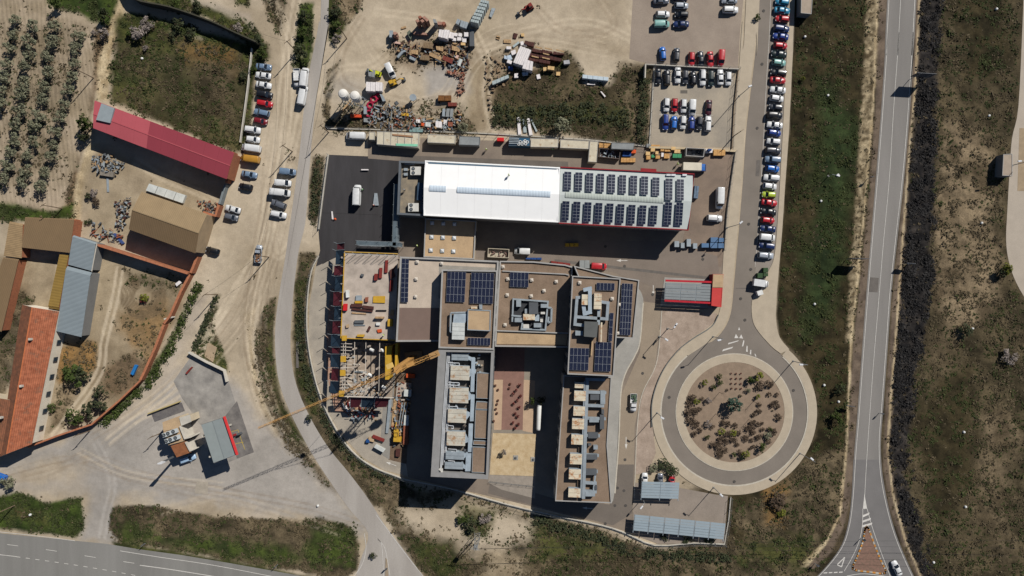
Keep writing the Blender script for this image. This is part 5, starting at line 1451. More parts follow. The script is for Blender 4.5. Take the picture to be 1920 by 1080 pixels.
def shed(name, label, cat, quad, h0, h1, mats, wall, ridge=.5, panels=None, over=.0):
    """gabled building: quad px NW NE SE SW at eaves height h0; ridge runs along the NW-NE direction"""
    q = [P(*c, h0) for c in quad]; c = np.mean(q, axis=0)
    r = thing(name, label, cat, (c[0], c[1], 0))
    MB().prism(inset(ccw(q),.25),0, h0 - .1).build('wall', wall, r)
    def lp(a, b, t): return (a[0] + (b[0] - a[0]) * t, a[1] + (b[1] - a[1]) * t)
    k = panels or 1
    for i in range(k):
        n0, n1 = lp(q[0], q[1], i / k), lp(q[0], q[1], (i + 1) / k - (.0006 if k > 1 else 0))
        s0, s1 = lp(q[3], q[2], i / k), lp(q[3], q[2], (i + 1) / k - (.0006 if k > 1 else 0))
        m0, m1 = lp(n0, s0, ridge), lp(n1, s1, ridge)
        for side, (a, b_, c_, d, za, zb) in enumerate(((n0, m0, m1, n1, h0, h1),(m0, s0, s1, m1, h1, h0))):
            if abs(za - zb) < 1e-6 and side == 0 and ridge <= 0: continue
            mb = MB(); t = .08
            mb.poly([(*a, za),(*b_, zb),(*c_, zb),(*d, za)]); mb.poly([(*d, za - t),(*c_, zb - t),(*b_, zb - t),(*a, za - t)])
            mb.poly([(*a, za - t),(*b_, zb - t),(*b_, zb),(*a, za)]); mb.poly([(*d, za),(*c_, zb),(*c_, zb - t),(*d, za - t)])
            mm = mats[side] if not callable(mats) else mats(i, side)
            mb.build('roof_panel' if k > 1 else 'roof', mm, r)
    if ridge > 0.05 and ridge < .95:
        m0, m1 = lp(q[0], q[3], ridge), lp(q[1], q[2], ridge)
        mb = MB(); mb.bar((*m0, h1 + .02),(*m1, h1 + .02),.28,.1); mb.build('ridge_cap', CREST if 'tile' in label else RED_ROOF2 if name == 'storage_shed' else mats[0] if not callable(mats) else PARA, r)
        for a, b_, m_ in ((q[0], q[3], m0),(q[1], q[2], m1)):
            mb = MB(); mb.prism([a, m_, b_, lp(m_, (c[0], c[1]),.01)], h0 - .12, [h0 - .09, h1 - .12, h0 - .09, h1 - .12]) if False else mb.poly([(*a, h0 - .09),(*m_, h1 - .09),(*b_, h0 - .09)]); mb.build('gable_end', wall, r)
    return r, q
r, q = shed('storage_shed', 'long storage shed with a red sheet roof below the green field', 'building', [(177,188),(439,286),(425,336),(174,240)], 5.8,6.1,
     lambda i, s: RED_ROOF2 if i < 4 else RED_ROOF, W_BRICK, .5, panels=10)
mb = MB(); mb.poly([(*P(*c_, 6.2),6.6) for c_ in ((191,194),(181,213 + 12),(207,231),(215,203))]); mb.prism([P(*c_, 6.2) for c_ in ((191,194),(181,225),(207,231),(215,203))], 6.0,6.55); mb.f = mb.f[1:]; mb.m = mb.m[1:]; mb.build('grey_roof_patch', mat('grey_patch_sheet', (150,160,164), var=.06), r)
r, q = shed('barn', 'barn with a brown two-slope roof south of the red shed', 'building', [(265,359),(388,401),(366,475),(241,430)], 6.4,8.0,(BARN_ROOF_SUNLIT, BROWN_ROOF), mat('tan_render', (176,154,124), var=.1),.5)
r, q = shed('open_shed', 'brown sheet shed at the left between two yards', 'building', [(47,407),(139,411),(130,474),(40,464)], 4.2,4.3,(BROWN_ROOF, BROWN_ROOF), W_BRICK, .02)
r, q = shed('open_shed', 'small tan shed at the left picture edge', 'building', [(18,415),(43,420),(40,484),(6,480)], 3.8,4.0,(mat('tan_sheet_roof', (164,138,102), var=.15, scale=.5, ribs=(math.radians(100),.5,.12)),) * 2, W_BRICK, .05)
r, q = shed('open_shed', 'dark brown shed running off the left edge below the tan one', 'building', [(6,482),(35,486),(2,622),(-40,610)], 3.6,3.7,(BROWN_ROOF, BROWN_ROOF), W_BRICK, .02)
r, q = shed('lean_to', 'narrow olive-yellow lean-to between yard and grey sheds', 'building', [(111,477),(128,478),(111,581),(91,578)], 3.4,3.9,(OLIVE_ROOF, OLIVE_ROOF), W_BRICK, .95)
r, q = shed('open_shed', 'upper blue-grey sheet shed beside the brick wall', 'building', [(138,441),(181,455),(171,508),(127,496)], 4.4,4.9,(GREY_SHEET, GREY_SHEET), W_GREY, .05)
MB().bar(P3(181.5,455,4.4), P3(171.5,509,4.4),.2,.2).build('gutter', WALL_PALE, r)
r, q = shed('open_shed', 'lower blue-grey sheet shed with a dark open end', 'building', [(126,499),(172,511),(152,632),(105,621)], 4.2,4.7,(GREY_SHEET, GREY_SHEET), W_GREY, .05)
# tiled farm building: ridge runs north-south
r, q = shed('farm_building', 'long farm building with an orange terracotta tile roof', 'building', [(110,584),(59,833),(-4,858),(41,571)], 5.0,6.6,(TILE_ROOF, TILE_ROOF2), mat('whitewash', (240,230,210), var=.08),.62)
pa, pb = [P(*c_, 5.0) for c_ in ((59,833),(110,584))]
windows(r, pa, pb, (1.4,),5.0,1.2,1.6)
r2, q = shed('farm_building', 'old terracotta tile roof cut by the left picture edge', 'building', [(30,752),(5,850),(-90,880),(-60,735)], 5.4,6.2,(TILE_ROOF2, TILE_ROOF2), W_CREAM, .5)
for px, py in ((56,636),(39,724),(1,783)):
    x, y = P(px, py, 7); MB().box(x, y, 6.4,.6,.6,1.0).build('chimney', WALL_PALE, r)
# brick walls
BW = mat('brick_wall_top', (186,120,86), var=.18, scale=1.5, fine=.15)
def gwall(name, label, px, h, t, m, cap=None, n=0, cat='wall'):
    pts = [P(*q) for q in (catmull(px, n) if n else px)]
    c = np.mean(pts, axis=0); r = thing(name, label, cat, (c[0], c[1], 0))
    wall_line(MB(), pts, 0, h, t).build('wall_body', m, r)
    wall_line(MB(), pts, h, h + .08, t + .08).build('coping', cap or m, r)
    return r
gwall('brick_wall', 'long brick wall from the grey shed to the barn corner', [(140,443),(362,513)], 3.4,.55, W_BRICK, BW)
gwall('brick_wall', 'short brick wall running down from the barn corner', [(377,482),(365,512)], 2.6,.6, W_BRICK, BW)
gwall('brick_wall', 'long brick wall bounding the circle-tracked yard', [(362,515),(345,547),(325,592),(314,606)], 2.2,.6, W_BRICK, BW)
gwall('brick_wall', 'brick wall running down beside the dark hedge', [(314,608),(296,655),(277,697),(270,711)], 2.2,.6, W_BRICK, BW)
gwall('brick_wall', 'brick wall curving to the tiled farm building', [(270,712),(230,750),(180,793),(120,813),(62,835)], 2.2,.4, W_BRICK, BW)
gwall('brick_wall', 'orange brick wall at the right end of the red shed', [(444,288),(431,345)], 2.6,.6, W_BRICK, BW)
gwall('brick_wall', 'brick wall right of the barn, above its corner', [(388,400),(411,406),(417,386)], 2.6,.7, W_BRICK, BW)
gwall('brick_wall', 'short orange wall at the corner of the brown open shed', [(146,412),(143,440)], 2.4,1.6, W_BRICK, BW)
gwall('sliding_gate', 'grey sheet gate beside the red shed', [(428,348),(417,384)], 2.2,.5, mat('grey_gate', (130,138,140)), None, cat='gate')
gwall('sliding_gate', 'grey sheet gate at the right of the brown barn', [(389,426),(380,452)], 2.2,.5, mat('grey_gate', (130,138,140)), None, cat='gate')
gwall('field_wall', 'tall curved block wall casting a dark band over the green field', [(236,-30),(262,6),(330,22),(400,46),(448,68),(488,86)], 3.6,.3, mat('block_wall_painted_shade', (70,68,54)), n=4)  # dark wall colour stands in for shade on its face
gwall('field_wall', 'thin pale wall at the right side of the green field', [(474,92),(466,165),(460,210),(452,268)], 1.0,.22, WALL_PALE)
gwall('station_wall', 'low white wall along the top right of the service station', [(357,660),(390,678),(423,694),(428,715)], 1.5,.3, WALL_PALE)
gwall('track_wall', 'short stub of wall at the foot of the long brick wall', [(312,598),(328,594)], 1.5,.35, WALL_PALE)
# service station
r, q = shed('fuel_canopy', 'grey two-field fuel canopy with a red front edge', 'canopy', [(422,782),(444,852),(400,868),(377,797)], 7.9,8.2,(mat('canopy_grey', (134,142,142), var=.04, fine=.03), mat('canopy_grey_pale', (150,158,156), var=.04, fine=.03)), W_GREY, .5)
for o in [o for o in bpy.data.objects if o.parent == r and o.name.startswith('wall')]: bpy.data.objects.remove(o)
MB().prism([P(*c_, 8) for c_ in ((376.5,796.5),(421.5,781.5),(444.5,852.5),(400,869))], 7.2,7.85).build('fascia', W_GREY, r)
mb = MB(); mb.bar(P3(420,781,8.1), P3(444.5,853,8.1),.45,.7); mb.build('red_sign_band', mat('red_band', (222,58,58), var=.05), r)
for px, py in ((392,812),(405,850),(425,800),(432,838)):
    x, y = P(px, py, 3); MB().box(x, y, 0,.4,.4,7.25).build('column', WALL_PALE, r)
xc = lambda *p: p
for i, c_ in enumerate(((440,815),(451,812))):
    x, y = P(*c_); MB().box(x, y, .03,1.0,.5,1.5,.35).build('fuel_pump', [RED_TRIM, DARKG][i], label='%s fuel pump in the yellow-framed bay' % ('left' if not i else 'right'), cat='fuel pump', group='fuel pumps')
for a, b_ in (((430,811),(446,806)),((446,806),(452,824)),((438,833),(456,829)),((452,824),(459,843))):
    marks(apron, [a, b_], .14,.06 + .004 * (a[0] % 5), n=0, name='yellow_line', m=mat('yellow_paint', (196,170,70)))
sheet('pump_apron', [(422,780),(444,752),(476,848),(444,860)], .05, mat('stained_concrete', (126,121,116), var=.3, scale=.4, c2=(96,92,90)), kind='structure')
kio = thing('kiosk', 'service kiosk with a stepped tan and rust roof and cream wall', 'building', (*P(333,818,3),0))
z7 = ZP(270,680,4.695)
for pts, h_, m_, nm in ((z7((160,525),(310,470),(325,570),(168,605)),5.4, R_TAN, 'roof'),(z7((168,608),(320,560),(355,690),(212,728)),5.2, R_TAN, 'roof'),(z7((232,735),(365,692),(412,790),(285,835)),4.8, mat('rust_tile', (150,96,62), var=.2, scale=1), 'roof'),
                       (z7((308,485),(400,458),(415,520),(325,558)),5.6, WALL_PALE, 'roof')):
    p_ = ccw([P(*c_, h_) for c_ in pts]); MB().prism(inset(p_, .1),0, h_ - .15).build('wall', W_CREAM, kio); MB().prism(p_, h_ - .15, h_).build(nm, m_, kio)
mb = MB(); wall_line(mb, [P(*c_, 5.8) for c_ in z7((312,560),(355,672),(408,655))], 0,5.8,.4); mb.build('screen_wall', WALL_PALE, kio)
mb = MB(); wall_line(mb, [P(*c_, 5.2) for c_ in z7((360,700),(402,782),(442,762))], 0,5.2,.3); mb.build('screen_wall', WALL_PALE, kio)
for i, c_ in enumerate(z7((182,637),(218,622),(264,605),(203,690),(238,676),(283,660))):
    o = fan_unit(c_[0], c_[1], 5.22,1.5,1.2,1.0,1, 'white cooler on the kiosk roof, %s in the %s row' % (ORD[i % 3], 'upper' if i < 3 else 'lower'),.3, mat('pale_cooler', (196,202,202), var=.08)); o['group'] = 'coolers on the kiosk roof'
mb = MB(); mb.prism([P(*c_) for c_ in z7((65,455),(330,350),(358,425),(92,522))], .0,.06); mb.build('wash_bay_floor', mat('dark_wash_bay', (84,80,82), var=.35, scale=.8, c2=(120,116,112)), kind='structure')
gwall('wash_bay_kerb', 'yellow-edged kerb above the dark wash bay', z7((45,445),(325,338)),.9,.25, mat('yellowish_kerb', (190,172,120)))
# totem sign
x, y = P(336,851,0)
tt_ = thing('totem_sign', 'tall slim sign mast whose shadow points left below the kiosk', 'sign', (x, y, 0))
MB().box(x, y, 0,.6,.3,9).build('mast', DARKG, tt_); MB().box(x, y, 9,1.1,.3,2.2).build('sign_head', mat('sign_white', (220,222,224)), tt_)
# red canopy station right, with ribbed grey panels
def carport(label, quad, n, z, m, frame=DARKG, slats=6):
    q = [Vector((*P(*c_, z),0)) for c_ in quad]; c = sum(q, Vector()) / 4
    r = thing('carport', label, 'carport', (c.x, c.y, 0))
    for i in range(n):
        for j in range(slats):
            u0, u1 = i / n + .006,(i + 1) / n - .006; v0, v1 = j / slats + .004,(j + 1) / slats - .012
            def at(u, v): return q[0].lerp(q[1], u).lerp(q[3].lerp(q[2], u), v)
            a = [at(u0, v0), at(u1, v0), at(u1, v1), at(u0, v1)]
            mb = MB(); mb.prism([(p.x, p.y) for p in a], z - .06, [z + .1, z + .1, z, z] if False else z + .02 * (j % 2)); mb.build('roof_panel', m, r)
    for i in range(n + 1):
        u = min(max(i / n, .003),.997); a = q[0].lerp(q[1], u); b_ = q[3].lerp(q[2], u); d = (b_ - a).normalized() * .6
        mb = MB(); mb.bar((a.x, a.y, z - .16),(b_.x + d.x, b_.y + d.y, z - .16),.16,.18); mb.build('beam', METAL, r)
        m_ = a.lerp(b_, .85); mb = MB(); mb.box(m_.x, m_.y, 0,.18,.18, z - .25); mb.build('post', METAL, r)
    return r
CP = mat('blue_grey_sheet', (150,164,172), var=.04, scale=.5, fine=.04)
carport('small carport with ten blue-grey sheets beside the roundabout', [(1204,903),(1274,905),(1272,936),(1202,934)], 2,2.9, CP)
carport('long carport of six blue-grey bays at the bottom right', [(1190,965),(1361,982),(1357,1012),(1187,995)], 6,2.9, CP)
r = carport('ribbed grey canopy with red edges beside the street', [(1248,530),(1336,533),(1333,565),(1246,561)], 3,3.0, mat('ribbed_grey', (140,146,148), var=.05))
for a, b_ in (((1248,526),(1338,529)),((1246,563.5),(1332,568))):
    MB().bar(P3(*a, 3.05), P3(*b_, 3.05),.55,.35).build('red_edge', mat('red_band2', (190,34,50), var=.1), r)
r, _ = building('site_kiosk', 'small red kiosk with a cream upper roof beside the ribbed canopy', 'building', [(1337,514),(1357,514),(1353,576),(1334,573)], 3.4, RED_TRIM, mat('red_kiosk_roof', (206,70,66), var=.06),(.15,.1, mat('red_kiosk_roof', (206,70,66))))
mb = MB(); mb.poly([P3(*c_, 3.5,3.56) for c_ in ((1337.5,514.5),(1356.5,514.5),(1355.5,539),(1336,539))]); mb.build('cream_roof', R_TAN, r)
MB().prism([P(*c_, .1) for c_ in ((1246,520),(1336,524),(1336,578),(1238,574))], 0,.14).build('grey_slab', CONC_GREY, kind='structure')
# small substations
for pts, h_, lb in ([(1503,-20),(1525,-20),(1522,26),(1502,24)], 3.0, 'cream hut cut by the picture top beside the parked row'),([(1882,289),(1899,288),(1899,330),(1880,329)], 3.0, 'grey utility hut left of the far right car park'):
    building('utility_hut', lb, 'hut', pts, h_, W_GREY, mat('hut_roof', (176,160,142), var=.1),(.15,.1, PARA))
# fences, lamps, poles
POST = mat('galvanised_post', (166,170,172), rough=.5, metal=.3)
WOOD = mat('weathered_wood', (128,110,90), var=.2, scale=2)
WIRE = mat('wire_mesh', (120,124,126), rough=.6)
def fence(label, px, h=1.9, sp=3.0, base=0, m=None, n=0, wall_m=None, group=None):
    pts = [P(*q) for q in (catmull(px, n) if n else px)]; c = np.mean(pts, axis=0)
    r = thing('fence', label, 'fence', (c[0], c[1], 0), group=group)
    if base: wall_line(MB(), pts, 0, base, .28).build('base_wall', wall_m or WALL_PALE, r)
    me = MB().box(0,0,0,.07,.07, h).mesh('post', POST)
    d = 0; L_ = [math.dist(a, b_) for a, b_ in zip(pts, pts[1:])]; tot = sum(L_); k = max(1, int(tot / sp)); off = parent_loc(r)
    for i in range(k + 1):
        t = tot * i / k; j = 0
        while j < len(L_) - 1 and t > L_[j]: t -= L_[j]; j += 1
        a, b_ = pts[j], pts[j + 1]; f = t / (L_[j] or 1)
        linkobj('post', me, r, (a[0] + (b_[0] - a[0]) * f - off.x, a[1] + (b_[1] - a[1]) * f - off.y, base))
    mb = MB()
    for z in (base + .15, base + h * .5, base + h - .05):
        for a, b_ in zip(pts, pts[1:]): mb.bar((*a, z),(*b_, z),.03)
    for a, b_ in zip(pts, pts[1:]):
        l = math.dist(a, b_); kk = int(l / .5)
        for i in range(kk):
            f = i / max(kk, 1); x, y = a[0] + (b_[0] - a[0]) * f, a[1] + (b_[1] - a[1]) * f
            mb.v += [(x, y, base + .1),(x + .012, y, base + .1),(x + .012, y, base + h - .05),(x, y, base + h - .05)]; i0 = len(mb.v) - 4
            mb.f.append((i0, i0 + 1, i0 + 2, i0 + 3)); mb.m.append(0)
    o = mb.build('mesh_panel', WIRE, r); o['kind'] = 'stuff'
    return r
fence('fence on a white base wall along the curved west side of the site', [(598,480),(584,510),(577,560),(576,620),(584,680),(602,745),(628,800),(660,845),(700,875),(745,893),(762,899)], base=.6, n=4)
fence('fence on a white base wall south of the complex up to the carports', [(762,899),(850,917),(950,945),(1040,966),(1130,985),(1175,1000),(1228,1022),(1300,1018),(1358,1020)], base=.6, n=3)
fence('fence at the right end of the carport yard', [(1358,1020),(1366,975),(1370,932)], base=.3)
fence('fence on a pale wall left of the fresh asphalt', [(616,290),(608,350),(598,430)], base=.8)
fence('fence along the storage yard above the white van', [(614,241),(700,243),(900,250),(1100,262),(1215,275)], base=.3)
fence('fence on a dark wall between yard and street pavement', [(1378,285),(1370,340),(1362,400),(1357,470)], base=.5, wall_m=mat('dark_base_wall', (84,80,78)))
fence('fence right of the walled parking lot', [(1384,133),(1376,200),(1372,278)], base=.5, wall_m=mat('tan_base_wall', (150,130,106)))
fence('fence on the pale wall at the top of the walled parking lot', [(1208,122),(1300,127),(1384,131)], base=1.0)
fence('fence left of the walled parking lot', [(1226,126),(1222,200),(1217,276)], base=.3)
fence('handrail beside the concrete landing south of the courtyard', [(918,903),(1003,912)], h=1.0, sp=2)
gwall('lot_wall', 'tan wall below the walled parking lot', [(1216,277),(1290,279),(1378,284)], .8,.5, mat('tan_base_wall', (150,130,106)), mat('tan_cap', (200,182,150)))
gwall('lot_wall', 'tall hedge-like screen wall left of the walled lot', [(1208,124),(1207,150)], 2.2,.25, WALL_PALE)
LAMPH = mat('lamp_head', (232,234,236), rough=.4)
def lamp(b_, hd, label, h=10.0, group='street lamps', two=None):
    x, y = P(*b_); r = thing('street_lamp', label, 'street lamp', (x, y, 0), group=group)
    MB().tube((x, y, 0),(x, y, h),.12,.07,8).build('pole', POST, r)
    MB().box(x, y, 0,.5,.5,.25).build('base', CONC_GREY, r)
    for t in [hd] + ([two] if two else []):
        hx, hy = P(*t, h + .4); d = Vector((hx - x, hy - y, 0)); 
        MB().tube((x, y, h - .3),(hx, hy, h + .35),.06, n=6).build('arm', POST, r)
        a = math.atan2(d.y, d.x); MB().box(hx, hy, h + .3,1.1,.5,.18, a, taper=.08).build('lamp_head', LAMPH, r)
lamp((1337,631),(1349,638), 'street lamp on the upper left pavement of the roundabout')
lamp((1232,774),(1242,784), 'street lamp at the left of the roundabout')
lamp((1487,677),(1503,684), 'street lamp at the upper right of the roundabout')
lamp((1500,850),(1523,861), 'street lamp at the lower right of the roundabout')
lamp((1338,914),(1353,929), 'street lamp below the roundabout by the carport yard')
lamp((1363,427),(1390,417), 'street lamp beside the yard fence left of the street')
lamp((1386,180),(1407,161), 'street lamp beside the walled parking lot')
lamp((1236,631),(1250,637), 'street lamp with small head on the edge of the pink gravel', 6.5)
lamp((1252,616),(1266,612), 'two-headed street lamp on the pink gravel', 6.0, two=(1268,609))
lamp((1204,935),(1203,952), 'short dark lamp beside the carports', 4.0)
lamp((1898,310),(1913,302), 'street lamp at the far right car park', 8.0)
lamp((1553,330),(1572,329), 'thin white lamp lying low in the green verge', 3.0)
def pole(b_, label, h=9.2, arm=None, m=None):
    x, y = P(*b_); r = thing('utility_pole', label, 'utility pole', (x, y, 0), group='utility poles')
    MB().tube((x, y, 0),(x, y, h),.15,.1,8).build('shaft', m or WOOD, r)
    a = arm if arm is not None else .6
    MB().bar((x - math.cos(a), y - math.sin(a), h - .4),(x + math.cos(a), y + math.sin(a), h - .4),.12).build('crossarm', m or WOOD, r)
    return (x, y, h - .3)
pol = {}
for k_, (b_, lb) in enumerate((((548,284), 'wooden pole beside the dirt track right of the red shed'),((556,97), 'wooden pole in the green strip between the tracks'),((650,72), 'wooden pole at the foot of the upper green strip'),
                               ((504,482), 'wooden pole beside the loaded pickup'),((408,552), 'wooden pole at the top of the narrow green wedge'),((175,146), 'wooden pole at the right edge of the olive grove'),
                               ((117,391), 'wooden pole at the lower right corner of the olive grove'),((27,948), 'wooden pole in the green corner at the bottom left'),((616,248), 'metal pole at the corner of the storage yard'),
                               ((168,808), 'leaning pole beside the wall end near the tiled building'),((302,812), 'thin pole left of the service kiosk'),((1376,255), 'pole at the lower right of the walled lot'))):
    pol[k_] = pole(b_, lb, 8.8 if k_ < 9 else 6.5)
def cable(a, b_, label, sag=1.2):
    a, b_ = Vector(a), Vector(b_); mb = MB(); pr = a; n = 10
    for i in range(1, n + 1):
        t = i / n; p = a.lerp(b_, t); p.z -= sag * 4 * t * (1 - t); mb.bar(pr, p, .035); pr = p
    mb.build('overhead_cable', mat('cable_black', (40,40,42)), label=label, cat='cable', group='overhead cables')
cable(pol[1], pol[0], 'cable between the green strip pole and the track pole'); cable(pol[0], pol[3], 'cable down the track to the pickup pole'); cable(pol[3], pol[4], 'cable from the pickup pole to the wedge pole')
cable(pol[2], pol[8], 'cable from the upper strip to the storage yard corner'); cable(pol[4], pol[9], 'cable from the wedge pole towards the tiled building'); cable(pol[1], (*P(478,70),8), 'cable from the green strip pole to the field wall')
# lattice pylon, bottom
x, y = P(895,1004); r = thing('lattice_pylon', 'pale lattice pylon in the dark bush at the bottom', 'pylon', (x, y, 0))
for i, (sx_, sy_) in enumerate(((-1,-1),(1,-1),(1,1),(-1,1))):
    MB().bar((x + sx_ * .8, y + sy_ * .8,0),(x + sx_ * .25, y + sy_ * .25,11),.1).build('leg', POST, r)
mb = MB()
for k in range(9):
    z0, z1 = k * 1.2, k * 1.2 + 1.2; w0, w1 = .8 - .05 * z0,.8 - .05 * z1
    for a, b_ in (((-1,-1),(1,-1)),((1,-1),(1,1)),((1,1),(-1,1)),((-1,1),(-1,-1))):
        mb.bar((x + a[0] * w0, y + a[1] * w0, z0),(x + b_[0] * w1, y + b_[1] * w1, z1),.05)
mb.build('bracing', POST, r)
for z, l in ((10.6,2.4),(9.4,1.6)):
    MB().bar((x - l / 2, y + .2, z),(x + l / 2, y - .2, z),.12).build('crossarm', POST, r)
MB().box(x, y, 8.2,1.0,.8,.9).build('transformer', POST, r)
for k, dy in enumerate((0,.5,1.0)):
    cable((x + 1, y + dy * .3,10.6),(*P(1990,1014 + k * 16,9),9), 'overhead wire running right from the lattice pylon, %s of three' % ORD[k], 2)
# road signs beside the country road
SIGNB = mat('sign_back', (86,90,96), rough=.5); SIGNF = mat('sign_blue', (40,70,120))
def roadsign(label, a, b_, z0, z1, posts=2):
    pa, pb = P(*a, z1), P(*b_, z1); c = ((pa[0] + pb[0]) / 2,(pa[1] + pb[1]) / 2); r = thing('road_sign', label, 'road sign', (*c, 0))
    wall_line(MB(), [pa, pb], z0, z1,.12).build('sign_panel', SIGNB, r)
    for t in ((.2,.8) if posts == 2 else (.5,)):
        x, y = pa[0] + (pb[0] - pa[0]) * t, pa[1] + (pb[1] - pa[1]) * t; MB().box(x, y - .12,0,.14,.1, z1 - .1).build('post', POST, r)
roadsign('wide direction sign over the burnt verge, upper right', (1721,136),(1757,138),2.6,6.0)
roadsign('wide direction sign left of the country road', (1598,484),(1632,485),2.4,5.4)
roadsign('small sign on the burnt verge below the middle', (1701,493),(1718,494),2.0,3.6)
roadsign('tiny sign left of the road at mid height', (1634,331),(1640,331),2.0,3.0,1)
roadsign('small sign at the left verge near the fork', (1589,761),(1604,763),1.6,2.6,1)
roadsign('small sign where the left lane meets the fork', (1533,1063),(1538,1062),1.5,2.6,1)
roadsign('small sign at the tip of the paved island', (1621,1016),(1625,1013),1.5,2.6,1)
roadsign('small sign at the right verge near the fork', (1655,777),(1659,776),1.4,2.4,1)
roadsign('small sign on the median left of the bottom junction', (721,1070),(725,1069),1.0,2.2,1)
roadsign('small sign on the highway edge at bottom left', (262,1026),(266,1022),1.4,2.4,1)
roadsign('small sign on the highway edge below the green mound', (513,1066),(517,1062),1.4,2.4,1)
# trees and shrubs
LEAFS = {'olive': leaf_mat('olive_leaves', (140,140,116),(92,94,72),.8), 'green': leaf_mat('green_leaves', (78,92,42),(44,54,26),.8), 'dark': leaf_mat('dark_leaves', (74,80,54),(46,52,36),.8),
         'brown': leaf_mat('brown_twigs', (98,83,68),(66,55,46),1.2), 'blue': leaf_mat('blue_needles', (84,108,92),(40,58,50),1.5), 'lime': leaf_mat('yellow_green_leaves', (134,136,50),(84,92,36),1),
         'grey': leaf_mat('grey_flower_twigs', (158,146,138),(112,104,98),1.4), 'burntleaf': leaf_mat('burnt_leaves', (60,56,52),(32,30,30),1), 'red': leaf_mat('red_leaves', (120,44,44),(84,34,36),1)}
BARK = mat('bark', (104,88,70), var=.25, scale=3)
CROWN = {}
def crown_mesh(kind, var):
    key = (kind, var)
    if key in CROWN: return CROWN[key]
    rg = np.random.default_rng(abs(hash(kind)) % 7 * 0 + sum(map(ord, kind)) * 10 + var)
    nb = {'blue': 16, 'olive': 13, 'brown': 9, 'grey': 12}.get(kind, 12)
    Vs, Fs, base = [], [], 0
    for k in range(nb):
        a = rg.uniform(0,2 * np.pi); rr = .72 * np.sqrt(rg.uniform(0.02,1)); zz = .35 + .5 * (1 - rr) + rg.uniform(-.12,.15)
        br = rg.uniform(.22,.40)
        n = 34
        d = rg.normal(size=(n, 3)); d /= np.linalg.norm(d, axis=1)[:, None]; d[:, 2] = np.abs(d[:, 2]) * 1.0 - .25
        C = np.array([rr * np.cos(a), rr * np.sin(a), zz]) + d * br * rg.uniform(.7,1.05, n)[:, None]
        nr = d + rg.normal(size=(n, 3)) * .5 + np.array([0,0,.5]); nr /= np.linalg.norm(nr, axis=1)[:, None]
        u = np.cross(nr, rg.normal(size=(n, 3))); u /= np.linalg.norm(u, axis=1)[:, None]; w = np.cross(nr, u)
        s = rg.uniform(.05,.12, n)[:, None] * (1.1 if kind != 'brown' else 1.25)
        V = np.stack([C - u * s, C + w * s * .6, C + u * s * 1.1, C - w * s * .7], 1).reshape(-1,3)
        Vs.append(V); Fs.append(np.arange(n * 4).reshape(-1,4) + base); base += n * 4
    CROWN[key] = add_mesh_np('crown', np.concatenate(Vs), np.concatenate(Fs), [LEAFS[kind]])
    return CROWN[key]
TRK = {}
def tree(px, py, rpx, kind, label, h=None, name=None, cat='tree', group=None, squash=1.0, rz=None):
    rad = rpx / S; h = h or rad * 1.6
    x, y = P(px, py, h * .55)
    r = thing(name or ('shrub' if h < 2.2 else kind_name(kind)), label, cat if h >= 2.2 else 'shrub', (x, y, 0), rnd.uniform(0,6.3) if rz is None else rz, group)
    v = rnd.randrange(4)
    c = linkobj('crown', crown_mesh(kind, v), r, (0,0, h * .05)); c.scale = (rad, rad * squash, h * .95)
    if v % 4 not in TRK:
        mb = MB(); rg = random.Random(v)
        mb.tube((0,0,-.05),(.03,.02,.45),.09,.06,6)
        for k in range(5):
            a = k * 1.26 + v; mb.tube((.03,.02,.4),(.45 * math.cos(a),.45 * math.sin(a),.72 + .1 * rg.random()),.045,.015,5)
        TRK[v] = mb.mesh('trunk', BARK)
    t = linkobj('trunk', TRK[v], r, (0,0,0)); t.scale = (rad, rad, h)
    return r
def kind_name(k): return {'olive': 'olive_tree', 'blue': 'conifer'}.get(k, 'leafy_tree')
cols = [[(30,38),(14,110),(0,200)], [(60,48),(48,140),(30,235),(8,335)], [(98,52),(90,130),(72,220),(42,345)], [(146,66),(138,130),(118,200),(75,348)]]
for ci, c in enumerate(cols):
    pl = catmull(c, 20); L_ = [0]
    for a, b_ in zip(pl, pl[1:]): L_.append(L_[-1] + math.dist(a, b_))
    n = int(L_[-1] / 25) + 1
    for i in range(n):
        t = L_[-1] * i / max(n - 1,1); j = min(range(len(L_)), key=lambda k: abs(L_[k] - t))
        tree(pl[j][0] + rnd.uniform(-3,3), pl[j][1] + rnd.uniform(-3,3), rnd.uniform(12.5,15.5), 'olive', 'olive tree, %s from the top in the %s column of the grove from the left' % (ORD[i], ORD[ci]),3.2 + rnd.uniform(-.4,.5), group='olive trees in the grove')
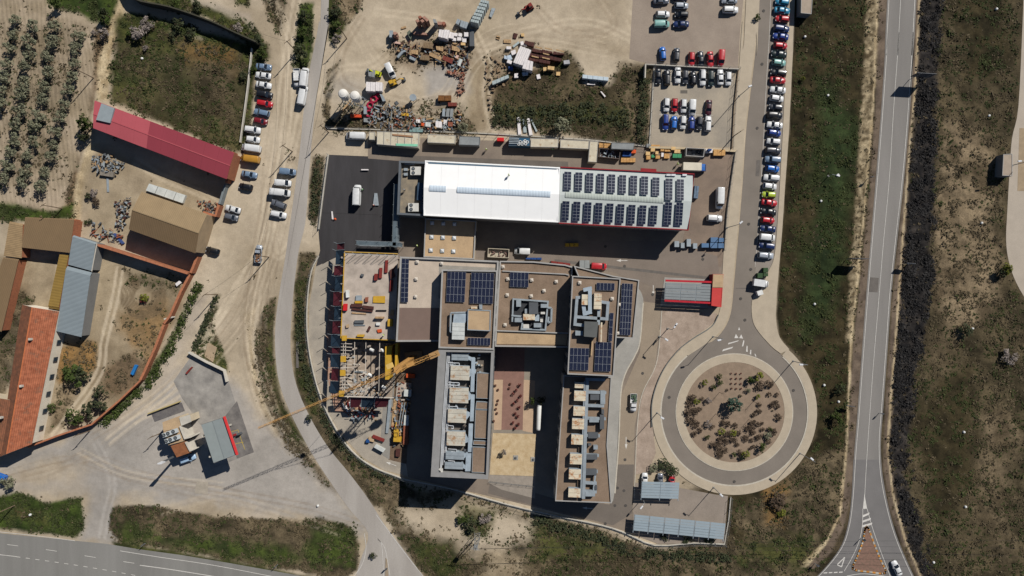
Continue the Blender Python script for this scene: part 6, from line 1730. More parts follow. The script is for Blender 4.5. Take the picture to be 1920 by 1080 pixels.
T = [(100,6,13, 'green', 'bright green tree at the top of the olive grove', 4),(196,26,12, 'dark', 'dark tree beside the sandy bank at the top', 4.5),(193,62,12, 'grey', 'grey leafless tree beside the sandy bank', 3),(176,62,7, 'grey', 'small grey bush left of the grey leafless tree', 1.5),
     (161,232,19, 'green', 'tall green tree at the left end of the red shed', 6),(155,255,12, 'dark', 'dark lower part beside the tall green tree', 4),
     (262,62,20, 'grey', 'large grey flowering bush in the green field', 2.6),(276,42,14, 'grey', 'grey flowering bush above the large one', 2.4),(243,65,9, 'green', 'green bush left of the grey flowering bush', 1.8),(272,90,7, 'grey', 'small grey bush below the flowering bushes', 1.2),
     (335,45,15, 'dark', 'dark bush in front of the field wall shadow', 2.5),(358,62,13, 'dark', 'dark bush right of the one before the wall shadow', 2),(322,68,10, 'dark', 'small dark bush below the wall shadow', 1.5),(370,8,14, 'dark', 'dark bush above the field wall', 2.4),
     (446,52,12, 'grey', 'greyish bush at the end of the field wall', 2),(330,8,12, 'green', 'green bush at the very top above the field wall', 2),(484,78,14, 'dark', 'dark bush at the right end of the field wall', 2.5),(492,100,13, 'green', 'green bush above the parked column of cars', 2.5),(472,130,9, 'green', 'green bush left of the upper parked cars', 2),
     (455,142,10, 'dark', 'dark bush inside the field near its pale wall', 1.8),(570,30,13, 'dark', 'upper bush of the green strip between tracks', 2.6),(566,60,13, 'green', 'middle bush of the green strip between tracks', 2.6),(564,96,15, 'dark', 'lower bush of the green strip between tracks', 3),(572,116,10, 'green', 'lowest bush of the green strip above the white van', 2),
     (626,20,13, 'dark', 'bush in the upper strip right of the paved track', 2.8),(628,50,13, 'green', 'green bush lower in the strip right of the paved track', 2.6),(632,72,10, 'grey', 'twiggy bush at the foot of the upper strip', 2),
     (133,708,26, 'green', 'large rounded green tree beside the tiled building', 4.5),(152,700,18, 'dark', 'dark round tree right of the large green one', 4),(186,736,14, 'dark', 'round dark tree in the lower yard', 4),(188,758,14, 'dark', 'round dark tree below the first in the lower yard', 4),
     (138,782,19, 'green', 'green tree beside the curved wall end', 4),(165,770,18, 'dark', 'dark green tree right beside the curved wall', 4),(95,765,10, 'green', 'small green bush at the terrace end', 1.8),(15,904,14, 'olive', 'olive-green tree below the tiled building at the left edge', 3.5),
     (175,362,10, 'grey', 'bare grey bush in the yard left of the barn', 2),(180,378,9, 'brown', 'brown twiggy bush below the bare grey one', 1.8),(165,368,8, 'dark', 'dark bush left of the bare grey bush', 1.8),(166,415,6, 'dark', 'small dark bush near the farm machines', 1.2),(160,417,5, 'green', 'tiny green bush near the farm machines', 1),
     (270,558,10, 'lime', 'pale green round shrub in the middle of the circular tracks', 1.6),(268,563,8, 'red', 'reddish shrub below the pale green round one', 1.2),(1888,503,12, 'lime', 'yellow-green tree at the edge of the far right car park', 3.5),(1882,510,11, 'dark', 'dark foliage left of the yellow-green tree', 3),
     (1570,785,13, 'green', 'round bush near the sandy verge right of roundabout', 3),(1575,732,11, 'dark', 'dark bush above the round bush on the verge', 2.5),(1811,622,16, 'dark', 'dark bush in the right field', 2.5),(1893,668,17, 'grey', 'grey bush at the right picture edge', 2.2),(1506,148,5, 'lime', 'tiny yellow-green bush in the upper verge', 1.5),
     (1420,32,8, 'green', 'palm-like bush beside the street pavement', 1.5),(1052,238,20, 'olive', 'spreading tree above the cream containers', 4.5),(885,985,17, 'dark', 'dark bush round the lattice pylon', 2.6),(868,975,14, 'green', 'green bush left of the lattice pylon', 2),(908,972,14, 'grey', 'grey bush right of the lattice pylon', 2),
     (1460,940,20, 'brown', 'reddish brown bush below the roundabout', 2.2),(1465,962,10, 'lime', 'yellow-green bush below the reddish bush', 1.4),(580,785,8, 'dark', 'dark bush under the crane jib', 2),(868,240,12, 'olive', 'bush at the right end of the scrap yard', 2.5),(700,1042,8, 'dark', 'thin dark plant on the highway mound', 1.6),
     (998,752,8, 'green', 'palm in the courtyard beside the tank', 3),(1014,750,10, 'dark', 'dark tree in the courtyard shade', 3),(945,848,7, 'grey', 'bare thin tree on the yellow sand', 2.5),(1245,870,16, 'dark', 'dark bushes between the small carport and the roundabout', 1.6),(1262,885,14, 'dark', 'dark bush above the small carport', 1.8),(1225,878,10, 'olive', 'olive bush at the end of the pink gravel', 1.5),
     (1245,1008,10, 'dark', 'low dark bush behind the long carport, left', 1),(1290,1012,12, 'dark', 'low dark bush behind the long carport, middle', 1),(1330,1015,10, 'dark', 'low dark bush behind the long carport, right', 1)]
for t_ in T: tree(t_[0], t_[1], t_[2], t_[3], t_[4], t_[5])
# courtyard planting
for i, (px, py) in enumerate(((974,722),(968,731),(962,738),(976,742),(970,750),(963,757),(973,764),(966,775),(971,780),(962,792),(972,795),(966,803))):
    tree(px, py, 3.6, 'red', 'small red-leaved shrub, %s from the top in the pink courtyard bed' % ORD[i], 1.1, group='red shrubs of the courtyard')
for i, (px, py) in enumerate(((929,723),(934,731),(934,751),(932,758),(930,767),(932,775),(926,790),(957,720),(955,728))):
    box_thing('planter', 'small brown planter, %s in the courtyard' % ORD[i], 'planter', rectpx(px - 1.6, py - 1.6, px + 1.6, py + 1.6),.08,.6, mat('planter_brown', (96,62,50)), 'courtyard planters')
# roundabout planting, from a close look
z8 = lambda a, b_: (1260 + a / 4.695,660 + b_ / 4.695)
RB = [(545,465,70, 'blue', 4.2),(290,270,28, 'lime', 1.8),(418,215,26, 'green', 1.4),(425,272,28, 'green', 1.4),(368,308,26, 'green', 1.4),(760,215,45, 'lime', 2.6),(705,255,40, 'green', 2.4),(770,300,50, 'brown', 1.2),(855,285,40, 'brown', 1.2),(860,370,22, 'brown', 1),
      (668,340,24, 'olive', 1.2),(752,395,26, 'lime', 1.5),(485,335,14, 'brown', .7),(605,388,15, 'dark', .8),(180,400,38, 'brown', 1.1),(150,455,34, 'brown', 1.1),(218,440,34, 'lime', 1.4),(260,415,24, 'brown', .9),(150,530,48, 'brown', 1.2),(205,520,36, 'brown', 1.1),(240,500,28, 'brown', 1),
      (165,610,44, 'brown', 1.2),(215,640,38, 'brown', 1.1),(200,715,30, 'brown', 1),(245,690,28, 'brown', .9),(320,430,30, 'grey', 1.5),(320,630,32, 'grey', 1.5),(355,655,24, 'brown', .9),(450,625,30, 'brown', 1),(495,635,30, 'brown', 1),(560,645,28, 'brown', 1),(435,700,34, 'lime', 1.3),
      (535,715,32, 'lime', 1.4),(485,720,30, 'brown', 1),(580,715,30, 'brown', 1),(440,770,44, 'brown', 1.1),(480,790,30, 'brown', 1),(545,770,36, 'brown', 1),(575,815,22, 'brown', .8),(370,815,36, 'brown', 1.1),(415,830,40, 'brown', 1.1),(460,870,36, 'brown', 1),(420,900,38, 'brown', 1),
      (312,748,26, 'green', 1.3),(545,905,24, 'green', 1.2),(600,885,32, 'brown', 1),(650,905,36, 'lime', 1.8),(620,925,26, 'dark', 1.5),(790,840,44, 'green', 2.2),(650,760,34, 'brown', 1),(705,775,22, 'brown', .8),(765,750,32, 'brown', 1),(715,710,28, 'brown', .9),(680,670,40, 'brown', 1),(725,630,48, 'brown', 1.2),
      (790,630,22, 'brown', .8),(800,680,24, 'brown', .8),(845,730,40, 'olive', 1.4),(865,680,24, 'green', 1.2),(850,780,32, 'brown', 1),(900,705,36, 'brown', 1),(935,575,38, 'brown', 1.1),(772,465,24, 'brown', .9),(765,525,32, 'brown', 1),(720,548,24, 'brown', .9),(885,465,30, 'brown', 1),(915,440,24, 'brown', .9),(930,478,26, 'brown', .9),(925,375,22, 'brown', .8),(885,515,9, 'dark', .5),
      (720,830,20, 'brown', .8),(690,850,16, 'brown', .7)]
seen = {}
CN = {'blue': 'blue-green conifer', 'lime': 'yellow-green shrub', 'green': 'green shrub', 'brown': 'brown twiggy shrub', 'olive': 'olive-green shrub', 'grey': 'grey leafless shrub', 'dark': 'small dark shrub'}
def sector(px, py):
    a = (math.degrees(math.atan2(RC[1] - py, px - RC[0])) + 360) % 360; s_ = ['right', 'upper right', 'top', 'upper left', 'left', 'lower left', 'bottom', 'lower right'][int((a + 22.5) // 45) % 8]
    d = math.hypot(px - RC[0], py - RC[1]); return s_, ('near the centre' if d < 38 else 'halfway out' if d < 66 else 'near the pavement')
for a, b_, r_, k_, h_ in RB:
    px, py = z8(a, b_); s_, d_ = sector(px, py); key = (k_, s_, d_); seen[key] = seen.get(key, 0) + 1
    lb = 'blue-green conifer at the centre of the roundabout' if k_ == 'blue' else '%s at the %s of the roundabout bed, %s' % (CN[k_], s_, d_) + ('' if seen[key] == 1 else ', %s such' % ORD[seen[key] - 1])
    o = tree(px, py, r_ / 4.695 * 1.12, k_, lb, h_ * .95, group=None if k_ == 'blue' else 'shrubs of the roundabout'); o.location.z = .1
for i in range(4):
    for j in range(3):
        px, py = z8(522 + j * 42 + (i % 2) * 3,190 + i * 44)
        o = tree(px, py, 2.3, 'red', 'tiny dark red plant, row %s, %s from left, in the small roundabout grid' % (ORD[i], ORD[j]),.5, group='grid of tiny red plants'); o.location.z = .1
for i, (px, py) in enumerate((z8(385,545), z8(418,355), z8(675,595), z8(715,435))):
    x, y = P(px, py); r = thing('thin_tree', 'leafless young tree on the roundabout, %s from the left' % ORD[i], 'tree', (x, y, .1),0, 'leafless young trees')
    MB().tube((x, y, .1),(x, y, 3.0),.06,.03,6).build('trunk', BARK, r)
    mb = MB()
    for k in range(14):
        a = k * 2.4; zz = 1.6 + k * .12; mb.tube((x, y, zz),(x + .8 * math.cos(a), y + .8 * math.sin(a), zz + .9),.02,.006,4, cap=False)
    mb.build('branches', BARK, r)
# hedge along the wall outside the yard and reeds beside the lot
def hedge(label, px, w, h, kind, step=.8):
    pts = [P(*q) for q in catmull(px, 6)]; rg = np.random.default_rng(len(label))
    L_ = sum(math.dist(a, b_) for a, b_ in zip(pts, pts[1:])); n = int(L_ / step * 3)
    cx, cy = [], []
    for k in range(n):
        t = rg.uniform(0, L_); j = 0
        ds = [math.dist(a, b_) for a, b_ in zip(pts, pts[1:])]
        while j < len(ds) - 1 and t > ds[j]: t -= ds[j]; j += 1
        a, b_ = pts[j], pts[j + 1]; f = t / ds[j]; nx_, ny_ = -(b_[1] - a[1]) / ds[j], (b_[0] - a[0]) / ds[j]; o = rg.uniform(-w / 2, w / 2)
        cx.append(a[0] + (b_[0] - a[0]) * f + nx_ * o); cy.append(a[1] + (b_[1] - a[1]) * f + ny_ * o)
    cx, cy = np.array(cx), np.array(cy); m = len(cx)
    V, Fq = leaf_cloud(cx, cy, np.zeros(m),12, np.full(m, .7), np.full(m, h) * rg.uniform(.5,1, m), np.full(m, .2), rg)
    linkobj('hedge', add_mesh_np('hedge', V, Fq, [LEAFS[kind]]), label=label, kind='stuff', cat='hedge')
hedge('dark green hedge along the outside of the yard wall', [(372,532),(340,612),(298,695),(240,755),(190,796)], 2.2,1.3, 'green')
hedge('dark reeds along the left side of the walled lot', [(1207,150),(1203,200),(1203,275)], 2.0,2.8, 'dark')
hedge('dark hedge along the west edge of the narrow green wedge', [(404,556),(388,600),(364,655)], 1.2,1.0, 'dark')
hedge('dense green growth in the scrub hollow above the containers', [(925,215),(1000,218),(1100,212),(1180,225)], 5.5,1.5, 'dark', .5)
hedge('dark scrub under the southern boundary fence', [(1000,975),(1100,1000),(1200,1035),(1370,1045)], 2.6,1.2, 'dark', .7)
hedge('brown scrub along the curved white fence', [(566,560),(565,640),(585,730),(625,815),(690,878),(745,906)], 2.2,1.0, 'dark', 1.0)
hedge('scrub strip left of the fresh asphalt', [(600,300),(595,360),(588,410)], 2.4,.9, 'dark', 1.0)
hedge('dark twiggy scrub down the burnt verge', [(1748,-20),(1738,120),(1728,300),(1718,500),(1702,700),(1690,850),(1712,980),(1745,1080)], 6.0,.4, 'burntleaf', 2.4)
bpy.data.objects[-1] if False else None
# stones and white litter
for i, (px, py) in enumerate(((1868,17),(1552,179),(1854,217),(1509,69),(1840,418),(1539,377),(1571,328),(1527,570),(1823,616),(1750,1054),(1807,810),(1545,722),(1572,753),(267,110),(57,965),(596,948),(1810,950))):
    x, y = P(px, py); r = thing('white_marker', 'small round white marker on the grass, %s of those counted from the top rows' % ORD[i], 'marker', (x, y, 0),0, 'white ground markers')
    mb = MB(); mb.lathe(0,0, [(.34,0),(.36,.3),(.3,.5),(.15,.58)], 10); mb.build('cap', mat('white_cap', (232,232,228)), r, world=False)
x, y = P(1422,549); MB().box(x, y, .03,1.6,1.3,1.6,.3).build('white_cabinet', mat('white_cap', (232,232,228)), label='white cabinet beside the street at the pavement corner', cat='cabinet')
# construction site
SLAB = mat('fresh_slab_concrete', (196,182,168), var=.12, scale=.35, fine=.1, c2=(164,152,140))
YEL = mat('yellow_formwork', (206,162,50), var=.12, scale=1.2)
DRK = mat('dark_red_net', (88,28,40), var=.2, scale=2); DBL = mat('dark_blue_net', (32,54,72), var=.2, scale=2)
REDB = mat('red_steel', (132,48,42), var=.15); ORNG = mat('orange_paint', (214,90,42), var=.15)
PLANK = mat('sawn_timber', (190,160,120), var=.25, scale=2, c2=(150,118,84)); DPLANK = mat('dark_timber', (84,48,42), var=.25, scale=2)
HS = 7.0
z1 = ZP(600,440,5.4); z2 = ZP(600,620,4.155)
def pit(*pts, h): return [P(*q, h) for q in pts]
c_ = P(695,560, HS); st = thing('building_under_construction', 'unfinished floor slab with yellow edges west of the offices', 'construction site', (*c_, 0))
slab_px = [(646,471),(746,475),(741,639),(638,635)]
MB().prism(ccw(pit(*slab_px, h=HS)), HS - .35, HS).build('floor_slab', SLAB, st)
for f in (0,.33,.66,1):
    for g in (0.03,.35,.65,.97):
        px = 640 + 100 * f; py = 478 + 155 * g; x, y = P(px, py, HS); MB().box(x, y, 0,.45,.45, HS - .36).build('column', SLAB, st)
for a, b_ in (((646,472),(746,476)),((646,472),(639,634)),((639,634),(741,638))):
    MB().bar(P3(*a, HS + .15), P3(*b_, HS + .15),.2,.35).build('edge_form', YEL, st)
MB().prism(ccw(pit((640,640),(741,644),(735,745),(636,742), h=1.5)),1.2,1.5).build('lower_slab', mat('old_slab_concrete', (176,160,142), var=.25, scale=.8, c2=(138,124,110)), st)
for i, (a, b_) in enumerate(((662,655),(690,650),(712,658),(662,690),(706,692),(664,722),(700,722),(724,735),(650,735))):
    x, y = P(a, b_, HS + 1); MB().box(x, y, 1.52,.4,.4, HS - .3).build('column', SLAB, st)
for i in range(7):
    x, y = P(652 + i * 15,476.5 + i * .6, HS); MB().bar((x, y, HS),(x - .2, y + .3, HS + 3.4),.12).build('guard_post', METAL, st); MB().bar((x, y, HS + 3.2),(x + 1.6, y - .2, HS),.07).build('guard_brace', METAL, st)
for i in range(10):
    x, y = P(646 - i * .7,484 + i * 16, HS); MB().bar((x, y, HS),(x - .5, y, HS + 1.8),.09).build('guard_post', METAL, st)
MB().prism(ccw(pit((722,650),(735,648),(730,712),(722,712), h=HS)),1.52, HS).build('wall_form', YEL, st)
MB().prism(ccw(pit((741,644),(746,644),(744,690),(740,690), h=HS)),3.0, HS - .1).build('wall_form', YEL, st)
for px, py in ((643,673),(642,699),(640,738)):
    MB().prism(ccw(pit((px - 5, py - 5),(px + 5, py - 5),(px + 5, py + 6),(px - 5, py + 6), h=HS)), HS - .5, HS - .2).build('yellow_table', YEL, st)
mb_w = mat('pale_beam', (214,204,190), var=.1)
me_n = 0
for i in range(15):        # joists seen edge to edge
    y_ = 644 + i * 6.4; MB().bar(P3(639, y_ + rnd.uniform(-.5,.5), HS - .6), P3(660, y_ + .8, HS - .6),.16).build('joist', mb_w, st)
for i in range(18):
    a = (648 + i * 2.6,742 - (i % 3)); MB().bar(P3(a[0] - 6, a[1], HS - 1.2), P3(a[0] + 10, a[1] - 17 - rnd.uniform(0,8), HS - 1.2),.12).build('joist', mb_w, st)
for i, x_ in enumerate((644,648,665,686,712)):
    MB().bar(P3(x_, 640, HS - .8), P3(x_ - 2,742, HS - .8),.14).build('beam', mb_w, st)
MB().bar(P3(638,743, HS - .4), P3(738,746, HS - .4),.3,.25).build('edge_form', mb_w, st)
for i in range(12):
    a = (rnd.uniform(655,715), rnd.uniform(655,735)); w_ = rnd.uniform(3,16)
    MB().prism(ccw(pit((a[0], a[1]),(a[0] + w_, a[1] + 1),(a[0] + w_, a[1] + 3),(a[0], a[1] + 2), h=4)),1.52,2.0).build('plank', rnd.choice([PLANK, mb_w, METAL, DPLANK]), st)
for i in range(4):
    a = ((693,655),(713,656),(690,702),(716,725))[i]; MB().tube(P3(a[0], a[1], 6,5.6), P3(a[0] + 7, a[1] + 3,6,5.8),.45, n=10).build('column_form', mat('white_cap', (232,232,228)), st)
# safety nets, each with its curved arm
seg = [(455,468,0,-11),(468,497,1,0),(497,517,0,0),(517,546,1,0),(546,574,0,0),(574,601,1,0),(601,627,0,0),(627,651,1,0),(651,664,0,0),(664,690,1,0),(690,715,0,0),(715,739,1,0)]
def wx(y): return 646 - (y - 470) * .045
for i, (y0, y1, k, o) in enumerate(seg):
    xa, xb = wx(y0) - 1, wx(y1) - 1; out = 16 + (i * 7 % 5)
    t0 = P3(xa, y0, HS); t1 = P3(xb, y1 - .6, HS); o0 = P3(xa - out, y0 + 1, HS, HS - 1.6); o1 = P3(xb - out, y1 - 1, HS, HS - 1.6)
    r = thing('safety_net', '%s safety net, %s from the top along the left slab edge' % ('blue' if k else 'dark red', ORD[i]), 'safety net', t0, group='safety nets of the slab edge')
    mid = tuple((a + b_ + c + d) / 4 for a, b_, c, d in zip(t0, t1, o0, o1)); mid = (mid[0], mid[1], mid[2] - .5)
    mb = MB()
    for tri_ in ((t0, t1),(t1, o1),(o1, o0),(o0, t0)): mb.poly([tri_[0], tri_[1], mid])
    nn = len(mb.v); mb.build('net', DBL if k else DRK, r)
    mb = MB(); mb.bar(t0, o0,.1); mb.bar(o0,(o0[0] - .6, o0[1] + .3, o0[2] + 1.6),.1); mb.build('arm', METAL, r)
for i, (x0, x1, k) in enumerate(((657,678,0),(678,703,1),(703,730,0))):
    t0 = P3(x0,746, HS - 1, HS - 1); t1 = P3(x1,747, HS - 1, HS - 1); o0 = P3(x0 - 2,765, HS - 2, HS - 2.6); o1 = P3(x1 - 6,764, HS - 2, HS - 2.6)
    r = thing('safety_net', '%s safety net, %s from the left along the bottom slab edge' % ('blue' if k else 'dark red', ORD[i]), 'safety net', t0, group='safety nets of the slab edge')
    mb = MB(); mb.poly([t0, o0, o1, t1]); mb.build('net', DBL if k else DRK, r); mb = MB(); mb.bar(t0, o0,.1); mb.build('arm', METAL, r)
# platform under the nets, left and bottom
sheet('rubble_strip', [(620,540),(640,545),(632,740),(700,770),(690,778),(628,772),(612,700),(612,620)], .05, mat('pinkish_rubble', (188,150,128), var=.25, scale=.8, fine=.2), kind='structure')
# scaffold on the top side
def scaffold(label, px, hgt, sp=2.5, d=1.2):
    pts = [P(*q, hgt) for q in px]; c = np.mean(pts, axis=0); r = thing('scaffold', label, 'scaffold', (*c, 0)); a, b_ = Vector(pts[0]), Vector(pts[1]); n_ = (b_ - a).normalized(); pr = Vector((-n_.y, n_.x)) * d; k = max(1, int((b_ - a).length / sp))
    for i in range(k + 1):
        p = a.lerp(b_, i / k)
        for q in (p, p + pr): MB().tube((q.x, q.y, 0),(q.x, q.y, hgt + 1),.05, n=6).build('standard', METAL, r)
    for z in np.arange(2, hgt + 1.1,2):
        for q0, q1 in ((a, b_),(a + pr, b_ + pr)): MB().bar((q0.x, q0.y, z),(q1.x, q1.y, z),.06).build('ledger', METAL, r)
        MB().prism([tuple(a + pr * .1), tuple(b_ + pr * .1), tuple(b_ + pr * .9), tuple(a + pr * .9)], z + .04, z + .1).build('board', mat('scaffold_board', (96,110,118), var=.2), r)
scaffold('scaffold with blue boards above the unfinished slab', [(668,459),(750,462)], 6)
scaffold('scaffold against the blue-grey patio wall, left of the hall', [(739,345),(735,462)], 6)
# things lying on the slab
def item(name, label, cat, pts, z, h, m, group=None):
    return box_thing(name, label, cat, pts, z, z + h, m, group)
S_ = HS + .01
for nm, lb, ct, pts, h_, m_, g in (
    ('beam_stack', 'upright red steel stack near the top of the slab', 'steel', z1((660,258),(688,258),(680,385),(652,385)),.5, REDB, None),('beam_stack', 'red steel stack below and left of the first', 'steel', z1((600,335),(628,335),(622,440),(594,440)),.6, REDB, None),
    ('beam_stack', 'short red box stack left on the slab', 'steel', z1((550,395),(583,395),(575,462),(543,462)),.8, REDB, None),('beam_stack', 'dark red angled heap at the right edge of the slab', 'steel', z1((702,360),(735,340),(760,420),(710,455)),.7, DPLANK, None),
    ('beam_stack', 'red stack at the lower right of the upper slab', 'steel', z1((708,460),(738,460),(728,575),(702,575)),.5, REDB, None),('beam_stack', 'diagonal red beams reaching the office wall', 'steel', z1((735,345),(765,310),(768,320),(740,358)),.4, REDB, None),
    ('white_bin', 'white round-ended bin at the left edge of the slab', 'bin', z1((258,562),(288,562),(290,635),(262,638)),1.1, mat('white_cap', (232,232,228)), None),('red_bin', 'red crate at the left edge of the slab', 'crate', z1((235,700),(272,700),(268,768),(230,768)),1.0, mat('bright_red', (216,30,34)), None),
    ('formwork_panel', 'large yellow formwork panel on the slab', 'formwork', z1((538,622),(658,622),(656,692),(534,688)),.3, YEL, None),('formwork_panel', 'yellow panel in front of grey frames on the slab', 'formwork', z1((352,670),(428,670),(428,695),(350,695)),.5, YEL, None),
    ('formwork_panel', 'yellow upright box at the right of the slab', 'formwork', z1((685,855),(732,855),(730,930),(682,928)),1.1, YEL, None),('formwork_panel', 'flat yellow panel near the bottom edge of the slab', 'formwork', z1((375,1012),(450,1012),(440,1036),(372,1034)),.8, YEL, None),
    ('timber_stack', 'wide dark red timber stack, left half', 'timber', z1((312,700),(422,700),(422,735),(310,733)),.6, DPLANK, None),('timber_stack', 'wide dark red timber stack, right half', 'timber', z1((432,715),(540,728),(538,760),(430,745)),.6, DPLANK, None),
    ('timber_stack', 'long thin dark stack under the wide ones', 'timber', z1((322,742),(530,768),(528,785),(320,762)),.5, DPLANK, None),('timber_stack', 'pale planks below the dark stacks', 'timber', z1((320,785),(465,798),(465,808),(320,800)),.25, PLANK, None),
    ('timber_stack', 'short black beam right of the stacks', 'timber', z1((565,762),(670,762),(670,775),(565,775)),.3, BLK, None),('timber_stack', 'grey frames behind the yellow panel', 'timber', z1((362,615),(420,615),(420,668),(358,668)),.5, METAL, None),
    ('timber_stack', 'grey slats stack in the lower left of the slab', 'timber', z1((348,868),(440,866),(440,898),(346,896)),.6, DARKG, None),('timber_stack', 'thin grey slat pair below the grey slats', 'timber', z1((345,912),(455,912),(455,920),(345,920)),.3, METAL, None),
    ('timber_stack', 'tan boards above the dark shadow in the lower slab', 'timber', z1((555,830),(645,832),(640,850),(553,848)),1.2, PLANK, None),('crate', 'small rust crate above the slab middle', 'crate', z1((455,635),(485,632),(482,682),(452,680)),.7, mat('rust_box', (150,88,64)), None),
    ('crate', 'small dark crate alone on the upper slab', 'crate', z1((415,395),(440,400),(435,425),(410,420)),.6, DARKG, None),('crate', 'white crate with dark top on the lower slab', 'crate', z1((568,890),(605,890),(605,920),(565,918)),.6, mat('white_cap', (232,232,228)), None),
    ('crate', 'orange tools heap on the lower slab', 'crate', z1((575,962),(620,955),(625,988),(585,992)),.4, ORNG, None),('crate', 'cream sack at the lower left of the slab', 'sack', z1((258,915),(290,905),(290,940),(262,945)),.5, R_TAN, None),
    ('timber_stack', 'diagonal dark planks in the lower slab', 'timber', z1((495,925),(515,935),(490,985),(470,975)),.4, DPLANK, None),('formwork_panel', 'tan and yellow boards at the right slab edge', 'formwork', z1((712,762),(748,762),(745,820),(708,818)),.4, PLANK, None),
    ('formwork_panel', 'yellow corner panel at the bottom left of the slab', 'formwork', z1((222,1022),(268,1022),(265,1075),(220,1075)),.5, YEL, None)):
    item(nm, lb, ct, pts, S_, h_, m_)
# slewing crane
CR = mat('crane_yellow', (196,148,84), var=.1, scale=2)
HC = 28.0
mx, my = P(746,693, HC)
cr = thing('tower_crane', 'yellow tower crane whose long jib reaches over the perimeter road', 'crane', (mx, my, 0))
mb = MB(); w_ = .7
for a in (-w_, w_):
    for b_ in (-w_, w_): mb.bar((mx + a, my + b_, .6),(mx + a, my + b_, HC - 1.5),.16)
nz = 14; dz = (HC - 2.1) / nz
for k in range(nz):
    z0, z1_ = .6 + k * dz, .6 + (k + 1) * dz
    for (a0, b0),(a1, b1) in (((-w_, -w_),(w_, -w_)),((w_, -w_),(w_, w_)),((w_, w_),(-w_, w_)),((-w_, w_),(-w_, -w_))):
        mb.bar((mx + a0, my + b0, z0),(mx + a1, my + b1, z1_),.08); mb.bar((mx + a0, my + b0, z0),(mx + a1, my + b1, z0),.08)
mb.build('mast', CR, cr)
MB().box(mx, my, 0,5.0,3.8,.6,.1).build('base_platform', mat('crane_base', (176,148,112)), cr)
tip = Vector((*P(484,803, HC), HC)); tail = Vector((*P(822,662, HC), HC)); top = Vector((mx, my, HC)); d = (tip - top).normalized(); sd_ = Vector((-d.y, d.x, 0))
def lattice(name, a, b_, w0, w1, hh0, hh1, n):
    mb = MB(); P0 = []
    for k in range(n + 1):
        t = k / n; p = a.lerp(b_, t); w = w0 + (w1 - w0) * t; h = hh0 + (hh1 - hh0) * t
        P0.append((p + sd_ * w / 2, p - sd_ * w / 2, p + Vector((0,0, h))))
    for k in range(n):
        for j in range(3): mb.bar(P0[k][j], P0[k + 1][j], .075)
        mb.bar(P0[k][0], P0[k][1], .05); mb.bar(P0[k][0], P0[k + 1][1], .05); mb.bar(P0[k][0], P0[k + 1][2], .05); mb.bar(P0[k][1], P0[k + 1][2], .05)
    return mb.build(name, CR, cr)
lattice('jib', top + d * 1.0, tip, .95,.5,1.0,.45,24); lattice('counter_jib', top - d * 1.0, tail, 1.3,1.0,1.0,.7,7)
MB().box(mx, my, HC - 1.5,1.8,1.8,1.6, math.atan2(d.y, d.x)).build('slewing_unit', CR, cr)
cb = top + d * 1.6 - sd_ * 1.6; MB().box(cb.x, cb.y, HC - 1.6,1.4,1.2,1.9, math.atan2(d.y, d.x)).build('cab', mat('crane_cab', (226,190,110)), cr)
apex = top + Vector((0,0,5.5)); mb = MB()
for s_ in (-1,1):
    for e_ in (-.8,.8): mb.bar(top + sd_ * (.6 * s_) + d * e_, apex, .14)
mb.build('tower_head', CR, cr)
for t, nm in ((top.lerp(tip, .55) + Vector((0,0,1)), 'tie_bar'),(tail - d * -.5, 'tie_bar')): MB().bar(apex, t, .07).build(nm, CR, cr)
q = tail + d * 1.2; MB().box(q.x, q.y, HC - 1.5,2.4,1.4,1.8, math.atan2(d.y, d.x)).build('counterweight', mat('ballast', (178,140,92)), cr)
q = top - d * 3.4; MB().box(q.x, q.y, HC + .1,1.8,1.0,.8, math.atan2(d.y, d.x)).build('winch', CR, cr)
q = top.lerp(tip, .35); MB().box(q.x, q.y, HC - .5,1.2,1.0,.3, math.atan2(d.y, d.x)).build('trolley', DARKG, cr); MB().bar((q.x, q.y, HC - .5),(q.x, q.y, 14),.05).build('hoist_rope', BLK, cr); MB().box(q.x, q.y, 13.3,.4,.3,.7).build('hook_block', CR, cr)
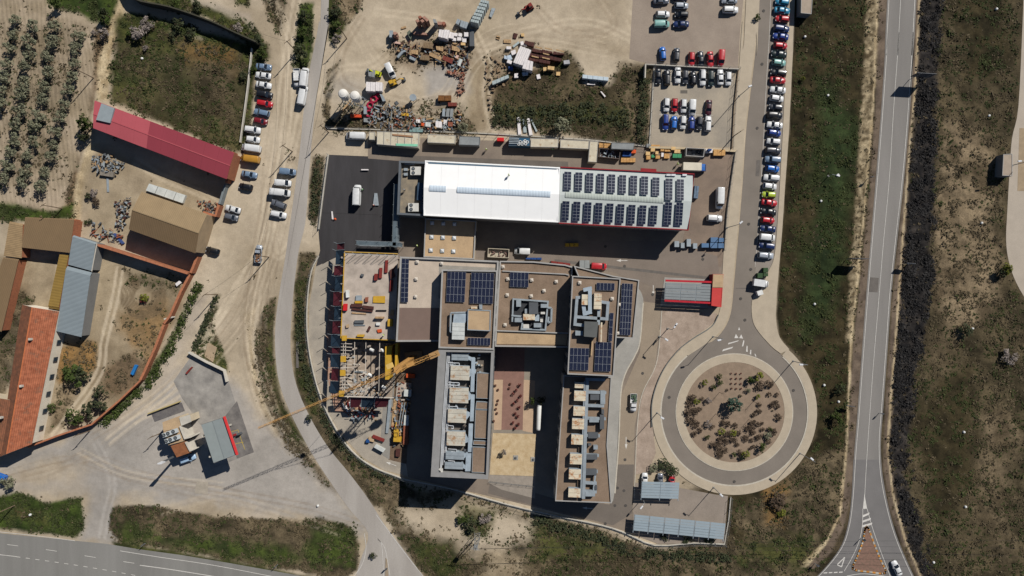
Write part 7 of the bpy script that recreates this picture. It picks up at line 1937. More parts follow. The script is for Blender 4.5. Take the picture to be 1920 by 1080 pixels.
# ground clutter around the construction
for nm, lb, ct, pts, h_, m_ in (
    ('skip', 'orange-red skip right of the crane base', 'skip', z2((672,336),(738,340),(736,372),(670,366)),1.1, ORNG),('excavator_body', 'yellow machine at the bottom of the excavation strip', 'digger', z2((572,832),(630,836),(628,868),(570,866)),2.0, YEL),
    ('site_hut', 'cream pump unit below the crane base', 'machine', z2((655,460),(712,462),(708,515),(652,512)),1.6, mat('pale_unit_top', (208,212,208))),('concrete_pad', 'grey slab with red pipes below the crane', 'slab', z2((598,405),(712,408),(705,520),(590,515)),.35, SLAB),
    ('timber_stack', 'long grey beam in the excavation strip', 'timber', z2((535,540),(558,540),(530,800),(510,800)),.5, METAL),('timber_stack', 'brown trench edge board', 'timber', z2((575,530),(600,530),(575,760),(552,760)),.3, PLANK),('timber_stack', 'rust box at the right of the excavation strip', 'box', z2((652,700),(688,702),(685,890),(645,888)),1.2, mat('rust_box', (150,88,64))),
    ('timber_stack', 'white box at the right of the excavation strip', 'box', z2((655,660),(690,662),(688,740),(652,738)),1.3, mat('pale_unit_top', (208,212,208))),('tubular_trestle', 'red and white frames at the bottom of the apron', 'frame', z2((410,815),(500,850),(495,868),(405,835)),1.0, REDB),
    ('tubular_trestle', 'white slatted frame at the bottom of the apron', 'frame', z2((432,890),(505,930),(490,950),(418,910)),1.4, mat('pale_unit_top', (208,212,208))),('barrel_box', 'blue box near the red frames', 'box', z2((358,850),(385,852),(382,875),(355,872)),.9, mat('blue_box', (30,80,140))),
    ('timber_stack', 'tan sacks beside the blue box', 'sack', z2((378,830),(420,838),(418,870),(376,860)),.7, R_TAN),('crate', 'brown heap at the end of the excavation strip', 'heap', z2((590,925),(625,925),(618,985),(588,980)),.8, DPLANK)):
    item(nm, lb, ct, pts, .05, h_, m_)
for i in range(3):
    MB().bar(P3(*z2((640 + i * 22,560))[0], 1), P3(*z2((615 + i * 16,740))[0], 1),.2).build('drain_pipe', METAL, label='grey pipe lying in the excavation strip, %s from the left' % ORD[i], cat='pipe', group='pipes of the excavation strip')
sheet('excavated_strip', [(741,700),(772,702),(762,870),(728,862)], .05, mat('excavated_soil', (128,106,84), var=.3, scale=.8, fine=.25, c2=(92,76,62)), kind='structure')
structure(sheet('site_ramp', [(722,700),(741,702),(730,862),(712,850)], .056, mat('ramp_grey', (150,146,138), var=.12)))
# cabins, containers and the storage yard
CREAMC = mat('cream_container', (216,206,182), var=.12, scale=.6, ribs=(0,.35,.06), rust=((160,124,84),.7,.56))
GREYC = mat('grey_container', (150,154,154), var=.12, scale=.6, ribs=(0,.35,.08))
BLUEC = mat('blue_container', (44,92,122), var=.1, ribs=(0,.35,.1))
def container(label, px, h, m, group='containers along the north lane', name='container', ribs=True):
    pts = ccw([P(*q, h) for q in px]); c = np.mean(pts, axis=0); r = thing(name, label, 'container', (*c, 0), group=group)
    MB().prism(pts, 0, h - .1).build('body', m, r); MB().prism(inset(pts, .06), h - .1, h).build('roof', m, r); ring_mesh(MB(), pts, inset(pts, .12), h - .1, h + .06).build('top_rail', PARA if m is CREAMC else DARKG, r)
    return r
z3 = ZP(600,130,6)
cab = container('large cream cabin block of six sections with a mint strip', z3((642,695),(1115,715),(1105,880),(638,842)),2.8, CREAMC)
for i in range(1,6):
    a = z3((642 + i * 79,698 + i * 3.4))[0]; b_ = z3((638 + i * 78,842 + i * 6.4))[0]; MB().bar(P3(*a, 2.88), P3(*b_, 2.88),.12,.1).build('joint', PARA, cab)
MB().prism(pit(*z3((850,832),(1098,840),(1096,866),(858,858)), h=2.95),2.86,2.95).build('mint_strip', mat('mint', (140,210,176), var=.1), cab)
MB().prism(pit(*z3((815,725),(1045,745),(1045,765),(815,743)), h=2.95),2.86,3.0).build('rust_beam', mat('rust_beam', (164,124,92)), cab)
container('small cream box cabin right of the white van', z3((552,702),(614,702),(612,792),(550,790)),2.4, CREAMC)
container('plain cream container right of the cabin block', z3((1212,728),(1525,740),(1518,835),(1208,822)),2.6, CREAMC)
container('grey container with pipes on top', z3((1568,750),(1800,758),(1790,856),(1560,848)),2.6, GREYC)
z5 = ZP(890,50,4.5)
bc = container('blue container carrying grey pipes and white rings', z5((290,930),(470,935),(466,1008),(286,1004)),2.6, BLUEC)
for i in range(4): MB().tube(P3(*z5((290,942 + i * 14))[0], 2.8,2.8), P3(*z5((375,944 + i * 14))[0], 2.8,2.8),.16, n=8).build('drain_pipe', METAL, label='grey pipe on the blue container, %s from the top' % ORD[i], cat='pipe', group='pipes on the blue container')
for i, (a, b_) in enumerate(((385,970),(400,990),(415,972),(430,988),(445,972),(372,990),(425,962))):
    x, y = P(*z5((a, b_))[0], 2.8); mb = MB(); n = 10; o_ = [(x + .42 * math.cos(k * .628), y + .42 * math.sin(k * .628)) for k in range(10)]; i_ = [(x + .26 * math.cos(k * .628), y + .26 * math.sin(k * .628)) for k in range(10)]
    ring_mesh(mb, o_, i_, 2.67,2.85 + i * .004); mb.build('white_ring', mat('white_cap', (232,232,228)), label='white ring on the blue container, %s of seven' % ORD[i], cat='ring', group='rings on the blue container')
container('cream container right of the blue one', z5((475,940),(708,945),(704,1018),(471,1014)),2.6, CREAMC); container('second cream container, longer, further right', z5((724,950),(968,962),(962,1032),(722,1022)),2.6, CREAMC)
container('cream ribbed container standing crosswise by the skip', [(1106,264),(1122,265),(1119,304),(1103,303)], 2.6, CREAMC); container('flat grey rusty container above the dark skip', [(1147,267),(1190,268),(1188,281),(1146,279)], 2.4, GREYC)
def skip(label, px, h, m, fill):
    pts = ccw([P(*q, h) for q in px]); c = np.mean(pts, axis=0); r = thing('skip', label, 'skip', (*c, 0)); MB().prism(pts, 0,.3).build('floor', m, r); ring_mesh(MB(), pts, inset(pts, .18),.3, h).build('side', m, r)
    i_ = inset(pts, .3); mb = MB()
    for k in range(22):
        u, v = rnd.random(), rnd.random(); p = Vector(i_[0]).lerp(Vector(i_[1]), u).lerp(Vector(i_[3]).lerp(Vector(i_[2]), u), v); mb.box(p.x, p.y, .31 + rnd.random() * .3, rnd.uniform(.2,.9), rnd.uniform(.1,.4), rnd.uniform(.1,.5), rnd.uniform(0,3))
    o = mb.build('waste', fill, r); o['kind'] = 'stuff'
skip('open dark skip with scrap, left of the blue frames', [(1124,277),(1164,280),(1162,298),(1122,294)], 1.7, mat('skip_brown', (96,84,78)), METAL)
skip('open pale-edged skip by the box lorry', [(1287,276),(1322,278),(1320,294),(1286,292)], 2.2, PARA, mat('dark_waste', (60,66,74)))
skip('rubble skip in the shade south of the annex', [(915,465),(955,467),(954,484),(914,482)], 1.5, mat('skip_pale', (190,180,160)), mat('rubble', (150,120,110), var=.4, scale=3))
def stack(name, label, cat, px, h, m, n=1, gap=.05, group=None, z0=.02):
    """n pieces side by side along the first edge, each its own part"""
    q = [Vector((*P(*c, h),0)) for c in px]; c = sum(q, Vector()) / 4; r = thing(name, label, cat, (c.x, c.y, z0), group=group)
    for i in range(n):
        def at(u, v): return q[0].lerp(q[1], u).lerp(q[3].lerp(q[2], u), v)
        a = [at(i / n, 0), at((i + 1) / n - gap / n, 0), at((i + 1) / n - gap / n, 1), at(i / n, 1)]
        MB().prism([(p.x, p.y) for p in a], z0, z0 + h * (1 - .06 * (i % 2))).build('piece' if n > 1 else 'block', m, r)
    return r
z6 = ZP(1080,240,6.62)
PAL = mat('pallet_wood', (208,164,104), var=.2, scale=2, c2=(180,132,78)); CARD = mat('cardboard', (222,186,130), var=.12)
WHT = mat('white_wrap', (236,230,228), var=.08, scale=1.5); GRN = mat('green_crate', (70,150,104), var=.1); BRK = mat('brick_pallet', (176,134,116), var=.15, scale=2); BLUX = mat('blue_tarp', (36,76,140), var=.3, scale=2)
for i, (a, b_, c, d, m_, h_, n_, lb) in enumerate(((290,185,345,240, PAL, .6,2, 'brown pallet pair behind the dark skip'),(352,190,438,245, PAL, .8,3, 'pallet row left of the flat grey container'),(582,292,690,350, BLUX, 1.0,3, 'blue frames stacked by the dark skip'),(562,368,742,422, PAL, .8,5, 'row of tan boxes below the blue frames'),
        (690,265,750,310, ORNG, .9,2, 'orange drums above the tan box row'),(880,195,935,240, GREYC, .8,1, 'grey box at the upper left of the pallet group'),(935,205,1045,240, PAL, .7,3, 'thin pallets along the tan wall'),(932,245,985,290, CARD, .9,1, 'cardboard cube in the pallet group, upper left'),
        (870,292,925,335, CARD, .9,1, 'cardboard cube in the pallet group, left'),(876,340,930,388, PAL, .9,1, 'pallet cube in the pallet group, lower left'),(940,330,985,365, GRN, .6,1, 'green crate in the pallet group'),(990,285,1028,325, CARD, 1.1,1, 'bright cardboard box in the pallet group'),
        (992,338,1048,378, PAL, 1.0,1, 'pallet cube right of the green crate'),(1055,225,1100,285, PAL, .7,3, 'upright pallets at the top of the group'),(1108,228,1180,290, PAL, .6,4, 'slatted pallet field at the top right of the group'),(1062,305,1092,355, WHT, .8,1, 'white box among the pallets'),
        (1098,315,1165,375, PAL, .7,3, 'broken pallets right of the white box'),(1185,230,1240,270, CARD, .9,1, 'tan sacks at the right of the group'),(1225,262,1300,310, CARD, .8,2, 'pair of tan sheets beside the green crates'),(1205,318,1318,368, GRN, .9,4, 'stack of green crates'),
        (1612,258,1702,305, WHT, 1.2,1, 'white crate with blue lids beside the open skip'),(1712,265,1858,340, PAL, 1.0,3, 'brown slatted pallets in the upper right yard corner'))):
    stack('pallet_stack', lb, 'pallets', z6((a, b_),(c, b_ + 3),(c - 3, d),(a - 3, d)), h_, m_, n_)
stack('crate', 'dark blue lid on the white crate', 'crate', z6((1630,265),(1675,268),(1670,290),(1628,288)),1.4, BLUX, 1, z0=1.22)
# east lane bins and cages
BIN = mat('blue_bin', (92,124,160), var=.1, scale=1.5)
for i, (x0, y0, x1, y1) in enumerate(((1333,445,1347,454),(1348,446,1358,454),(1316,456,1330,464),(1332,455,1346,465),(1347,456,1358,465))):
    stack('waste_bin', 'blue waste bin, %s of the five beside the yard gate' % ORD[i], 'bin', rectpx(x0, y0, x1, y1),1.3, BIN, 1, group='blue waste bins')
for i, (x0, y0, x1, y1) in enumerate(((1265,452,1274,463),(1277,455,1284,465),(1288,448,1296,462),(1300,456,1308,466))):
    stack('metal_cage', 'small grey metal cage, %s from the left by the blue bins' % ORD[i], 'cage', rectpx(x0, y0, x1, y1),1.5, METAL, 2, group='metal cages')
for i, (x0, x1) in enumerate(((1060,1068),(1069,1076),(1077,1085))): stack('yellow_crate', 'yellow crate in the hall shade, %s from the left' % ORD[i], 'crate', rectpx(x0,456, x1,462),.9, YEL, 1, group='yellow crates')
stack('green_bin', 'green waste container left at the end of the parked row', 'bin', rectpx(1421,512,1431,521),1.4, mat('dark_green_bin', (58,84,52)),1); stack('green_bin', 'green waste container right at the end of the parked row', 'bin', rectpx(1432,502,1441,511),1.4, mat('dark_green_bin', (58,84,52)),1); stack('green_bin', 'lower green waste container by the white lorry', 'bin', rectpx(1432,512,1441,518),1.3, mat('dark_green_bin', (58,84,52)),1)
stack('canvas_crate', 'grey square cage beside the red van in the lane', 'cage', rectpx(1087,488,1106,503),1.6, GREYC, 2); stack('timber_stack', 'red and tan site barriers along the curved roof edge', 'barrier', [(1033,489),(1070,494),(1070,498),(1034,493)], .8, REDB, 3); stack('timber_stack', 'blue beams along the curved roof edge', 'beam', [(986,483),(1016,483),(1016,487),(986,486)], .6, BLUX, 3)
stack('metal_cage', 'blue and grey scrap cage at the east end of the hall', 'cage', [(1303,348),(1311,349),(1309,372),(1301,371)], 1.3, mat('blue_grey_cage', (110,130,150), var=.3, scale=2),4); stack('light_trailer', 'grey trailer frame beside the white van on the asphalt', 'trailer', [(702,362),(707,362),(710,385),(699,385)], .5, METAL, 3)
stack('barrier', 'white barrier lying on the fresh asphalt, upper', 'barrier', rectpx(677,317,691,319),.6, WHT, 1); stack('barrier', 'white plank on the fresh asphalt near the red cone', 'barrier', [(621,396),(623,396),(625,411),(622,411)], .4, WHT, 1)
x, y = P(628,411); MB().lathe(x, y, [(.4,.03),(.38,.1),(.2,.4),(.06,.9)], 8).build('traffic_cone', ORNG, label='red-orange cone on the fresh asphalt', cat='cone')
# storage yard, top
z4 = ZP(700,0,7.2)
for k, c_ in enumerate(z4((630,225),(688,232),(595,275),(660,275),(720,262),(290,445),(950,312))):
    stack('brick_pallet', 'pallet of pinkish bricks, %s counted from the left group' % ORD[k], 'brick pallet', [(c_[0] - 4, c_[1]),(c_[0], c_[1] - 4),(c_[0] + 4, c_[1]),(c_[0], c_[1] + 4)], (4.2,4.4,4.4,4.6,4.4,3.4,2.0)[k], mat('brick_orange', (156,100,80), var=.15) if k in (0,6) else BRK, 2, group='brick pallets of the storage yard')
for pts, h_, m_, n_, nm, ct, lb in (
    (z4((800,255),(840,250),(862,300),(815,305)),4.2, GREYC, 2, 'pallet_stack', 'pallets', 'grey pallet tower right of the brick pallets'),(z4((890,395),(1030,400),(1000,520),(875,490)),3.2, WHT, 4, 'wrapped_stack', 'wrapped goods', 'large white wrapped stack in the storage yard'),
    (z4((1025,425),(1095,440),(1080,520),(1010,505)),1.7, WHT, 2, 'wrapped_stack', 'wrapped goods', 'lower white wrapped stack beside the large one'),(z4((1095,440),(1140,445),(1135,490),(1090,480)),1.2, WHT, 1, 'sack', 'sack', 'white sack right of the wrapped stacks'),
    (z4((1150,440),(1200,450),(1195,495),(1145,485)),1.1, WHT, 1, 'sack', 'sack', 'white sack second right of the wrapped stacks'),(z4((1225,430),(1285,435),(1285,490),(1225,490)),1.5, WHT, 1, 'sack', 'sack', 'big white sack beside the long grey cage'),(z4((1130,500),(1190,500),(1190,545),(1130,545)),1.1, WHT, 1, 'sack', 'sack', 'white sack in the lower heap'),
    (z4((1200,505),(1260,510),(1255,570),(1200,565)),1.0, WHT, 1, 'sack', 'sack', 'white sack at the lower right of the heap'),(z4((1065,505),(1120,510),(1120,550),(1060,545)),1.2, WHT, 1, 'sack', 'sack', 'white sack at the lower left of the heap'),(z4((1185,570),(1245,575),(1240,610),(1180,605)),1.0, CARD, 1, 'sack', 'sack', 'cream sack below the white heap'),
    (z4((1298,395),(1360,395),(1365,620),(1300,620)),1.8, DARKG, 1, 'metal_cage', 'cage', 'long dark grey cage with pale rim right of the sacks'),(z4((1135,250),(1180,265),(1150,330),(1110,310)),1.6, METAL, 2, 'steel_rack', 'frame', 'grey metal frames above the sacks, left'),(z4((1185,270),(1285,300),(1260,385),(1165,350)),1.6, METAL, 3, 'steel_rack', 'frame', 'grey metal frames above the sacks, right'),
    (z4((535,420),(740,445),(738,470),(535,455)),1.2, BRK, 5, 'pallet_stack', 'pallets', 'long low pinkish stack below the brick pallets'),(z4((450,440),(490,400),(530,450),(500,530)),1.0, mat('green_grey_tarp', (100,106,92)),1, 'tarp_stack', 'tarpaulin', 'green-grey covered stack at the left of the yard'),(z4((215,410),(260,405),(260,500),(215,500)),1.8, METAL, 2, 'steel_rack', 'frame', 'silver machine at the far left of the storage yard'),
    (z4((270,430),(325,435),(325,490),(265,485)),2.4, BRK, 2, 'pallet_stack', 'pallets', 'pinkish stack beside the silver machine'),(z4((280,550),(370,570),(365,595),(272,580)),.8, mat('pink_board', (220,184,168)),1, 'board', 'board', 'pale pink board near the silver machine'),(z4((680,570),(800,570),(800,655),(660,640)),1.2, mat('brown_boards', (140,118,90), var=.2, scale=2),6, 'timber_stack', 'timber', 'wide brown timber stack in the yard middle'),
    (z4((845,620),(945,625),(940,695),(850,665)),1.2, PLANK, 5, 'timber_stack', 'timber', 'bright timber stack right of the wide brown one'),(z4((1060,610),(1165,640),(1160,700),(1060,670)),.9, PLANK, 4, 'timber_stack', 'timber', 'slanting timber stack under the sacks'),(z4((490,672),(605,675),(600,735),(485,715)),1.0, PLANK, 4, 'timber_stack', 'timber', 'orange timber stack at the left'),
    (z4((490,745),(580,775),(560,820),(485,790)),.7, METAL, 4, 'timber_stack', 'timber', 'grey slats below the orange timber'),(z4((645,735),(755,745),(750,815),(625,800)),1.3, mat('brown_boards', (140,118,90)),4, 'timber_stack', 'timber', 'olive brown stack in the lower row'),(z4((760,700),(920,765),(910,815),(750,745)),.9, PLANK, 4, 'timber_stack', 'timber', 'long slanted tan timber in the lower row'),
    (z4((945,745),(1080,795),(1060,860),(930,800)),1.1, mat('rust_red_stack', (128,62,50), var=.2, scale=2),4, 'timber_stack', 'timber', 'dark red slanted beams in the lower row'),(z4((820,695),(900,720),(890,740),(810,718)),.8, PLANK, 3, 'timber_stack', 'timber', 'short tan stack above the slanted timber'),(z4((1125,740),(1160,750),(1135,790),(1098,775)),.8, mat('pink_board', (220,184,168)),1, 'board', 'board', 'pale block near the concrete pipe'),
    (z4((375,365),(435,345),(445,372),(378,392)),.3, PLANK, 2, 'pallet', 'pallet', 'single pale pallet lying apart at the upper left'),(z4((1565,95 + 120),(1600,100),(1650,110),(1595,235)),.5, METAL, 3, 'steel_rack', 'frame', 'slim grey rack right of the long grey stacks'),(z4((1665,475),(1715,490),(1705,525),(1660,510)),.3, PLANK, 1, 'pallet', 'pallet', 'small pallet left of the white blocks'),(z4((1760,530),(1860,530),(1858,580),(1758,575)),.3, PLANK, 3, 'pallet', 'pallet', 'long pallet left of the white blocks'),
    (z4((865,290),(970,290),(960,330),(870,330)),1.2, BRK, 3, 'pallet_stack', 'pallets', 'low pinkish stack beside the single orange pallet')):
    stack(nm, lb, ct, pts, h_, m_, n_)
GST = mat('grey_green_blocks', (176,188,188), var=.1, scale=1.5)
for k in range(7):
    for j in range(2):
        a = 1480 - k * 22 + j * 55 + 10; b_ = 20 + k * 44 + j * 12 - 30; c_ = z4((a - 38, b_),(a + 16, b_ + 4),(a + 6, b_ + 40),(a - 48, b_ + 34))
        stack('block_stack', 'pale grey wrapped block stack, %s from the top in the %s row' % (ORD[k], 'left' if not j else 'right'), 'block stack', c_, 4.0, GST, 2, group='pale grey block stacks at the top')
x, y = P(*z4((363,730))[0]); MB().tube(P3(*z4((325,775))[0], .5,.5), P3(*z4((400,690))[0], .5,.5),.45, n=12).build('steel_drum', METAL, label='rusty grey cylinder lying at the left of the timber', cat='drum')
MB().tube(P3(*z4((1180,800))[0], .6,.6), P3(*z4((1150,890))[0], .6,.6),.6, n=12).build('concrete_pipe', mat('pale_unit_top', (208,212,208)), label='pale short pipe among the brown rubble', cat='pipe')
# white blocks and brown beams of the scrub yard
for pts, h_, m_, n_, nm, ct, lb in ((z5((385,160),(478,195),(420,330),(325,300)),2.8, WHT, 6, 'wrapped_stack', 'wrapped goods', 'long pinkish-white stack in the scrub yard'),(z5((425,270),(495,295),(488,370),(402,350)),2.8, WHT, 3, 'wrapped_stack', 'wrapped goods', 'square pinkish-white stack below the long one'),
    (z5((268,165),(308,165),(308,188),(268,188)),.8, WHT, 1, 'foam_block', 'block', 'small white block left of the white stacks'),(z5((305,205),(345,190),(352,225),(315,240)),1.0, WHT, 1, 'foam_block', 'block', 'tilted white block beside the long stack'),(z5((270,245),(305,235),(320,270),(280,290)),1.1, mat('pale_blue_block', (196,212,226)),1, 'foam_block', 'block', 'pale blue block left of the long stack'),
    (z5((250,240),(280,250),(275,275),(248,268)),1.0, mat('pale_blue_block', (196,212,226)),1, 'foam_block', 'block', 'pale blue block furthest left'),(z5((280,275),(320,290),(310,315),(270,300)),1.2, WHT, 1, 'foam_block', 'block', 'white block below the pale blue pair'),(z5((285,335),(325,335),(325,365),(288,362)),.9, BLUX, 1, 'foam_block', 'block', 'blue covered block in the shade'),
    (z5((335,395),(368,390),(368,428),(335,430)),.9, WHT, 2, 'foam_block', 'block', 'pair of white blocks below the stacks'),(z5((385,125),(412,120),(418,150),(390,155)),.9, WHT, 1, 'foam_block', 'block', 'white block at the top of the long stack'),(z5((415,135),(445,140),(442,160),(415,158)),.9, WHT, 1, 'foam_block', 'block', 'round white block right of the top one'),
    (z5((320,160),(370,120),(380,135),(330,175)),.5, GST, 3, 'foam_block', 'block', 'grey rods above the white blocks'),(z5((400,385),(455,380),(450,405),(405,410)),.8, mat('pale_blue_block', (196,212,226)),2, 'foam_block', 'block', 'pale blue blocks in the shadow below the square stack'),
    (z5((145,460),(285,402),(292,428),(152,490)),1.5, GST, 4, 'metal_rack', 'rack', 'grey-topped rack lying diagonally left of the white stacks'),(z5((912,402),(1132,425),(1130,455),(910,432)),1.6, mat('pale_blue_beams', (200,214,222), var=.06),5, 'beam_stack', 'beams', 'long pale blue beam stack in the scrub yard'),
    (z5((950,478),(1020,480),(1020,490),(948,487)),.4, WHT, 1, 'beam', 'beam', 'short white beam below the pale blue stack'),(z5((1060,545),(1072,545),(1108,585),(1098,594)),.3, WHT, 1, 'beam', 'beam', 'white plank lying on the green patch'),(z5((357,762),(385,762),(395,910),(367,912)),.5, WHT, 1, 'beam', 'beam', 'wide white beam leftmost above the blue container'),
    (z5((405,780),(428,780),(440,892),(412,892)),.4, GST, 3, 'beam', 'beam', 'grey beams between the white ones'),(z5((438,772),(462,772),(492,912),(462,918)),.6, WHT, 1, 'beam', 'beam', 'slanted white beam above the blue container'),(z5((470,780),(482,778),(530,878),(518,888)),.4, GST, 2, 'beam', 'beam', 'thin grey beam rightmost above the blue container'),
    (z5((750,285),(800,278),(808,310),(755,315)),1.3, mat('grey_sack', (180,180,182)),1, 'sack', 'sack', 'grey round sack in the scrub'),(z5((578,342),(608,340),(606,368),(580,372)),1.4, CARD, 1, 'crate', 'crate', 'tan crate left of the three in the scrub'),(z5((618,330),(675,335),(672,365),(615,358)),1.6, CARD, 2, 'crate', 'crate', 'wide tan crate in the scrub'),
    (z5((690,380),(725,380),(722,412),(688,410)),.4, CARD, 1, 'crate', 'crate', 'flat tan crate right in the scrub'),(z5((520,405),(550,398),(560,435),(528,442)),.6, WHT, 1, 'sack', 'sack', 'crumpled white sack in the scrub'),(z5((185,85),(215,90),(210,108),(180,102)),.3, PLANK, 1, 'pallet', 'pallet', 'small pallet above left of the white stacks'),
    (z5((330,50),(365,60),(350,100),(322,95)),.3, DPLANK, 5, 'pallet', 'pallet', 'slatted dark pallet above the white stacks'),(z5((390,55),(420,55),(418,82),(392,80)),.5, CARD, 1, 'crate', 'crate', 'tan box above the white stacks'),(z5((190,935),(250,935),(250,965),(188,962)),1.6, mat('bright_red', (216,30,34)),1, 'site_machine', 'machine', 'red machine left of the blue container')):
    stack(nm, lb, ct, pts, h_, m_, n_)
k = 0
for (a, b_, c, d) in ((425,115,505,160),(490,180,575,215),(570,190,660,215),(665,205,760,225),(470,220,550,250),(555,235,635,262),(635,245,735,285),(460,258,545,285),(548,270,640,305)):
    k += 1; t_ = (c - a) * .22
    stack('beam_bundle', 'dark brown beam bundle, %s of the nine right of the white stacks' % ORD[k - 1], 'beams', z5((a, b_),(c, b_ + t_),(c - 4, d + 8),(a - 6, b_ + 28)),1.3, DPLANK, 3, group='brown beam bundles')
    if k in (2,3,4,6,8,9): stack('plank', 'orange plank on top of the %s brown beam bundle' % ORD[k - 1], 'plank', z5((a + 20, b_ - 4),(c - 4, b_ + t_ - 8),(c - 4, b_ + t_ + 2),(a + 20, b_ + 6)),.15, PLANK, 1, z0=1.34)
# red tangled machine, top middle, and loading machine
def digger(label, px, py, ang, m, sc=1.0):
    x, y = P(px, py, 1); r = thing('digger', label, 'digger', (x, y, .02), math.radians(ang))
    MB().box(0,0,.5,2.2 * sc, 1.5 * sc, .7).build('chassis', m, r, world=False); MB().box(-.3,0,1.2,1.1 * sc, 1.1 * sc, 1.1, taper=.1).build('cab', GLASS, r, world=False); MB().box(-.3,0,2.3,1.0 * sc, 1.0 * sc, .08).build('cab_roof', m, r, world=False)
    mb = MB(); mb.bar((.8,0,1.1),(2.4 * sc, 0,2.2),.25); mb.bar((2.4 * sc, 0,2.2),(3.4 * sc, 0,.7),.2); mb.build('arm', m, r, world=False); MB().box(3.5 * sc, 0,.2,.6,1.0,.6).build('bucket', DARKG, r, world=False)
    for s_ in (-1,1):
        for x_ in (-.8,.8): MB().tube((x_ * sc, s_ * .62 * sc, .45),(x_ * sc, s_ * .92 * sc, .45),.45, n=12).build('wheel', RUBBER, r, world=False)
digger('red small loader standing alone on the sand at the top', 992,13,-150, REDB); digger('yellow loader beside the white stack in the storage yard', 736,155,20, YEL); digger('lime yellow forklift by the parked white van', 708,138,160, mat('lime_machine', (210,216,50)),.9)
digger('yellow digger in the trench below the crane', 743,812,90, YEL, .9)
# water tanks on tall frames
for i, (px, py) in enumerate(((642,174.5),(664,178))):
    x, y = P(px, py, 8.5); r = thing('water_silo', '%s white round-topped silo on a frame at the yard corner' % ('left' if not i else 'right'), 'silo', (x, y, 0),0, 'pair of white silos')
    mb = MB(); mb.lathe(x, y, [(.25,3.4),(1.3,5.2),(1.35,8.0),(1.1,8.45),(.5,8.7),(.15,8.75)], 18); mb.build('shell', mat('silo_white', (232,228,220), var=.05), r, smooth=False)
    for a in range(4):
        t = a * math.pi / 2 + .5; MB().bar((x + 1.9 * math.cos(t), y + 1.9 * math.sin(t),0),(x + 1.2 * math.cos(t), y + 1.2 * math.sin(t),6),.14).build('leg', METAL, r)
        t2 = t + math.pi / 2; MB().bar((x + 1.7 * math.cos(t), y + 1.7 * math.sin(t),2),(x + 1.7 * math.cos(t2), y + 1.7 * math.sin(t2),2),.09).build('brace', METAL, r)
mb = MB(); mb.bar(P3(657,190,0,.3), P3(626,228,0,.3),.5,.4); mb.build('conveyor', PLANK, label='long tan conveyor running down left from the silos', cat='conveyor')
# items of the silo corner
for pts, h_, m_, n_, nm, ct, lb in ((z3((518,138),(620,142),(618,245),(515,240)),2.4, WHT, 4, 'wrapped_stack', 'wrapped goods', 'cream wrapped stack with four rows near the silos'),(z3((625,140),(700,145),(695,240),(625,240)),2.0, WHT, 3, 'wrapped_stack', 'wrapped goods', 'white crumpled stack right of the cream one'),(z3((540,0),(620,5),(615,85),(545,75)),1.8, GREYC, 2, 'steel_rack', 'frame', 'grey baskets left of the lime forklift'),
    (z3((340,502),(468,510),(466,540),(338,535)),1.0, mat('red_orange_tank', (226,82,40)),1, 'fuel_tank', 'tank', 'long red-orange tank below the silos'),(z3((912,488),(1000,495),(998,525),(910,515)),1.0, YEL, 1, 'yellow_box', 'box', 'yellow box in the scrap yard'),(z3((1330,290),(1478,290),(1475,350),(1328,350)),1.3, mat('brown_open_skip', (128,84,40), var=.3, scale=2),2, 'skip', 'skip', 'rusty orange skip at the right of the scrap yard'),
    (z3((1380,440),(1410,440),(1405,530),(1372,525)),1.2, METAL, 1, 'trolley', 'trolley', 'grey trolley at the left of three'),(z3((1425,440),(1460,440),(1452,532),(1412,530)),1.2, GREYC, 1, 'trolley', 'trolley', 'grey trolley in the middle of three'),(z3((1468,440),(1500,442),(1492,535),(1458,532)),1.2, GREYC, 1, 'trolley', 'trolley', 'grey trolley at the right of three'),
    (z3((1440,370),(1540,372),(1538,410),(1440,412)),1.1, mat('rust_red_stack', (128,62,50)),3, 'steel_rack', 'frame', 'dark red frames above the three trolleys'),(z3((835,370),(865,350),(888,378),(860,402)),.2, DARKG, 1, 'steel_plate', 'plate', 'dark square plate on the sand'),(z3((490,415),(520,415),(520,500),(490,500)),1.5, METAL, 2, 'steel_rack', 'frame', 'grey cabinet left of the red pipe rings'),
    (z3((670,275),(700,280),(735,350),(705,360)),1.6, METAL, 2, 'steel_rack', 'frame', 'tilted silver cabinets right of the red rings'),(z3((490,545),(550,550),(545,595),(490,590)),.8, GREYC, 2, 'steel_rack', 'frame', 'grey box below the cabinet'),(z3((1140,600),(1175,602),(1172,635),(1138,632)),1.0, ORNG, 1, 'crate', 'crate', 'orange crate in the lower scrap row'),
    (z3((1080,560),(1125,562),(1122,600),(1078,598)),1.1, WHT, 1, 'crate', 'crate', 'white tank cube in the lower scrap row'),(z3((1300,580),(1375,585),(1370,655),(1300,650)),1.2, WHT, 2, 'sack', 'sack', 'white sacks in the lower scrap row'),(z3((1390,565),(1430,570),(1425,620),(1388,615)),1.2, WHT, 1, 'sack', 'sack', 'white sack right in the lower scrap row'),
    (z3((1185,590),(1245,595),(1245,645),(1185,640)),1.1, mat('pale_unit_top', (208,212,208)),2, 'sack', 'sack', 'pale machine housing in the lower scrap row'),(z3((1440,590),(1495,592),(1490,640),(1440,640)),1.0, mat('rust_box', (150,88,64)),2, 'crate', 'crate', 'rust crates at the end of the scrap row'),(z3((1000,650),(1160,655),(1160,705),(1005,700)),.5, mat('glass_green_sheet', (130,160,160)),2, 'sheet_stack', 'sheets', 'greenish sheets above the cabin block')):
    stack(nm, lb, ct, pts, h_, m_, n_)
x, y = P(*z3((1045,315))[0], 2.6); r = thing('mixer', 'grey round hopper on a frame in the scrap yard', 'hopper', (x, y, 0)); MB().lathe(x, y, [(.3,1.2),(.95,2.2),(1.0,2.7),(.9,2.7)], 14).build('hopper', METAL, r)
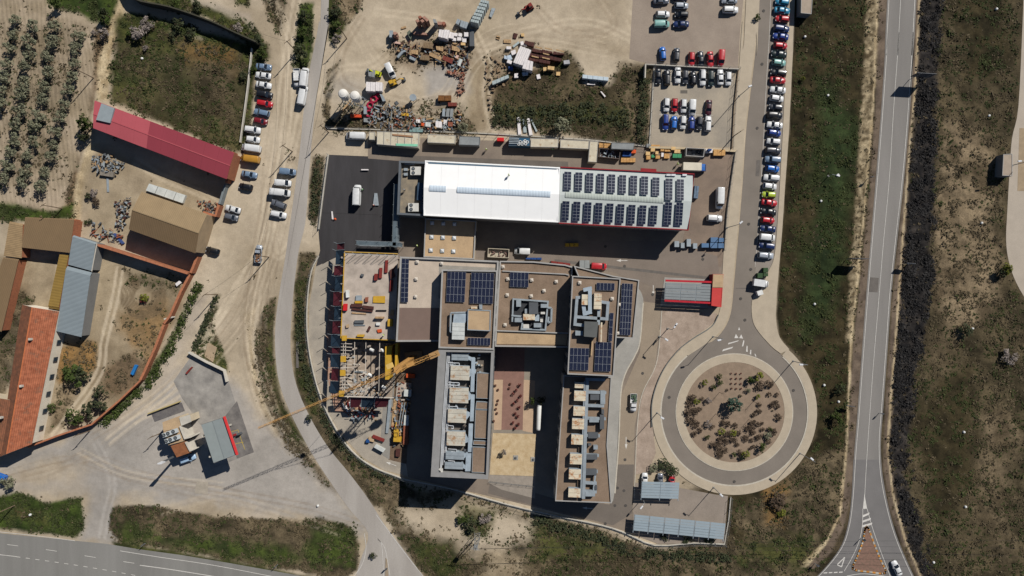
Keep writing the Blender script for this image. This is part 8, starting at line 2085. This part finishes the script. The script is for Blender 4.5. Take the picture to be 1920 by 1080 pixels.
for a in range(4): MB().bar((x + .9 * math.cos(a * 1.57), y + .9 * math.sin(a * 1.57),0),(x + .7 * math.cos(a * 1.57), y + .7 * math.sin(a * 1.57),2.3),.12).build('leg', METAL, r)
CRIM = mat('crimson_hose', (170,30,66), var=.1)
for i, (a, b_) in enumerate(((600,330),(560,400),(545,492),(650,300))):
    x, y = P(*z3((a, b_))[0], .8); mb = MB(); K = 14; R_, r_ = .85 - .12 * (i == 3),.3
    i0 = len(mb.v)
    for k in range(K):
        t = 2 * math.pi * k / K
        for j in range(6):
            p = 2 * math.pi * j / 6; mb.v.append((x + (R_ + r_ * math.cos(p)) * math.cos(t), y + (R_ + r_ * math.cos(p)) * math.sin(t),.35 + i * .01 + r_ * math.sin(p)))
    for k in range(K):
        for j in range(6):
            mb.f.append((i0 + k * 6 + j, i0 + ((k + 1) % K) * 6 + j, i0 + ((k + 1) % K) * 6 + (j + 1) % 6, i0 + k * 6 + (j + 1) % 6)); mb.m.append(0)
    mb.build('pipe_coil', CRIM, label='crimson pipe coil, %s in the group right of the silos' % ORD[i], cat='pipe coil', group='crimson pipe coils')
# scrap heaps nobody could count
def scrap(label, px, n, zmax, mats, lmax=2.6, seed=1, k2=1.0, cat='scrap', name='scrap_heap'):
    pts = [P(*q) for q in px]; rg = random.Random(seed); xs_ = [p[0] for p in pts]; ys_ = [p[1] for p in pts]; mb = MB(); k = 0
    n = int(n * k2)
    while k < n:
        x, y = rg.uniform(min(xs_), max(xs_)), rg.uniform(min(ys_), max(ys_)); ins = False
        for i in range(len(pts)):
            a, b_ = pts[i], pts[i - 1]
            if (a[1] > y) != (b_[1] > y) and x < (b_[0] - a[0]) * (y - a[1]) / (b_[1] - a[1]) + a[0]: ins = not ins
        if not ins: continue
        k += 1; mb.mi = rg.randrange(len(mats)); l = rg.uniform(.25, lmax * .85); w = rg.uniform(.06,.4) if l > 1 else rg.uniform(.15,.6); z = rg.uniform(0.02, zmax)
        if rg.random() < .4 and l > 1:
            a = rg.uniform(0,6.3); mb.bar((x, y, z),(x + l * math.cos(a), y + l * math.sin(a), z + rg.uniform(0,.4)),.12)
        else: mb.box(x, y, z, l, w, rg.uniform(.1,.6), rg.uniform(0,3.1))
    mb.build(name, mats, label=label, cat=cat, kind='stuff')
MIX = [METAL, DARKG, PLANK, DPLANK, mat('rust_box', (150,88,64)), WHT, R_BROWN, BLUX]
scrap('scrap metal and timber strewn along the yard fence', z3((590,400),(1000,420),(1100,560),(1480,560),(1600,470),(1560,620),(1480,690),(560,660),(560,520)),330,.9, [METAL, METAL, DARKG, DARKG, PLANK, GREYC, mat('rust_box', (150,88,64)), R_BROWN, mat('dusty_plastic', (168,160,148))], seed=3, k2=1.0)
scrap('broken boards and rubble between the yard stacks', z4((230,560),(500,560),(640,600),(1050,560),(1300,640),(1290,960),(1100,960),(980,880),(760,830),(300,700)),300,.5, [PLANK, R_BROWN, METAL, DPLANK, DARKG, mat('brown_boards', (140,118,90))], seed=4)
scrap('demolition rubble and brick edge round the grey slab', z3((1420,30),(1650,30),(1600,290),(1540,290),(1570,90),(1420,60)),90,.4, [BRK, R_BROWN, mat('rust_box', (150,88,64))], 1.6,5)
scrap('brown trench rubble at the left of the scrub yard', z5((90,250),(300,300),(290,540),(150,560),(120,740),(90,700)),50,.3, [R_BROWN, mat('dirt_clod', (150,126,98))], 1.4,6)
scrap('farm scrap with red and white bits beside the barn', [(218,378),(250,370),(240,410),(238,430),(220,432)], 90,.8, [METAL, mat('dusty_plastic', (168,160,148)), DARKG, R_BROWN, DPLANK], 1.2,7)
scrap('tangled grey scrap heap in the left yard', [(177,290),(215,292),(235,310),(225,325),(180,322)], 110,1.2, [METAL, GREYC, DARKG, PLANK], 1.8,8)
scrap('old rusty farm machine parts near the brick wall', [(172,415),(200,420),(230,445),(225,460),(172,440)], 50,.7, [mat('rust_box', (150,88,64)), DARKG, METAL], 2.2,9)
scrap('dead brushwood and rusty parts at the barn gate', [(368,375),(412,382),(410,402),(385,398)], 60,.5, [mat('rust_box', (150,88,64)), R_BROWN, DARKG], 1.2,10)
scrap('rubble and site waste around the crane foot', z2((590,400),(700,405),(700,560),(680,900),(560,900),(570,560)),110,.5, [PLANK, METAL, DARKG, mat('rust_box', (150,88,64)), SLAB], 1.6,11)
scrap('boards and props under the bottom safety nets', z2((180,560),(480,560),(440,700),(240,700)),90,.8, [PLANK, METAL, DARKG, REDB, WHT], 2.4,12)
scrap('props and planks lying in the open formwork field', z2((230,330),(520,330),(520,500),(200,500)),0 + 60,.2, [mb_w, PLANK, METAL], 2.4,13)
bpy.data.objects['scrap_heap.010' if 'scrap_heap.010' in bpy.data.objects else 'scrap_heap'].location.z += 1.5
stack('flatbed_trailer', 'long pale flatbed trailer north of the barn', 'trailer', [(279,344),(348,366),(342,381),(273,357)], 1.2, mat('pale_unit_top', (200,192,172), var=.2),4); stack('blue_beam', 'blue farm beam lying by the brick wall', 'beam', [(211,438),(215,437),(232,456),(228,458)], .6, mat('blue_beam', (62,84,140)),2)
x, y = P(200,322,1.5); stack('cart', 'small wooden cart with an orange seat below the scrap heap', 'cart', [(188,318),(213,322),(211,332),(186,328)], .9, mat('grey_wood', (140,132,120)),4); stack('ladder', 'grey ladder lying below the cart', 'ladder', [(199,334),(203,334),(204,360),(200,360)], .2, METAL, 2)
stack('white_tank', 'white cylinder lying near the wall of the circle-tracked yard', 'tank', [(328,532),(337,525),(340,530),(331,537)], .7, WHT, 1); stack('blue_container', 'bright blue trough in the lower yard', 'trough', [(252,684),(257,686),(249,704),(244,701)], .8, mat('bright_blue', (30,120,190)),3); stack('concrete_slab', 'tan slab at the top of the service station', 'slab', [(389,643),(407,652),(400,680),(383,668)], .3, mat('tan_slab', (178,156,128)),1)
stack('barrier', 'red and white pipe barrier near the station corner', 'barrier', [(358,688),(361,689),(350,702),(347,700)], .5, REDB, 1)
# people
def person_mesh():
    me = bpy.data.meshes.new('body')
    J = [(0,0,.95),(0,0,1.2),(0,0,1.45),(0,0,1.55),(0.02,0,1.7),(0,.17,1.42),(.05,.3,1.15),(.22,.3,.95),(0,-.17,1.42),(.02,-.32,1.15),(.12,-.3,.92),(0,.1,.9),(.08,.13,.5),(-.02,.14,.06),(.12,.14,.03),(0,-.1,.9),(.02,-.13,.5),(-.1,-.14,.06),(.04,-.14,.03)]
    E = [(0,1),(1,2),(2,3),(3,4),(2,5),(5,6),(6,7),(2,8),(8,9),(9,10),(0,11),(11,12),(12,13),(13,14),(0,15),(15,16),(16,17),(17,18)]
    R_ = [.15,.15,.16,.06,.11,.08,.055,.04,.08,.055,.04,.1,.075,.05,.045,.1,.075,.05,.045]
    me.from_pydata(J, E, []); o = bpy.data.objects.new('body_source', me); COL.objects.link(o); md = o.modifiers.new('skin', 'SKIN'); 
    for i, v in enumerate(me.skin_vertices[0].data if me.skin_vertices else []): v.radius = (R_[i], R_[i])
    if not me.skin_vertices:
        return None, o
    me.skin_vertices[0].data[0].use_root = True
    sb = o.modifiers.new('sub', 'SUBSURF'); sb.levels = 1; sb.render_levels = 1
    dg = bpy.context.evaluated_depsgraph_get(); out = bpy.data.meshes.new_from_object(o.evaluated_get(dg)); bpy.data.objects.remove(o); out.name = 'body'
    return out, None
PM, tmp = person_mesh()
if PM is None:      # no skin layer: grow the limbs as one tapered mesh
    J = [(0,0,.95),(0,0,1.2),(0,0,1.45),(0,0,1.55),(0.02,0,1.7),(0,.17,1.42),(.05,.3,1.15),(.22,.3,.95),(0,-.17,1.42),(.02,-.32,1.15),(.12,-.3,.92),(0,.1,.9),(.08,.13,.5),(-.02,.14,.06),(0,-.1,.9),(.02,-.13,.5),(-.1,-.14,.06)]
    bpy.data.objects.remove(tmp); mb = MB()
    for a, b_, r0, r1 in ((0,1,.17,.15),(1,2,.15,.19),(2,3,.12,.06),(3,4,.1,.11),(2,5,.1,.08),(5,6,.08,.055),(6,7,.055,.04),(2,8,.1,.08),(8,9,.08,.055),(9,10,.055,.04),(0,11,.12,.1),(11,12,.1,.07),(12,13,.07,.05),(0,14,.12,.1),(14,15,.1,.07),(15,16,.07,.05)): mb.tube(J[a], J[b_], r0, r1,8)
    PM = mb.mesh('body', [])
PM.materials.clear(); PM.materials.append(mat('work_trousers', (46,52,70)))
vest = MB(); loft(vest, [[(x, y * w, z) for x, y in ((-.17,0),(-.12,-1),(.12,-1),(.18,0),(.12,1),(-.12,1))] for z, w in ((.92,.21),(1.15,.22),(1.4,.25),(1.5,.14))]) if False else None
for z0, z1_, w0, w1 in ((.92,1.2,.2,.21),(1.2,1.42,.21,.25),(1.42,1.5,.25,.14)):
    vest.prism([(-.15,-w0),(.17,-w0),(.17, w0),(-.15, w0)], z0, z1_, top=[(-.15,-w1),(.17,-w1),(.17, w1),(-.15, w1)], bottom=False)
hat = MB(); hat.lathe(.02,0, [(.15,1.7),(.135,1.78),(.09,1.85),(.03,1.88)], 10)
HV = mat('hi_vis_yellow', (206,232,60)); HM = hat.mesh('helmet', mat('white_cap', (232,232,228))); 
VM = {k: vest.mesh('vest', m_) for k, m_ in (('y', HV),('o', ORNG),('g', mat('hi_vis_green', (110,200,90))),('d', mat('dark_jacket', (50,54,64))))}
for px, py, z, a, k, lb in ((912,281,.05,50, 'y', 'person in a yellow vest walking on the north lane'),(1270,308,.05,200, 'y', 'person in a yellow vest left of the box lorry'),(783,461,.05,20, 'y', 'person in a yellow vest in the shade by the annex'),(954,329,9.7,30, 'y', 'person in a yellow vest standing on the white hall roof'),
                            (1036,281,.05,120, 'g', 'person in a green vest in the shade by the containers'),(681,356,.05,60, 'g', 'person in a green vest at the door of the white van'),(702,385,.05,240, 'o', 'person in an orange vest by the trailer frame'),(720,628, HS + .02,0, 'y', 'person in a yellow vest on the lower slab'),(759,357,6.45,80, 'd', 'person in dark clothes on the service patio')):
    x, y = P(px, py, z); r = thing('person', lb, 'person', (x, y, z), math.radians(a)); linkobj('body', PM, r); linkobj('vest', VM[k], r); linkobj('helmet', HM, r)
